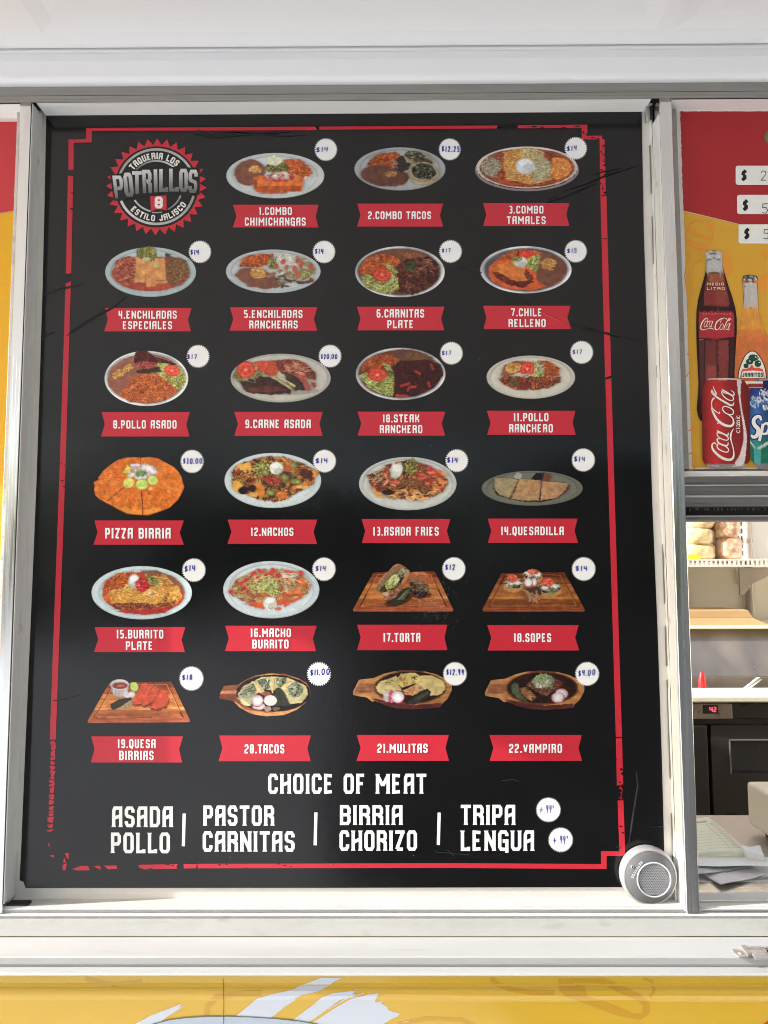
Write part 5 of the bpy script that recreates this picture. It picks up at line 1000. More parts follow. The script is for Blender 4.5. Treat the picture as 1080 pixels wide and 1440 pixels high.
def _(p):
    p.board(190, 740, 905, 8, 152, 508, 1.02); p.f(p.E(420, 400, 130, 52, -18, 8), (82, 40, 24), .2); p.f(p.E(620, 360, 90, 34, 0, 6), (92, 44, 26), .2)
    # right half: lower bun, filling, domed upper bun
    p.f(p.P([(520, 330), (560, 372), (630, 385), (680, 350), (690, 300), (520, 300)], 4), (52, 40, 38), .35, 12); p.w(p.P([(505, 250), (560, 240), (690, 265), (688, 320), (620, 335), (540, 320)], 8), [(150, 154, 116), (88, 92, 60), (176, 178, 146), (60, 54, 44), (116, 60, 46)], 15, 1.8, 10, .4)
    p.f(p.P([(505, 200), (530, 160), (580, 142), (640, 150), (690, 185), (698, 225), (660, 262), (590, 258), (520, 240)], 4), (168, 92, 58), .2, 22); p.f(p.P([(520, 200), (580, 205), (650, 235), (640, 258), (560, 246), (515, 232)], 4), (128, 98, 66), .2, 12); p.f(p.P([(530, 165), (580, 146), (640, 154), (680, 182), (620, 178)], 4), (196, 116, 76), .15, 16)
    # left half: two crusty slabs standing up with green filling between
    p.f(p.P([(470, 135), (505, 130), (525, 160), (512, 200), (455, 285), (400, 330), (395, 280), (440, 220)], 4), (150, 88, 58), .2, 18); p.f(p.P([(485, 140), (518, 160), (505, 195), (450, 270), (440, 240)], 4), (186, 116, 78), .15, 14)
    p.w(p.P([(235, 330), (310, 235), (400, 170), (450, 118), (485, 130), (480, 180), (440, 250), (380, 320), (290, 345)], 8), [(58, 40, 32), (84, 62, 44), (44, 34, 30), (112, 98, 62)], 16, 1.4, -40, .4); p.leaf(p.P([(290, 265), (350, 200), (400, 185), (428, 225), (410, 260), (350, 310), (305, 315)], 10), 1.08, -50); p.st(p.E(370, 225, 40, 34), 14, 46, 9, [(206, 208, 148), (184, 192, 112)], -50, 60); p.st(p.E(455, 160, 40, 24), 12, 40, 10, [(172, 174, 130), (196, 196, 160), (120, 126, 80)], -40, 90)
    p.f(p.P([(205, 305), (225, 262), (300, 165), (370, 100), (410, 82), (438, 90), (448, 118), (400, 160), (300, 240), (228, 335)], 3), (146, 96, 66), .18, 20); p.f(p.P([(215, 300), (300, 190), (400, 105), (425, 112), (400, 150), (300, 230), (228, 325)], 4), (120, 106, 72), .2, 10); p.f(p.L([(208, 295), (300, 168), (372, 98), (420, 84)], 12), (182, 120, 86), .15)
    # meat and pepper in front
    p.w(p.P([(270, 345), (330, 320), (420, 300), (470, 300), (440, 360), (360, 400), (300, 405)], 8), [(176, 120, 92), (150, 86, 64), (196, 146, 116), (120, 62, 48)], 22, 1.4, 20, .35); p.f(p.E(300, 352, 26, 20, 0, 4), (196, 150, 120), .15)
    p.f(p.P([(315, 425), (390, 380), (450, 310), (505, 285), (528, 310), (505, 380), (440, 445), (360, 455)], 4), (50, 54, 40), .3, 14); p.f(p.P([(400, 405), (470, 330), (505, 305), (512, 330), (460, 400)], 4), (86, 92, 66), .25, 10); p.f(p.L([(420, 400), (490, 320)], 5), (120, 124, 98))
    p.st(p.E(700, 390, 150, 120), 50, 5, 5, [(206, 176, 170), (190, 140, 130)], 0)
DISH[17] = ([('p', BD), ('p', [(250, 230), (370, 98), (408, 80), (440, 88), (490, 118), (530, 160), (520, 220)])], (455, 320), _)
BD2 = [(225, 165), (785, 155), (968, 490), (962, 508), (60, 508), (52, 490)]
def _(p):
    p.board(225, 785, 968, 52, 158, 508, .86)
    for cx, cy, rx, ry, t in [(330, 270, 92, 56, (322, 212, 48, 36)), (505, 195, 86, 54, (505, 152, 46, 26)), (650, 305, 110, 66, (632, 243, 58, 42))]:
        p.f(p.E(cx, cy + 10, rx, ry, 0, 3), (172, 128, 72), .14); p.w(p.E(cx, cy - 10, rx * .93, ry * .75, 0, 8), [(60, 42, 40), (206, 200, 186), (190, 182, 166), (92, 66, 58), (122, 130, 84)], 16, 1.4, 0, .3); p.st(p.E(cx, cy - 26, rx * .8, ry * .4), 20, 36, 12, [(224, 222, 212), (206, 202, 190)], 10, 90); p.w(p.E(*t, 0, 6), [(232, 92, 66), (216, 72, 50), (238, 120, 92)], 18)
    p.f(p.E(685, 330, 20, 16, 0, 4), (90, 120, 60)); p.radish(515, 245, 28, 40, .95); p.radish(463, 250, 40, 42, .98); p.f(p.P([(420, 300), (560, 290), (590, 360), (520, 370), (430, 330)], 6), (72, 52, 42), .3, 16); p.st(p.E(475, 370, 80, 40), 14, 60, 16, [(150, 108, 74), (126, 80, 54), (168, 130, 92)], 60, 80)
DISH[18] = ([('p', BD2), ('e', 505, 190, 86, 64)], (510, 340), _)
BD3 = [(215, 160), (770, 150), (936, 495), (930, 512), (22, 520), (20, 500)]
def _(p):
    p.board(215, 770, 936, 20, 153, 516, 1.16); p.f(p.P([(222, 185), (388, 185), (378, 275), (300, 292), (250, 270)]), (196, 186, 182), .06); p.st(p.P([(230, 215), (385, 215), (370, 280), (260, 275)]), 30, 70, 4, [(160, 150, 150), (216, 210, 206)], 88, 10); p.f(p.E(306, 176, 86, 48), (224, 222, 222), .04); p.f(p.E(308, 182, 72, 34), (168, 150, 146)); p.f(p.E(310, 188, 64, 26), (150, 56, 46), .25); p.f(p.E(318, 186, 40, 9, 0, 4), (196, 110, 96))
    p.f(p.E(438, 192, 40, 50, -20), (110, 142, 50)); p.f(p.E(436, 192, 33, 43, -20), (196, 206, 104), .1, 10); p.f(p.E(370, 265, 32, 32, 0, 2), (222, 216, 218)); p.f(p.E(418, 263, 28, 28, 0, 2), (226, 220, 222)); p.f(p.E(390, 240, 12, 6), (190, 70, 90)); p.f(p.P([(222, 350), (300, 310), (400, 290), (420, 305), (330, 370), (250, 400), (226, 385)], 4), (58, 54, 44), .25, 14); p.f(p.P([(290, 390), (360, 340), (420, 310), (440, 340), (370, 390)], 6), (176, 146, 112), .25, 12)
    for q in [[(412, 335), (470, 240), (495, 170), (540, 155), (605, 200), (560, 290), (500, 345), (440, 358)], [(495, 350), (560, 290), (610, 190), (655, 195), (660, 250), (590, 340), (520, 368)], [(570, 385), (600, 340), (680, 210), (730, 230), (750, 300), (720, 370), (640, 395)]]:
        sh = [(x + 6, y + 16) for x, y in q]; p.f(p.P(sh, 4), (112, 46, 34), .3); p.f(p.P(q, 4), (220, 84, 52), .14, 34); p.f(p.L([(a[0] * .96 + 20, a[1] * .96 + 10) for a in q[1:5]], 5), (168, 56, 38))
    p.st(p.E(630, 260, 110, 90), 30, 16, 6, [(190, 62, 40), (232, 112, 76)], -40, 60)
DISH[19] = ([('p', BD3), ('e', 306, 176, 86, 50)], (475, 340), _)
def paddle(p, cx, cy, rx, ry, hy0, hy1, hx, rim, dk, d=1.0):
    p.f(p.x > -999, np.array(dk) * d, .2, 16, 5); p.f(p.E(cx, cy, rx, ry), np.array(rim) * d, .25, 16, 6); p.f((p.x < cx - rx * .72), np.array(rim) * d * .92, .3, 14, 7)
PD1 = [(18, 332), (30, 285), (62, 220), (190, 208), (260, 165), (340, 128), (460, 108), (600, 110), (720, 148), (800, 190), (830, 240), (838, 290), (800, 360), (720, 430), (600, 480), (440, 492), (300, 470), (200, 410), (140, 352), (60, 340)]
def _(p):
    p.f(p.x > -999, (150, 84, 52), .25, 16, 7); p.f(p.P([(18, 262), (180, 262), (190, 290), (18, 300)], 3), (196, 130, 92), .15, 14, 6); p.f(p.P([(0, 290), (180, 290), (240, 420), (100, 350), (0, 340)], 4), (120, 62, 44), .25, 14, 6); p.f(p.P([(150, 350), (260, 430), (440, 460), (640, 440), (800, 360), (830, 300), (800, 400), (600, 490), (400, 500), (200, 420)], 3), (206, 142, 82), .2, 14, 6); p.f(p.P([(330, 130), (500, 105), (740, 155), (700, 165), (480, 125)], 3), (190, 128, 76), .2); p.f(p.E(505, 285, 330, 165), (38, 30, 28), .2)
    p.f(p.P([(185, 300), (240, 220), (400, 140), (520, 135), (640, 150), (800, 220), (812, 300), (760, 370), (640, 385), (560, 260), (380, 250), (300, 400), (220, 380)], 4), (186, 178, 128), .12, 22); p.w(p.P([(205, 290), (260, 230), (410, 150), (470, 150), (470, 250), (360, 260), (290, 330), (230, 330)], 12), [(92, 112, 66), (206, 206, 196), (140, 150, 100), (66, 60, 46), (222, 222, 214), (110, 132, 76)], 15, 1.2, 0, .35); p.w(p.P([(520, 150), (620, 150), (640, 240), (540, 220)], 10), [(92, 112, 66), (206, 206, 196), (140, 150, 100), (66, 60, 46)], 14); p.w(p.P([(640, 200), (720, 180), (780, 240), (730, 320), (640, 310)], 14), [(92, 120, 62), (206, 206, 196), (130, 150, 90), (66, 56, 42), (220, 220, 212)], 15); p.f(p.P([(205, 320), (300, 400), (240, 390), (190, 330)], 3), (206, 198, 148))
    for q in [[(325, 185), (360, 180), (440, 285), (415, 300), (360, 270)], [(505, 135), (535, 140), (515, 250), (495, 290), (480, 240)], [(575, 235), (640, 160), (668, 155), (660, 200), (600, 262)]]:
        p.f(p.P(q, 2), (206, 184, 126), .08); m_ = [((q[0][0] + q[1][0]) / 2, (q[0][1] + q[1][1]) / 2), ((q[-2][0] + q[-3][0]) / 2, (q[-2][1] + q[-3][1]) / 2)]; p.f(p.L(m_, 4), (130, 100, 56))
    p.f(p.P([(520, 240), (560, 230), (600, 270), (660, 395), (520, 395)], 4), (56, 60, 46), .3, 18); p.f(p.L([(585, 260), (640, 370)], 5), (96, 100, 76)); p.f(p.E(440, 290, 46, 20, 0, 8), (140, 76, 50), .3); p.radish(375, 402, 62, 34, .98); p.radish(360, 352, 56, 56, 1.0); p.f(p.E(478, 350, 58, 48), (222, 216, 214), .04); p.f(p.E(455, 425, 34, 24, 0, 6), (170, 140, 120), .25, 10); p.f(p.E(530, 425, 34, 18, 0, 8), (128, 82, 56), .3, 10)
DISH[20] = ([('p', PD1)], (480, 300), _)
PD2 = [(8, 300), (10, 270), (62, 165), (110, 158), (190, 150), (280, 112), (380, 88), (500, 76), (640, 88), (760, 118), (850, 165), (892, 215), (892, 260), (850, 340), (800, 385), (795, 408), (700, 420), (540, 428), (400, 420), (290, 392), (190, 345), (182, 362), (130, 322), (60, 312)]
def pad2(p, dx=0, dy=0):
    q = lambda L: [(x + dx, y + dy) for x, y in L]
    p.f(p.x > -999, (172, 116, 66), .22, 18, 6); p.f(p.P(q([(20, 275), (60, 200), (200, 190), (210, 260), (160, 285)]), 4), (142, 90, 60), .25, 14, 6); p.f(p.P(q([(10, 275), (160, 285), (185, 362), (120, 325), (0, 310)]), 3), (176, 122, 72), .2, 14, 6); p.f(p.P(q([(180, 330), (290, 350), (540, 390), (800, 370), (800, 420), (540, 440), (300, 410)]), 3), (84, 42, 40), .22, 16, 6); p.f(p.P(q([(370, 95), (500, 70), (640, 85), (640, 105), (500, 95)]), 3), (98, 52, 44), .2); p.f(p.E(520 + dx, 235 + dy, 325, 148), (104, 62, 40), .2); p.f(p.E(520 + dx, 232 + dy, 312, 138), (48, 32, 28), .2)
def _(p):
    pad2(p)
    p.f(p.P([(215, 225), (250, 180), (400, 130), (440, 250), (420, 300), (290, 310), (225, 270)], 4), (190, 172, 112), .12, 26); p.f(p.P([(395, 160), (440, 110), (560, 100), (610, 130), (560, 200), (450, 235), (410, 200)], 4), (186, 164, 94), .14, 26); p.f(p.P([(560, 170), (620, 125), (720, 130), (820, 180), (835, 250), (780, 300), (690, 310), (600, 270)], 4), (202, 180, 116), .10, 30); p.st(p.E(320, 215, 90, 60), 16, 16, 6, [(96, 80, 44), (140, 108, 60)], 0); p.st(p.E(500, 160, 80, 40), 14, 16, 7, [(120, 90, 48), (196, 120, 70)], 0); p.f(p.L([(530, 150), (580, 135)], 8), (50, 42, 30)); p.f(p.L([(555, 135), (560, 160)], 7), (50, 42, 30)); p.f(p.L([(420, 215), (450, 240)], 8), (90, 66, 36))
    p.w(p.P([(460, 260), (520, 230), (580, 200), (640, 230), (620, 270), (540, 310), (470, 300)], 10), [(206, 150, 100), (190, 126, 78), (214, 166, 120)], 22, 1.4, 0, .2); p.f(p.P([(470, 380), (540, 320), (600, 270), (680, 245), (708, 275), (690, 320), (640, 350), (560, 388)], 4), (52, 52, 44), .3, 18); p.f(p.P([(560, 330), (680, 262), (690, 290), (600, 350)], 5), (70, 70, 58), .2); p.f(p.E(318, 308, 36, 56, 8), (206, 198, 200)); p.f(p.E(352, 315, 24, 58, 8), (172, 44, 78)); p.f(p.E(362, 316, 14, 56, 8), (206, 150, 170)); p.radish(408, 318, 62, 60, .98)
DISH[21] = ([('p', PD2)], (500, 255), _)
PD3 = [(x + 35 if x < 400 else x + 40, y + 5) for x, y in PD2]
def _(p):
    pad2(p, 36, 6); p.f(p.P([(275, 220), (300, 185), (340, 200), (360, 290), (430, 360), (340, 335), (290, 280)], 4), (92, 104, 78), .2, 20); p.f(p.L([(300, 200), (330, 290), (400, 350)], 6), (58, 66, 46)); p.w(p.P([(355, 240), (420, 230), (470, 290), (510, 320), (460, 360), (380, 300)], 8), [(172, 120, 80), (140, 92, 62), (190, 142, 100), (110, 66, 46)], 24, 1.6, 40, .3)
    p.w(p.P([(415, 210), (470, 150), (620, 120), (700, 170), (740, 220), (640, 270), (590, 310), (500, 270)], 10), [(110, 62, 46), (84, 46, 36), (140, 80, 60), (190, 170, 150)], 15, 2, 25, .4); p.w(p.P([(460, 190), (500, 130), (580, 108), (640, 130), (670, 170), (650, 230), (560, 230), (480, 210)], 12), [(150, 170, 110), (206, 206, 190), (110, 140, 76), (222, 222, 212), (130, 160, 92)], 14, 1.2, 0, .3); p.st(p.E(570, 210, 80, 30), 16, 24, 10, [(214, 212, 196), (196, 190, 170)], 20); p.st(p.E(700, 200, 40, 40), 10, 50, 7, [(120, 52, 46), (96, 42, 38)], 40); p.radish(728, 292, 62, 50, .95); p.radish(695, 325, 60, 50, .98)
DISH[22] = ([('p', PD3)], (536, 262), _)
NAMES = ['oval plate with a fried chimichanga, rice and beans', 'oval plate of tacos with dark meat, rice and beans', 'steel platter of tamales under melted cheese with sour cream', 'oval plate of folded enchiladas topped with green garnish', 'oval plate of enchiladas under lettuce and cream', 'steel platter of carnitas, lettuce and a tomato slice', 'steel platter of chile relleno in red sauce', 'steel platter of grilled chicken with a heap of rice', 'oval plate of carne asada with tomato and onions',
         'steel platter of dark red steak with lettuce and tomato', 'white oval plate of chicken strips with a tomato slice', 'round orange birria pizza cut in wedges with limes', 'oval plate heaped with nachos and sour cream', 'oval plate of loaded fries with cream and guacamole', 'dim oval plate with a quesadilla cut in three', 'oval plate with a burrito under yellow cheese', 'oval plate with a burrito under lettuce and tomato', 'wooden board with a torta sandwich', 'wooden board with three sopes',
         'wooden board with red quesabirria tacos and a dip bowl', 'wooden paddle with tacos, radish and baby corn', 'wooden paddle with golden mulitas and radish', 'wooden paddle with a vampiro and radish slices']
for k in range(23):
    og = ITEMS[k][0]; sh, ce, fn = DISH[k]
    mp = lambda X_, Y_, off, og=og: onm(og[0] + X_ / 6.353, og[1] + Y_ / 6.353, off)
    def conv(c, y, og=og, k=k):
        py = og[1] + y / 6.353; a = np.clip((lin(c) - .008) * .94 / illum(py)[:, None], .004, .88); return a
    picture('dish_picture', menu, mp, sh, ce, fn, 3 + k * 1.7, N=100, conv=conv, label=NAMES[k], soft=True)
# ------------------------------------------------------------------ drinks poster (right) and the poster whose edge shows at left
YP = -.004                                      # printed face of the boards
def onp(x, y, off=0.0): return at(x, y, YP - off)
def pk(c, e=.80): return tuple(np.clip(lin(c) / e, .004, .85))
dp = thing('drinks_poster', 'red and yellow drinks price poster on corrugated board above the open window', 'poster', tuple(at(1000, 659, 0)))
XPL = X(969, -.016, 655) + .0004; XPR = XE1 - .02
zP1 = zat(153.6, YP, 1010); zP0 = zat(659.5, YP, 1010)
s = MB(); s.box(XPL, XPR, YP, .0035, zP0, zP1, (.80, .74, .68)); s.build('corrugated_board', PAPERPRINT, dp)
def wp(x, y, off=.0004): return onp(x, y, off)
REDP, YELP = pk((150, 36, 40), .74), pk((198, 150, 50), .80)
rg = random.Random(21)
# printed sheet with a saw-toothed cut edge at the top and left
lf = lambda y: 956.6 + (y - 156) * .0322
edge = [(lf(y) + rg.uniform(-.5, .5), y) for y in np.linspace(296, 159, 40)]
toothx = np.linspace(956.8, 1885, 470); top_ = [(x, 156.3 + (1.5 if i % 2 else 0) * rg.random()) for i, x in enumerate(toothx)]
s = MB(); s.add([wp(x, y) for x, y in [(961.2, 296), (1046, 316.5), (1885, 505)][::-1]] + [wp(*q) for q in []] + [wp(x, y) for x, y in edge] + [wp(x, y) for x, y in top_], REDP)
s.build('red_print', PAPERPRINT, dp)
edge = [(lf(y) + (.9 if i % 2 else 0) * rg.random() + .3, y) for i, y in enumerate(np.linspace(297, 657.5, 150))]
s = MB(); s.add([wp(x, y) for x, y in edge] + [wp(x, y) for x, y in [(1885, 658), (1885, 506), (1046, 317.5)]], YELP)
s.build('yellow_print', PAPERPRINT, dp)
OR2 = pk((198, 132, 48), .72)
s = MB(); N_ = 40
def ring(cx, cy, rx, ry, rot=0): return [(cx + rx * math.cos(a) * math.cos(rot) - ry * math.sin(a) * math.sin(rot), cy + rx * math.cos(a) * math.sin(rot) + ry * math.sin(a) * math.cos(rot)) for a in np.linspace(0, 2 * np.pi, 36, endpoint=False)]
o7 = .0008
mpw = lambda x, y, off: onp(x, y, off)
s.ribbon(ring(984, 331, 19, 21), 2, o7, mpw, OR2, True)
s.ribbon([(968, 322), (985, 331), (1001, 336)], 6, o7 + .0001, mpw, OR2); s.ribbon([(964, 338), (980, 345), (996, 348)], 7, o7 + .0002, mpw, OR2); s.ribbon([(996, 312), (1001, 322)], 7, o7 + .00015, mpw, OR2)
s.ribbon([(970, 352), (966, 370), (963, 388), (966, 408), (972, 424)], 1.6, o7, mpw, OR2); s.ribbon([(982, 356), (990, 364), (976, 372), (970, 390), (976, 412), (968, 432)], 1.6, o7 + .0001, mpw, OR2)
s.add([onp(x, y, o7) for x, y in ring(1019, 371, 11, 17, -.2)], OR2); s.ribbon([(968, 606), (980, 598)], 1.8, o7, mpw, OR2); s.ribbon([(975, 596), (979, 608)], 1.8, o7 + .0001, mpw, OR2)
s.ribbon(ring(972, 655 - 6, 7, 12), 2, o7, mpw, OR2, True); s.ribbon([(966, 497), (974, 502), (972, 520), (965, 530)], 1.4, o7, mpw, OR2); s.ribbon([(1070, 356), (1085, 362), (1100, 358)], 7, o7, mpw, OR2); s.ribbon([(1072, 446), (1082, 440), (1086, 452)], 3, o7, mpw, OR2); s.add([onp(x, y, o7) for x, y in ring(1079, 398, 16, 13)], OR2)
s.add([onp(x, y, o7) for x, y in ring(1082, 193, 7, 9)], pk((86, 96, 60), .6))
s.build_split('faint_fruit_print', PAPERPRINT, dp)
# three price labels
for y0, x0, sy, dg, dy in [(233, 1034.5, 246, '2', 246), (274, 1036.5, 288, '5', 292), (315.5, 1038.5, 328, '5', 328)]:
    s = MB(); x1 = 1112; y1 = y0 + 27; r = 3.4; pts = []
    for cx, cy, a0 in [(x1 - r, y1 - r, 0), (x0 + r, y1 - r, 90), (x0 + r, y0 + r, 180), (x1 - r, y0 + r, 270)]:
        for k in range(6): a = R(a0 + 18 * k); pts.append((cx + r * math.cos(a), cy + r * math.sin(a)))
    s.add([onp(x, y, .0011) for x, y in pts], pk((205, 200, 192), .66)); o = s.build('price_label', PAPERPRINT, dp)
    t = MB(); text(t, '$', x0 + 6.5, x0 + 15.5, sy - 8.5, sy + 8.5, mpw, .0014, (.015, .015, .015), .17, .1, HD, 0, .1); text(t, dg, x0 + 34.5, x0 + 44, dy - 8 + 1.5, dy + 8, mpw, .0014, (.03, .03, .03), .07, .1, HD); t.build('handwritten_price', PAPERPRINT, o)
def convp(c, y): return np.clip(lin(c) / .84, .004, .85)
# bottle of cola, traced at 8.31 units per picture pixel
mz = lambda X_, Y_, off: onp(950 + X_ / 8.31, 340 + Y_ / 8.31, off)
CB = [(362, 108), (450, 102), (532, 108), (540, 130), (535, 160), (550, 190), (540, 215), (552, 290), (572, 360), (620, 520), (665, 650), (700, 780), (716, 900), (716, 1060), (708, 1150), (700, 1300), (690, 1500), (686, 1700), (700, 1900), (690, 2080), (560, 2120), (400, 2120), (290, 2090), (262, 2040), (246, 1950), (262, 1800), (268, 1650), (258, 1450), (246, 1200), (242, 1000), (244, 820), (262, 680), (300, 540), (345, 380), (360, 280), (362, 215), (350, 190), (366, 160), (352, 130)]
def _(p):
    p.f(p.x > -99, (64, 28, 30), .15, 40); g = (p.x - 470) / 230; side = np.clip(np.abs(g), 0, 1.2)[:, None]
    p.c = p.c * (1 - .35 * side); p.f(p.P([(380, 370), (560, 370), (600, 560), (630, 720), (620, 770), (330, 770), (330, 640), (350, 500)], 8), (120, 52, 46), .15, 40); p.f(p.P([(385, 372), (550, 372), (560, 470), (390, 470)], 10), (158, 84, 52), .15); p.f(p.P([(370, 580), (470, 580), (470, 760), (360, 740)], 12), (132, 44, 44), .12); p.f(p.P([(485, 580), (590, 580), (610, 740), (485, 760)], 12), (140, 56, 48), .12); p.f(p.L([(477, 560), (477, 770)], 9), (72, 24, 26)); p.f(p.P([(260, 740), (700, 760), (706, 812), (250, 812)], 8), (50, 20, 24), .1)
    p.f(p.P([(355, 104), (540, 104), (560, 362), (345, 362)]), (178, 176, 172), .08, 30); p.f(p.L([(365, 130), (535, 130)], 10), (206, 206, 204)); p.f(p.L([(395, 138), (490, 134)], 9), (70, 66, 64)); p.f(p.L([(355, 185), (545, 185)], 8), (84, 80, 80)); p.f(p.L([(380, 178), (520, 178)], 6), (226, 226, 224)); p.f(p.L([(362, 210), (540, 210)], 6), (110, 106, 104)); p.f(p.L([(365, 110), (535, 110)], 7), (90, 86, 86)); p.f(p.L([(366, 225), (352, 360)], 10), (90, 84, 82)); p.f(p.L([(545, 225), (565, 360)], 10), (80, 74, 74)); p.f(p.L([(385, 362), (550, 358)], 8), (78, 34, 32))
    p.f(p.P([(275, 818), (470, 812), (665, 816), (685, 870), (685, 1110), (480, 1132), (275, 1122), (272, 900)], 3), (172, 40, 48), .07, 80)
    p.f(p.P([(350, 1150), (480, 1150), (480, 2100), (330, 2100)], 6), (112, 46, 44), .12, 40); p.f(p.P([(500, 1150), (620, 1150), (610, 2100), (500, 2100)], 6), (124, 52, 48), .12, 40); p.f(p.P([(360, 1450), (480, 1450), (480, 1800), (360, 1800)], 16), (150, 64, 54), .1); p.f(p.L([(490, 1150), (492, 2100)], 12), (58, 24, 26)); p.f(p.L([(280, 1145), (320, 1140)], 7), (150, 146, 140)); p.f(p.P([(640, 1150), (680, 1150), (672, 1800), (640, 1800)], 5), (60, 28, 30)); p.f(p.P([(275, 1150), (335, 1150), (330, 2000), (290, 2000)], 5), (86, 44, 44), .15)
    p.f(p.L(CB[7:20], 14), (34, 14, 18)); p.f(p.L(CB[27:34], 14), (34, 14, 18))
cb = picture('bottle_picture', dp, mz, [('p', CB)], (470, 1050), _, 61, N=110, off=.0016, conv=convp, mtl=PAPERPRINT, label='tall glass bottle of dark cola with a red label')
t = MB()
text(t, 'MEDIO', 368, 566, 478, 510, mz, .0019, pk((214, 168, 130), .7), .26, .2); text(t, 'LITRO', 366, 576, 530, 562, mz, .0019, pk((214, 168, 130), .7), .26, .2); text(t, 'RETORNABLE', 318, 648, 836, 850, mz, .0019, pk((206, 130, 120), .7), .22, .5)
# flowing script, drawn along the can: letters climb upwards
SCR = [([(268, 1046), (258, 1032), (240, 1030), (225, 1050), (232, 1090), (262, 1128), (300, 1162), (345, 1188), (395, 1200), (428, 1190), (444, 1160), (444, 1110), (434, 1060), (420, 1010), (413, 970), (418, 935), (430, 905), (447, 883)], [6, 10, 12, 15, 20, 24, 26, 27, 26, 22, 18, 12, 9, 11, 18, 16, 10, 3]),
       ([(292, 1035), (276, 1058), (290, 1088), (330, 1112), (372, 1122), (392, 1108), (385, 1082), (352, 1058), (316, 1040), (292, 1035)], 14), ([(302, 990), (284, 984), (276, 1000), (292, 1028), (330, 1048), (368, 1056), (386, 1046), (388, 1022)], [8, 11, 13, 15, 16, 15, 12, 6]),
       ([(300, 928), (280, 924), (278, 948), (304, 978), (350, 998), (384, 998), (388, 974), (360, 950), (326, 934), (300, 928)], 13), ([(274, 904), (320, 926), (366, 948), (388, 946), (388, 922)], [12, 15, 15, 12, 5]), ([(277, 835), (292, 820)], 15),
       ([(300, 712), (302, 728), (288, 726), (256, 704), (230, 676), (222, 660), (226, 692), (246, 740), (276, 790), (320, 830), (372, 854), (418, 856), (442, 832), (440, 796), (426, 768), (392, 744)], [8, 10, 9, 10, 11, 12, 17, 21, 24, 26, 26, 24, 20, 14, 12, 8]),
       ([(346, 660), (332, 678), (344, 710), (382, 736), (424, 742), (442, 724), (436, 696), (404, 672), (370, 660), (346, 660)], 14), ([(222, 662), (221, 620), (232, 588), (250, 572)], [12, 10, 14, 16]),
       ([(238, 452), (246, 486), (266, 524), (262, 540), (236, 512), (222, 494), (224, 520), (252, 548), (300, 582), (360, 618), (412, 646), (440, 642), (446, 616)], [3, 9, 12, 11, 9, 10, 13, 15, 18, 19, 18, 13, 5]),
       ([(346, 520), (326, 504), (326, 530), (352, 566), (396, 594), (434, 596), (442, 576), (424, 548), (386, 530), (346, 520)], 13), ([(326, 488), (372, 514), (420, 544), (444, 548), (446, 520), (416, 494)], [12, 15, 16, 13, 9, 4])]
def spline(P, W, k=5):
    P = [np.array(p, float) for p in P]; W = list(W) if hasattr(W, '__len__') else [W] * len(P); closed = bool(np.allclose(P[0], P[-1])); oP = []; oW = []; n = len(P)
    for i in range(n - 1):
        a = P[i - 1] if i > 0 else (P[-2] if closed else P[0]); d = P[i + 2] if i + 2 < n else (P[1] if closed else P[-1]); b, c = P[i], P[i + 1]
        for j in range(k):
            u = j / k; oP.append(.5 * (2 * b + (c - a) * u + (2 * a - 5 * b + 4 * c - d) * u * u + (3 * b - a - 3 * c + d) * u ** 3)); oW.append(W[i] + (W[i + 1] - W[i]) * u)
    if not closed: oP.append(P[-1]); oW.append(W[-1])
    return oP, oW, closed
def script(mb, mp, col, off, k=1.0):
    for i, (P, W) in enumerate(SCR):
        if not hasattr(W, '__len__'): W = W * .78
        q, w_, cl = spline(P, W); mb.ribbon(q, [x * k for x in w_], off + i * .00004, mp, col, cl)
def onlabel(x, y, off):   # turn the climbing script to run left to right on the bottle label
    u = (1200 - y) / 748; v = (x - 221) / 230; return mz(294 + 366 * u, 892 + 140 * v, off)
script(t, onlabel, pk((226, 206, 190), .72), .0019, .95)
t.build('bottle_lettering', PAPERPRINT, cb)
# bottle of orange soda behind the cans
JB = [(790, 395), (870, 382), (955, 398), (965, 440), (950, 490), (962, 520), (970, 760), (985, 850), (1030, 1000), (1090, 1130), (1120, 1250), (1130, 1500), (1130, 2250), (700, 2250), (690, 1400), (700, 1180), (735, 1040), (770, 860), (785, 760), (798, 520), (788, 470), (778, 440)]
def _(p):
    p.f(p.x > -99, (206, 120, 46), .08, 80); p.f(p.P([(690, 1100), (1130, 1100), (1130, 2250), (690, 2250)], 10), (204, 106, 52), .08, 80); p.f(p.P([(780, 770), (980, 770), (1040, 1020), (740, 1020)], 12), (214, 140, 52), .08, 60); p.f(p.P([(785, 490), (965, 490), (972, 765), (780, 765)]), (182, 174, 168), .04); p.f(p.P([(775, 380), (970, 380), (970, 450), (775, 450)]), (60, 58, 58), .3, 14); p.st(p.P([(790, 400), (960, 400), (960, 420), (790, 420)]), 14, 14, 6, [(150, 146, 144)], 90, 10); p.f(p.L([(800, 440), (945, 440)], 14), (200, 196, 192)); p.f(p.L([(790, 470), (955, 470)], 8), (84, 80, 80)); p.f(p.L([(815, 490), (940, 490)], 14), (190, 186, 182)); p.f(p.L([(802, 500), (788, 760)], 9), (96, 84, 76)); p.f(p.L([(958, 500), (970, 760)], 9), (96, 84, 76)); p.f(p.L(JB[7:11], 8), (172, 84, 38)); p.f(p.L(JB[14:18], 8), (186, 98, 44))
jb = picture('bottle_picture', dp, mz, [('p', JB)], (900, 1300), _, 63, N=90, off=.0012, conv=convp, mtl=PAPERPRINT, label='orange soda bottle with a white arched label')
mc = lambda X_, Y_, off: onp(970 + X_ / 7.2, 480 + Y_ / 7.2, off)
t = MB()
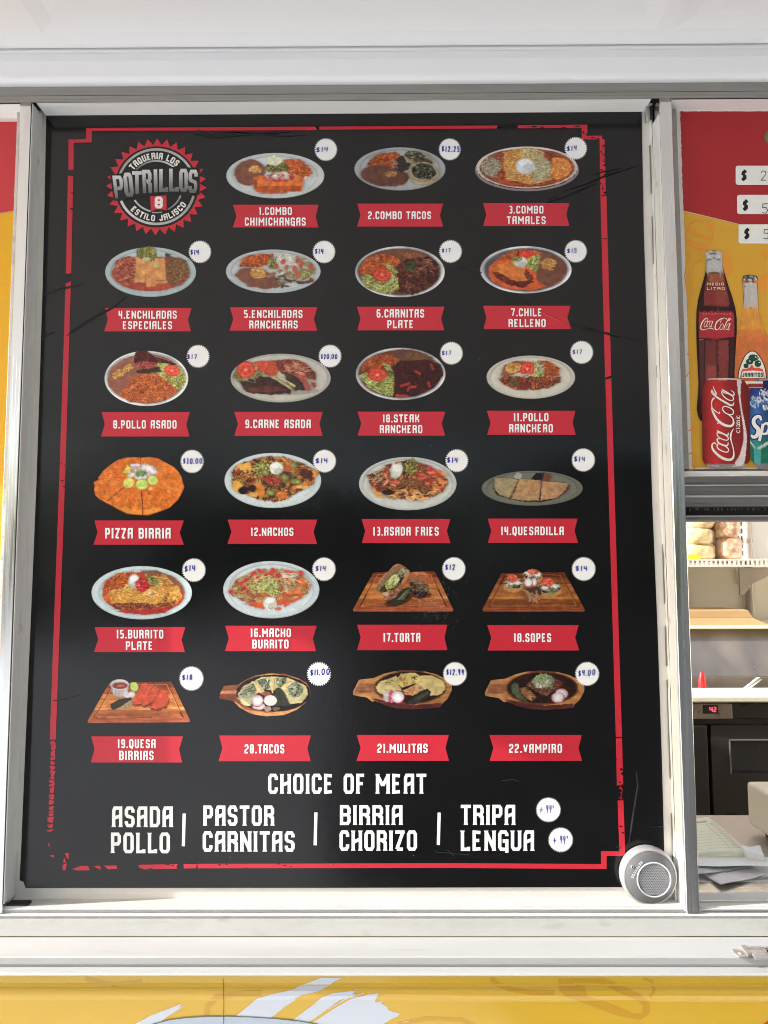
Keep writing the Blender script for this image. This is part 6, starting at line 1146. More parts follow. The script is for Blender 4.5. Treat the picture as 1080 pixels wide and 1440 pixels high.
arch = [(484, 372), (492, 300), (520, 220), (560, 140), (600, 104), (630, 94), (668, 104), (710, 150), (750, 220), (774, 300), (780, 372)]
def sm(P): q, w_, c = spline(P, 1, 4); return [tuple(x) for x in q]
t.add([mc(x, y, .0020) for x, y in sm(arch)], pk((60, 44, 36), .7)); a2 = [(630 + (x - 630) * .93, 372 + (y - 372) * .965) for x, y in arch]; t.add([mc(x, y, .0022) for x, y in sm(a2)], pk((206, 200, 190), .7))
GRN = pk((24, 62, 44), .7)
for cx, cy, rx, ry in [(640, 168, 46, 36), (606, 205, 38, 30), (690, 225, 34, 34), (570, 248, 26, 24)]: t.add([mc(x, y, .0024 + cx * 1e-7) for x, y in ring(cx, cy, rx, ry)], GRN)
t.add([mc(x, y, .0026) for x, y in [(608, 138), (688, 140), (684, 156), (612, 154)]], GRN); t.ribbon([(676, 158), (694, 164), (690, 182), (672, 186)], 8, .0026, mc, GRN)
for x, y in [(668, 160), (608, 200), (706, 214)]: t.ribbon([(x - 8, y - 3), (x + 8, y + 3)], 9, .0028, mc, pk((206, 206, 200), .7))
bn = [(510, 372), (522, 300), (540, 276), (566, 284), (590, 272), (612, 262), (620, 242), (634, 240), (642, 264), (668, 272), (700, 268), (740, 284), (760, 372)]; t.add([mc(x, y, .0029) for x, y in bn], pk((196, 66, 52), .7)); bn2 = [(524, 372), (534, 306), (580, 300), (640, 296), (700, 300), (738, 306), (750, 372)]; t.add([mc(x, y, .0031) for x, y in bn2], pk((208, 202, 192), .7))
text(t, 'JARRITOS', 530, 742, 318, 360, mc, .0033, GRN, .2, .12); t.build('bottle_label', PAPERPRINT, jb)
t = MB(); t.add([mc(x, y, .0034) for x, y in [(560, 405), (740, 405), (740, 470), (560, 470)]], pk((202, 190, 176), .7)); t.add([mc(x, y, .0036) for x, y in [(584, 428), (740, 428), (740, 466), (584, 466)]], pk((120, 44, 40), .7)); t.build('bottle_label', PAPERPRINT, jb)
# red can
CN = [(180, 384), (210, 374), (340, 370), (480, 376), (545, 386), (560, 410), (598, 470), (608, 540), (610, 800), (610, 1180), (600, 1220), (560, 1260), (555, 1278), (470, 1292), (300, 1294), (200, 1284), (180, 1262), (140, 1230), (128, 1190), (124, 800), (120, 560), (126, 480), (160, 420), (174, 400)]
def _(p):
    g = np.clip((p.x - 124) / 486, 0, 1)[:, None]; sh = .80 + .34 * np.exp(-((g - .30) / .22) ** 2) - .22 * np.clip((g - .75) / .25, 0, 1) - .18 * np.clip((.12 - g) / .12, 0, 1)
    p.f(p.x > -99, (168, 36, 36), .05, 60); p.c = p.c * sh; p.f(p.P([(170, 370), (560, 370), (560, 390), (170, 390)]), (168, 150, 144), .1); p.f(p.L([(190, 378), (535, 382)], 8), (200, 188, 182))
    mk = p.P([(150, 1244), (600, 1240), (570, 1300), (150, 1300)]); p.f(mk, (134, 126, 122), .12, 30, 4); p.f(p.L([(190, 1262), (560, 1260)], 8), (190, 184, 180))
    p.f(p.P(sm([(478, 395), (523, 395), (516, 450), (514, 560), (525, 660), (552, 800), (577, 950), (574, 1050), (546, 1245), (455, 1248), (505, 1150), (536, 1040), (546, 950), (536, 840), (515, 700), (495, 560), (482, 450), (478, 395)])), (206, 192, 188), .04)
cn = picture('can_picture', dp, mc, [('p', CN)], (366, 830), _, 65, N=100, off=.0036, conv=convp, mtl=PAPERPRINT, label='red drink can with white script running up it')
t = MB(); WH2 = pk((214, 198, 192), .70); script(t, mc, WH2, .0040)
def up(P): return P
for P in [[(480, 898), (474, 910), (482, 926), (498, 926), (508, 912), (503, 898)], [(466, 882), (508, 882)], [(478, 866), (474, 850), (484, 842), (508, 842)], [(492, 868), (504, 866), (508, 854), (494, 844)], [(480, 818), (474, 828), (484, 832), (494, 820), (503, 820), (506, 834)], [(480, 796), (474, 806), (484, 810), (494, 798), (503, 798), (506, 812)], [(476, 782), (508, 782)], [(464, 782), (468, 782)], [(480, 752), (474, 762), (482, 772), (498, 772), (508, 762), (503, 752)]]:
    t.ribbon(P, 6.5, .0040 + random.random() * .0004, mc, WH2)
t.build('can_script', PAPERPRINT, cn)
# blue and green can, half out of the picture
SPc = [(650, 400), (700, 384), (780, 378), (900, 380), (1000, 390), (1030, 420), (1060, 480), (1066, 560), (1066, 1160), (1050, 1220), (1010, 1290), (940, 1304), (760, 1304), (690, 1290), (650, 1240), (618, 1200), (612, 1100), (608, 700), (606, 540), (616, 470)]
def _(p):
    p.f(p.x > -99, (34, 52, 108), .08, 60); t_ = np.clip((p.y - 480) / 760, 0, 1)[:, None]; top, mid, bot = np.array((26, 40, 96.)), np.array((44, 100, 150.)), np.array((20, 100, 80.))
    p.c = np.where(t_ < .55, top + (mid - top) * t_ / .55, mid + (bot - mid) * np.clip((t_ - .55) / .2, 0, 1)); g = np.abs((p.x - 680) / 60)[:, None]; p.c = p.c * (.82 + .55 * np.exp(-g ** 2)); p.f(p.P([(640, 370), (1040, 370), (1040, 392), (640, 396)]), (150, 146, 150), .1)
    p.st(p.E(800, 600, 110, 90), 60, 34, 16, [(190, 196, 200), (150, 170, 190), (206, 208, 210), (70, 100, 150)], 30); p.st(p.E(660, 620, 50, 50), 22, 26, 9, [(130, 176, 200), (180, 200, 210), (80, 130, 180)], 20); p.st(p.E(780, 530, 90, 50), 26, 14, 9, [(206, 208, 212), (130, 150, 190)], 0); p.f(p.P([(610, 1000), (672, 1086), (800, 1010), (900, 960), (900, 990), (800, 1040), (676, 1110), (610, 1026)]), (190, 196, 196), .05)
    p.f(p.P([(610, 1030), (676, 1112), (800, 1044), (1066, 940), (1066, 1300), (610, 1300)]), (20, 104, 82), .1, 50); p.f(p.P([(650, 1080), (720, 1090), (720, 1250), (650, 1230)]), (62, 150, 146), .1); p.f(p.P([(640, 1240), (1050, 1236), (1020, 1310), (660, 1310)]), (120, 120, 120), .15, 30, 4)
sc_ = picture('can_picture', dp, mc, [('p', SPc)], (836, 840), _, 67, N=90, off=.0032, conv=convp, mtl=PAPERPRINT, label='blue and green drink can splashed with water')
t = MB()
q, w_, cl = spline([(722, 800), (712, 768), (686, 762), (654, 784), (646, 822), (664, 856), (690, 884), (694, 924), (672, 960), (640, 968), (622, 946)], [20, 30, 34, 36, 38, 40, 42, 42, 38, 32, 18]); t.ribbon(q, [x * 1.7 for x in w_], .0034, mc, pk((22, 32, 84), .7)); t.ribbon(q, w_, .0038, mc, WH2)
for k, of, cc in ((1.7, .0035, pk((22, 32, 84), .7)), (1.0, .0039, WH2)):
    t.ribbon([(742, 836), (726, 920), (704, 1008)], [30 * k, 32 * k, 28 * k], of, mc, cc); q, w_, cl = spline([(738, 860), (764, 832), (796, 838), (804, 880), (784, 926), (752, 938), (734, 926)], [18, 24, 30, 32, 30, 22, 14]); t.ribbon(q, [x * k for x in w_], of + .0001, mc, cc)
t.build('can_script', PAPERPRINT, sc_)

lp = thing('red_yellow_poster', 'red and yellow poster board left of the menu, only its right edge visible', 'poster', tuple(at(5, 1240, 0)))
s = MB(); x1 = ML0 - .0092; zt_ = zat(163.5, YP, 10); zb_ = zat(1268, YP, 0)
s.box(XE0 + .02, x1, YP, .0035, zb_, zt_, (.80, .76, .70)); s.build('corrugated_board', PAPERPRINT, lp)
s = MB()
zr = zat(296, YP, 8); ya = YP - .0004
s.add([(XE0 + .024, ya, zr - .16), (x1 - .003, ya, zr), (x1 - .003, ya, zt_ - .006), (XE0 + .024, ya, zt_ - .006)], pk((196, 62, 66), .95)); s.build('red_print', PAPERPRINT, lp)
s = MB(); s.add([(XE0 + .024, ya, zb_ + .004), (x1 - .0033, ya, zb_ + .004), (x1 - .0033, ya, zr - .0006), (XE0 + .024, ya, zr - .1606)], pk((222, 168, 40), .95)); s.build('yellow_print', PAPERPRINT, lp)
s = MB(); s.box(x1 - .10, x1 - .002, YP - .0012, YP - .0001, zt_ - .0045, zt_ - .0005, (.72, .68, .58)); s.build('tape_strip', PAPERPRINT, lp)

# ------------------------------------------------------------------ round window intercom stuck in the corner
SPK = mat('pearl_silver_plastic', (.34, .34, .345), .38, .2, vary=.04, scale=(20, 20, 20)); SPD = mat('grey_satin_plastic', (.125, .127, .135), .42, .1, vary=.06, scale=(60, 60, 60)); SPR = mat('polished_rim', (.80, .80, .80), .2, .6)
GRL = mat('dark_grille_cloth', (.035, .035, .04), .6); TXT = mat('pale_lettering', (.85, .85, .86), .4)
YF = -.0175
cF = at(914.4, 1234.0, YF); r1 = 38.2 / 1081 * (1 + YF)
inter = thing('window_intercom', 'round silver window intercom speaker stuck on the lower right corner of the menu', 'intercom', (cF[0], -.002, cF[2] - r1))
cB = at(908, 1231, 0); 
def lath(prof, nm, m, par=inter, n=72, c=None):
    c = c or (cF[0], 0, cF[2]); s = MB(); s.lathe(prof, c, 'Y', n); return s.build(nm, m, par, smooth=True)
SIDE = mat('matt_grey_casing', (.30, .30, .30), .45, .1, vary=.05, scale=(20, 20, 20))
bz = lath([(.0001, -.0018), (r1 * .98, -.0018), (r1 * 1.0, -.006), (r1 * 1.0, YF + .006), (r1 * .99, YF + .0032), (r1 * .965, YF + .0012), (r1 * .93, YF + .0002), (r1 * .905, YF), (r1 * .893, YF + .0008), (.0001, YF + .0008)], 'casing', SPK)
em = bz.modifiers.new('edge', 'EDGE_SPLIT'); em.split_angle = R(40)
fc = lath([(r1 * .892, YF + .0005), (r1 * .885, YF - .0001), (r1 * .2, YF - .0001), (.0001, YF - .0001)], 'face_plate', SPD)
gx, gz = at(919.4, 1236.8, YF)[0], at(919.4, 1236.8, YF)[2]; rgr = 23.2 / 1081 * (1 + YF)
gc = (gx, 0, gz)
lath([(rgr * 1.0, YF - .0002), (rgr * 1.0, YF - .0014), (rgr * .96, YF - .0018), (rgr * .92, YF - .0014), (rgr * .92, YF - .0003)], 'grille_rim', SPR, c=gc)
lath([(rgr * .92, YF - .0004), (.0001, YF - .0004)], 'grille_cloth', GRL, c=gc)
s = MB(); st_ = rgr * 2 / 19
# perforated steel: bars between staggered holes, drawn as little hexagon rings
for i in range(-11, 12):
    for j in range(-11, 12):
        x = (i + .5 * (j % 2)) * st_; zq = j * st_ * .866
        if math.hypot(x, zq) > rgr * .90: continue
        o = [(gx + x + st_ * .577 * math.cos(R(60 * k + 30)), YF - .0009, gz + zq + st_ * .577 * math.sin(R(60 * k + 30))) for k in range(6)]
        q = [(gx + x + st_ * .30 * math.cos(R(60 * k + 30)), YF - .0007, gz + zq + st_ * .30 * math.sin(R(60 * k + 30))) for k in range(6)]
        s.mesh(o + q, [(k, (k + 1) % 6, 6 + (k + 1) % 6, 6 + k) for k in range(6)])
s.build('perforated_grille', mat('grille_steel', (.30, .30, .32), .4, .3), inter)
hx_, hz_ = at(889.2, 1219.0, YF)[0], at(889.2, 1219.0, YF)[2]
lath([(.0019, YF - .0002), (.0019, YF - .0007), (.0012, YF - .0008)], 'microphone_ring', SPR, c=(hx_, 0, hz_), n=24); lath([(.0012, YF - .0004), (.0001, YF - .0004)], 'microphone_hole', BLACKGAP, c=(hx_, 0, hz_), n=24)
s = MB(); mps = lambda X_, Y_, off: at(855 + X_ / 8.31, 1180 + Y_ / 8.31, YF - .0003 - off)
# lettering runs down the left side, tops of the letters towards the upper left
def onspk(x, y, off):
    u = x; a0 = np.array([392, 262.]); a1 = np.array([280, 452.]); d = (a1 - a0) / np.linalg.norm(a1 - a0); nn = np.array([d[1], -d[0]]); L__ = np.linalg.norm(a1 - a0); bow = 26 * (4 * (x / L__) * (1 - x / L__))
    p = a0 + d * x + nn * (y * 1.0) + np.array([-.75, -.35]) * bow * .25; return mps(p[0], p[1], off)
text(s, 'RETEKESS', 0, 222, -18, 12, lambda x, y, off: onspk(x, -y, off), .0002, None, .17, .14)
s.build('maker_lettering', TXT, inter)

# ------------------------------------------------------------------ the kitchen behind the open window
STEEL = mat('brushed_stainless', (.42, .365, .31), .36, .75, vary=.22, scale=(9, 9, 1.5), bump=.00015, bscale=(9, 9, 2), dirt=(.40, .33, .26), dscale=9, dlo=.6, dhi=.8)
CTOP = mat('stainless_counter', (.50, .45, .42), .38, .7, vary=.12, scale=(60, 6, 6), bump=.0002, bscale=(120, 10, 10))
CREAM = mat('cutting_board_cream', (.86, .80, .58), .5, vary=.05, scale=(3, 3, 60)); FRD = mat('black_fridge_metal', (.06, .055, .052), .33, .4, vary=.15, scale=(3, 3, 3)); FRB = mat('fridge_black_plastic', (.018, .018, .02), .4)
IX0, IX1 = .25, 1.95
# counter under the window
zC = zat(1262, .066, 1020); yC = atZ(1020, 1146, zC)[1]
ct = thing('steel_counter', 'brushed steel counter just inside the serving window', 'counter', (.9, .2, .44))
s = MB(); s.box(IX0, IX1, .062, yC, zC - .035, zC); s.build('counter_top', CTOP, ct, bevel=.002)
s = MB(); s.box(IX0 + .02, IX1 - .02, .085, yC - .02, .44, zC - .0352); s.build('cabinet', STEEL, ct)
# prep fridge across the aisle
yFr = 1.36; zFt = zat(979, yFr - .035, 1030); zFb = zat(988, yFr - .03, 1030)
fr = thing('prep_fridge', 'black under-counter prep fridge with red digital display and steel lid', 'fridge', (1.1, 1.6, .44))
s = MB(); s.box(IX0, IX1, yFr + .03, 1.98, .47, zFb); s.build('cabinet', FRD, fr)
s = MB(); s.box(IX0, IX1, yFr - .035, atZ(1030, 967, zFt)[1], zFb + .0005, zFt); s.build('cutting_board', CREAM, fr, bevel=.004)
p_ = lambda py: zat(py, yFr, 1030)
s = MB(); s.box(IX0, X(1029.5, yFr, 1000), yFr - .004, yFr + .0295, p_(1011), p_(989)); s.build('control_panel', STEEL, fr, bevel=.003)
s = MB(); s.box(X(1030, yFr, 1000), IX1, yFr + .004, yFr + .0295, p_(1011), p_(989)); s.build('upper_panel', FRD, fr, bevel=.003)
s = MB(); s.box(IX0, IX1, yFr + .012, yFr + .0295, p_(1019.5), p_(1011.4)); s.build('black_rail', FRB, fr)
dx0, dx1 = X(987.5, yFr, 1000), X(1008.7, yFr, 1000)
s = MB(); s.box(dx0, dx1, yFr - .0065, yFr - .0042, p_(1003), p_(991)); ds = s.build('display', FRB, fr, bevel=.001)
DIG = mat('red_led_digits', (.3, .01, .01), .5, emit=(1, .03, .06), estr=3.0)
s = MB(); yd = yFr - .0068; md = lambda x, y, off: at(x, y, yd - off)
s.ribbon([(998.2, 994.2), (998.6, 998), (1001.6, 998.2)], .9, 0, md, None); s.ribbon([(1001.4, 994.4), (1001.9, 1001)], .9, .0002, md, None); s.ribbon([(1004, 994.8), (1006.6, 994.6), (1006.8, 997.6), (1004.2, 997.9), (1004.4, 1000.8), (1007, 1000.6)], .8, 0, md, None); s.ribbon([(1002.9, 1000.4), (1003.3, 1000.9)], .8, 0, md, None)
s.build('led_digits', DIG, ds)
s = MB(); s.box(X(981.5, yFr, 1000), dx0 - .002, yFr - .008, yFr - .0042, p_(1003.5), p_(998)); s.box(dx1 + .002, X(1014, yFr, 1000), yFr - .008, yFr - .0042, p_(1005), p_(999)); s.build('display_button', mat('taupe_button', (.35, .30, .25), .5), fr, bevel=.001)
zd0, zd1 = .56, p_(1020)
xd0, xd1 = X(995.8, yFr, 1060), X(1000.6, yFr, 1060)
s = MB(); s.box(IX0, xd0, yFr - .002, yFr + .0295, zd0, zd1); s.build('door', FRD, fr, bevel=.004)
# right door with a recessed pull
hx0, hx1 = X(1026, yFr, 1060), X(1026, yFr, 1060) + .34; hz1, hz0 = p_(1040.5), p_(1086.5); y0, y1 = yFr - .002, yFr + .0295
s = MB(); xs = [xd1, hx0, hx1, xd1 + .62]; zs = [zd0, hz0, hz1, zd1]
for i in range(3):
    for j in range(3):
        if i == 1 and j == 1: continue
        s.add([(xs[i], y0, zs[j]), (xs[i + 1], y0, zs[j]), (xs[i + 1], y0, zs[j + 1]), (xs[i], y0, zs[j + 1])])
s.mesh([(xs[0], y0, zs[0]), (xs[3], y0, zs[0]), (xs[3], y0, zs[3]), (xs[0], y0, zs[3]), (xs[0], y1, zs[0]), (xs[3], y1, zs[0]), (xs[3], y1, zs[3]), (xs[0], y1, zs[3])], [(0, 4, 5, 1), (1, 5, 6, 2), (2, 6, 7, 3), (3, 7, 4, 0)])
dr = s.build('door', FRD, fr)
s = MB(); d = .026
s.mesh([(hx0, y0 + .0002, hz0), (hx1, y0 + .0002, hz0), (hx1, y0 + .0002, hz1), (hx0, y0 + .0002, hz1), (hx0 + .006, y0 + d * .5, hz0 + .004), (hx1 - .006, y0 + d * .5, hz0 + .004), (hx1 - .006, y0 + d, hz1 - .003), (hx0 + .006, y0 + d, hz1 - .003)], [(0, 1, 5, 4), (1, 2, 6, 5), (2, 3, 7, 6), (3, 0, 4, 7), (4, 5, 6, 7)])
s.build('recessed_handle', FRB, dr)
s = MB(); rr = .0025
for a, b_ in [((hx0, hz1), (hx1, hz1)), ((hx0, hz0), (hx0, hz1))]: s.box(min(a[0], b_[0]) - rr, max(a[0], b_[0]) + rr, y0 - .004, y0 - .0002, min(a[1], b_[1]) - rr, max(a[1], b_[1]) + rr)
s.build('handle_highlight', mat('highlit_black_edge', (.24, .23, .22), .35, .5), dr, bevel=.0015)  # lighter bars paint the highlight on the recess's top and left edges
s = MB(); s.box(xd1 + .625, IX1, yFr - .002, yFr + .0295, zd0, zd1); s.build('door', FRD, fr, bevel=.004)
# cold well rail and sloping steel lid
zW = zFt - .055
yR = 1.62; s = MB(); s.box(IX0, IX1, yR, yR + .02, zFb + .001, zat(953, yR, 1030)); s.box(IX0, IX1, yR - .001, yR + .0005, zat(954.4, yR, 1030), zat(951.6, yR, 1030)); s.build('cold_well_rail', STEEL, fr, bevel=.002)
s = MB(); yl = 1.66; s.prism([(yl, zat(951, yl, 1030)), (yl + .10, zat(884, yl + .10, 1030)), (1.97, zat(884, yl + .10, 1030)), (1.97, zFb + .001), (yl, zFb + .001)], IX0, IX1); s.build('steel_lid', STEEL, fr, bevel=.003)
zS = zat(881.5, yl + .10, 1030)
s = MB(); s.box(IX0, IX1, yl + .06, 2.05, zat(884, yl + .1, 1030) + .001, zS + .003); s.build('overshelf', CREAM, fr, bevel=.002)
# things standing on it
s = MB(); bx = at(987.5, 960, 1.50); zb = zFb + .001
RB = mat('red_squeeze_plastic', (.70, .02, .025), .35, vary=.08, scale=(30, 30, 30))
bt = thing('squeeze_bottle', 'red squeeze bottle nozzle poking up behind the cutting board', 'bottle', (bx[0], 1.5, zb))
zt2 = zat(944, 1.5, 988); zm = zFt + .004
s.lathe([(.0001, 0), (.024, 0), (.026, .006), (.026, (zm - zb) * .2), (.014, (zm - zb) * .8)], (bx[0], 1.5, zb), 'Z', 28); s.build('bottle_body', RB, bt, smooth=True)
s = MB(); h = zt2 - zb; h0 = (zm - zb) * .8; s.lathe([(.0135, h0), (.0125, h0 + .01), (.0085, h * .84), (.0060, h * .93), (.0048, h), (.0001, h + .001)], (bx[0], 1.5, zb), 'Z', 24); s.build('nozzle', RB, bt, smooth=True)
tg = thing('plastic_tongs', 'pair of slim white tongs leaning on the steel rail', 'tongs', tuple(at(1052, 966, 1.55)))
WP = mat('white_plastic', (.82, .80, .74), .35)
for (xa, ya_), (xb_, yb2) in [((1047, 968.5), (1067, 952.5)), ((1053, 968.5), (1070.5, 955))]:
    s = MB(); A, B_ = at(xa, ya_, 1.50), at(xb_, yb2, 1.60); w2 = .0045
    s.mesh([tuple(A + (-w2, 0, 0)), tuple(A + (w2, 0, 0)), tuple(B_ + (w2, 0, 0)), tuple(B_ + (-w2, 0, 0)), tuple(A + (-w2, .006, 0)), tuple(A + (w2, .006, 0)), tuple(B_ + (w2, .006, 0)), tuple(B_ + (-w2, .006, 0))], [(0, 1, 2, 3), (4, 7, 6, 5), (0, 3, 7, 4), (1, 5, 6, 2), (0, 4, 5, 1), (3, 2, 6, 7)]); s.build('arm', WP, tg, bevel=.001)
CARD = mat('brown_cardboard', (.52, .34, .17), .8, vary=.12, scale=(5, 5, 40))
tb = thing('cardboard_tray', 'shallow brown cardboard tray on the shelf over the steel lid', 'tray', tuple(at(1010, 878, 1.80)))
y2 = 1.80; zt0, zt1 = zS + .0035, zat(857.5, y2, 1020); xa, xb = .7, X(1052, y2, 860); xc = X(1067, y2, 876)
s = MB(); s.mesh([(xa, y2, zt0), (xc, y2, zt0), (xb, y2, zt1), (xa, y2, zt1), (xa, y2 + .2, zt0), (xc, y2 + .2, zt0), (xb, y2 + .2, zt1), (xa, y2 + .2, zt1)], [(0, 1, 2, 3), (4, 7, 6, 5), (0, 4, 5, 1), (1, 5, 6, 2), (2, 6, 7, 3), (0, 3, 7, 4)]); s.build('tray_body', CARD, tb, bevel=.004)
s = MB(); s.mesh([(xa, y2 - .012, zt0 + .0002), (xc + .03, y2 - .012, zt0 + .0002), (xc - .02, y2 - .003, zat(869, y2, 1020)), (xa, y2 - .003, zat(869, y2, 1020))], [(0, 1, 2, 3)]); o = s.build('front_lip', CARD, tb); o.modifiers.new('solid', 'SOLIDIFY').thickness = .002
# wall shelf: wire rack on brackets, slotted standard, conduit
yS = 1.78; sh = thing('wall_shelf', 'white perforated wire shelf on a bracket holding bread bags', 'shelf', tuple(at(1030, 797, yS)))
zs1, zs0 = zat(786, yS, 1030), zat(797, yS, 1030); s = MB()
s.box(IX0, IX1, yS, yS + .003, zs1 - .006, zs1); s.box(IX0, IX1, yS, yS + .003, zs0, zs0 + .007); st2 = .0165; x = IX0
while x < IX1: s.box(x, x + .008, yS + .0002, yS + .0028, zs0 + .0069, zs1 - .0059); x += st2
s.build('front_edge', WP, sh)
s = MB(); s.box(IX0, IX1, yS + .0032, 2.115, zs1 - .006, zs1 - .002); s.build('shelf_plate', WP, sh)
xk = X(1041, yS, 810)
s = MB(); s.prismz([(0, 0)], 0, 0) if False else None
yk = 1.93; pl = [at(x, y, yk) for x, y in [(1040, 798), (1130, 798), (1130, 801), (1085, 808), (1058, 821), (1047, 836), (1040, 837)]]; n_ = len(pl)
s.mesh([tuple(q) for q in pl] + [(q[0], q[1] + .006, q[2]) for q in pl], [tuple(range(n_)), tuple(range(n_, 2 * n_))[::-1]] + [(i, i + n_, (i + 1) % n_ + n_, (i + 1) % n_) for i in range(n_)])
p0_ = at(1040, 817, yk); s.box(p0_[0] - .004, p0_[0] + .006, yk - .012, yk - .0005, at(1040, 836, yk)[2], at(1040, 799, yk)[2])
s.build_split('bracket', STEEL, sh)
s = MB(); xq = X(1036, 2.1, 760); s.box(xq, xq + .028, 2.10, 2.119, zS + .15, 2.4); s0 = s.build('slotted_standard', WP, sh)
s = MB(); zz = zs1 + .02
while zz < 2.3:
    for dx in (.006, .018): s.box(xq + dx, xq + dx + .004, 2.0985, 2.0999, zz, zz + .018)
    zz += .03
s.build('slots', FRD, s0)
cdt = thing('conduit_pipe', 'grey metal conduit pipe clipped upright to the cream wall', 'pipe', (X(1050, 2.08, 760), 2.08, 1.4))
s = MB(); s.lathe([(.017, -.25), (.017, 1.0)], (X(1052, 2.09, 760), 2.095, 1.6), 'Z', 24); s.build('pipe', mat('grey_conduit', (.42, .38, .34), .45, .3, vary=.1, scale=(4, 4, 4)), cdt, smooth=True)
s = MB(); zc_ = zat(760, 2.07, 1050); s.lathe([(.0171, -.008), (.0195, -.008), (.0195, .008), (.0171, .008)], (X(1052, 2.09, 760), 2.095, zc_), 'Z', 24); s.box(X(1052, 2.09, 760) - .05, X(1052, 2.09, 760) - .018, 2.10, 2.104, zc_ - .008, zc_ + .008); s.build('clip', STEEL, cdt)
# bags of bread
def bag(name, label, px0, px1, py0, base, seed, slices):
    bmx = mat(base[0], base[1], .35, vary=.35, scale=(30, 30, 30), dirt=base[2], dscale=(34, 34, 40), dlo=.45, dhi=.6, coat=.5, bump=.003, bscale=(45, 45, 45))
    xa, xb = X(px0, yS + .12, 760), X(px1, yS + .12, 760); z0, z1 = zs1 - .0018, zat(py0, yS + .12, 1000)
    th_ = thing(name, label, 'bread bag', ((xa + xb) / 2, yS + .14, z0), 'bread bags on the wall shelf')
    n = 3
    for k in range(slices):
        s = MB(); nn = 18; mm = 12; vs = []; rgk = np.random.default_rng(seed + k)
        zc0 = z0 + (z1 - z0) * k / slices; hc = (z1 - z0) / slices
        for j in range(mm + 1):
            ph = -math.pi / 2 + math.pi * j / mm
            for i in range(nn):
                a = 2 * math.pi * i / nn; f_ = lambda c, e: math.copysign(abs(c) ** e, c); w_ = 1 + .05 * math.sin(3 * a + seed + k) + .04 * math.sin(5 * ph + a * 2 + k)
                vs.append(((xa + xb) / 2 + (xb - xa) / 2 * f_(math.cos(ph), .6) * f_(math.cos(a), .65) * w_ + .006 * math.sin(k * 2.1 + seed), yS + .14 + .10 * f_(math.cos(ph), .6) * f_(math.sin(a), .7) * w_, zc0 + hc / 2 + hc * .64 * f_(math.sin(ph), .7) * (1 + .05 * math.sin(4 * a + k))))
        s.mesh(vs, [(j * nn + i, j * nn + (i + 1) % nn, (j + 1) * nn + (i + 1) % nn, (j + 1) * nn + i) for j in range(mm) for i in range(nn)])
        s.build('bread_roll', bmx, th_, smooth=True)
    return th_
bag('bread_bag', 'clear bag of pale yellow bread rolls with a yellow tag', 955, 1000, 722, ('pale_bread', (.72, .50, .24), (.80, .68, .40)), 3, 3)
bag('bread_bag', 'clear bag of reddish brown bread beside the slotted standard', 1002, 1036, 726, ('red_bread', (.62, .34, .20), (.78, .60, .42)), 9, 2)
tgp = bpy.data.objects['bread_bag']
s = MB(); s.box(X(968, yS + .03, 783), X(985, yS + .03, 783), yS + .03, yS + .034, zs1, zat(780, yS + .03, 980)); s.build('yellow_tag', mat('yellow_tag_plastic', (.85, .70, .03), .4), tgp)
# cream box on the counter
xb0 = atZ(1052, 1168, zC)[0]; yb1 = atZ(1052, 1168, zC)[1]
cbx = thing('cream_box', 'cream coloured plastic box on dark feet at the right end of the counter', 'box', (xb0 + .15, yb1 - .1, zC))
ztb = zat(1098, yb1, 1050); s = MB(); s.box(xb0, xb0 + .34, .10, yb1, zC + .012, ztb); s.build('casing', mat('cream_plastic', (.80, .72, .54), .45, vary=.05, scale=(8, 8, 8)), cbx, bevel=.006, seg=3)
s = MB()
for xx in (xb0 + .03, xb0 + .29):
    for yy in (.13, yb1 - .03): s.lathe([(.014, 0), (.014, .0125)], (xx, yy, zC), 'Z', 16)
s.build_split('rubber_foot', FRB, cbx)
# order pads and loose slips
def sheet(name, label, cat, quad, z, th, m, curl=0, seed=0, rows=None, group='order slips on the steel counter'):
    """quad: picture corners (far left, far right, near right, near left) of a sheet lying at height z"""
    t0 = thing(name, label, cat, tuple(atZ(*quad[3], z)), group)
    C = [atZ(x, y, z) for x, y in quad]; n = 14; s = MB(); vs = []
    for j in range(n + 1):
        for i in range(n + 1):
            u, v = i / n, j / n; p = (C[0] * (1 - u) + C[1] * u) * (1 - v) + (C[3] * (1 - u) + C[2] * u) * v
            dz = curl * (max(0, v - .6) / .4) ** 2 * (1 + .4 * math.sin(u * 5 + seed)) + .0012 * math.sin(u * 6 + v * 4 + seed); vs.append((p[0], p[1], z + dz))
    s.mesh(vs, [(j * (n + 1) + i, j * (n + 1) + i + 1, (j + 1) * (n + 1) + i + 1, (j + 1) * (n + 1) + i) for j in range(n) for i in range(n)])
    o = s.build('paper', m, t0, smooth=True)
    if sum(p.normal.z for p in o.data.polygons) < 0: o.data.flip_normals(); sm_ = o.modifiers.new('solid', 'SOLIDIFY'); sm_.thickness = th; sm_.offset = -1
    if rows:
        s = MB()
        for (a, b_, v0, u1, c, wd) in rows:
            P = []
            for k in range(9):
                u = a + (b_ - a) * k / 8; v = v0 + (u1 - v0) * k / 8; p = (C[0] * (1 - u) + C[1] * u) * (1 - v) + (C[3] * (1 - u) + C[2] * u) * v
                P.append((p[0], p[1], z + curl * (max(0, v - .6) / .4) ** 2 * (1 + .4 * math.sin(u * 5 + seed)) + .0012 * math.sin(u * 6 + v * 4 + seed) + .0007))
            d = (C[3] - C[0]) / np.linalg.norm(C[3] - C[0]) * wd
            s.mesh(P + [(q[0] + d[0], q[1] + d[1], q[2]) for q in P], [(k, k + 1, k + 10, k + 9) for k in range(8)], c)
        s.build('printed_lines', PAPERPRINT, o)
    return t0
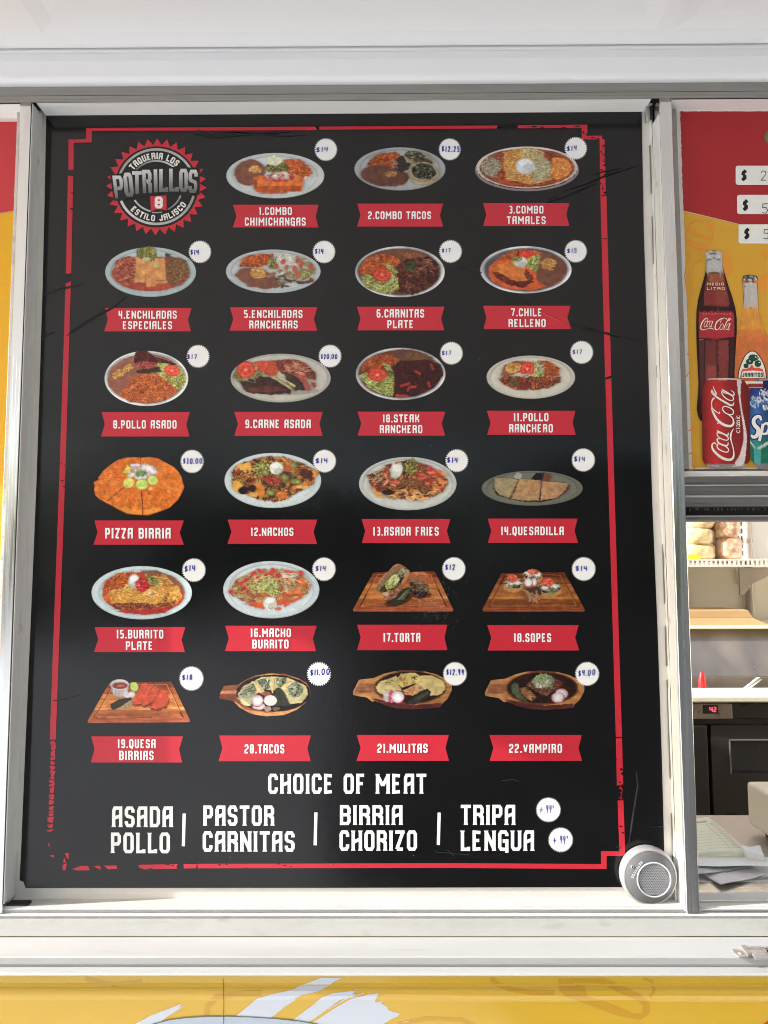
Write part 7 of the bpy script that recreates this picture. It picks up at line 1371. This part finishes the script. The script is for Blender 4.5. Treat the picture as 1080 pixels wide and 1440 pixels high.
PPW = mat('white_paper', (.84, .83, .80), .8, vary=.05, scale=(20, 20, 20)); PPY = mat('pale_yellow_paper', (.82, .80, .62), .8, vary=.04, scale=(20, 20, 20)); PPG = mat('grey_green_carbon_paper', (.55, .58, .55), .8, vary=.1, scale=(30, 30, 30)); PPL = mat('lilac_grey_paper', (.70, .67, .66), .8, vary=.08, scale=(30, 30, 30))
dk = (.22, .25, .22)
BT = mat('black_tablet_plastic', (.02, .02, .024), .3)
tb2 = thing('black_tablet', 'flat black device half hidden under the order slips', 'tablet', tuple(atZ(1000, 1262, zC))); s = MB(); a = atZ(966, 1262, zC); b_ = atZ(1045, 1240, zC)
s.box(a[0] - .05, b_[0], .068, b_[1] + .02, zC + .0003, zC + .010); s.build('casing', BT, tb2, bevel=.003)
zz = zC + .0125
sheet('order_slip', 'lowest curled grey slip, over the black tablet', 'paper slip', [(950, 1226), (1056, 1222), (1070, 1252), (975, 1253)], zz, .0004, PPL, .001, 1)
sheet('order_slip', 'broad white slip fanned out under the grey printed ones', 'paper slip', [(940, 1208), (1110, 1205), (1125, 1238), (975, 1246)], zz + .006, .0005, PPW, .002, 2, [(.2, .9, .82, .80, dk, .0006), (.3, .8, .6, .62, dk, .0008)])
sheet('order_slip', 'white slip with a small printed heading sticking out to the right', 'paper slip', [(1030, 1190), (1072, 1206), (1105, 1232), (1060, 1236)], zz + .010, .0004, PPW, .001, 6, [(.25, .6, .15, .16, dk, .001)])
sheet('order_slip', 'grey slip with two dark printed bands and a pointed near corner', 'paper slip', [(960, 1208), (1052, 1212), (1078, 1230), (1014, 1246)], zz + .013, .0004, PPL, .001, 3, [(.15, .85, .35, .2, (.10, .11, .11), .003), (.35, .9, .65, .45, (.2, .2, .2), .0012)])
sheet('order_slip', 'grey-green carbon slip lying across the top of the pile', 'paper slip', [(945, 1200), (1040, 1200), (1058, 1218), (972, 1232)], zz + .016, .0004, PPG, .001, 4)
sheet('order_slip', 'long thin white slip under the yellow order pad', 'paper slip', [(948, 1196), (1070, 1196), (1082, 1219), (960, 1216)], zz + .021, .0004, PPW, .0, 5)
op = sheet('order_pad', 'pale yellow ruled order pad on top of the slips', 'order pad', [(935, 1151), (996.5, 1148.5), (1054, 1198), (940, 1203)], zz + .026, .010, PPY, 0, 0,
      [(.12, .93, v, v, (.50, .50, .40), .0010) for v in (.22, .42, .50, .58, .66, .74, .82, .90)] + [(.80, .803, .2, .92, (.5, .5, .4), .004), (.1, .86, .13, .13, dk, .003)] + [(.86, .97, v, v + .006, (.45, .45, .38), .0014) for v in np.linspace(.2, .9, 16)], 'order pads')
cb2 = sheet('order_pad', 'small bent cream stub of a pad beside the yellow order pad', 'order pad', [(1042, 1189), (1069, 1190), (1075, 1203), (1050, 1199)], zz + .030, .010, PPW, 0, 2, None, 'order pads')
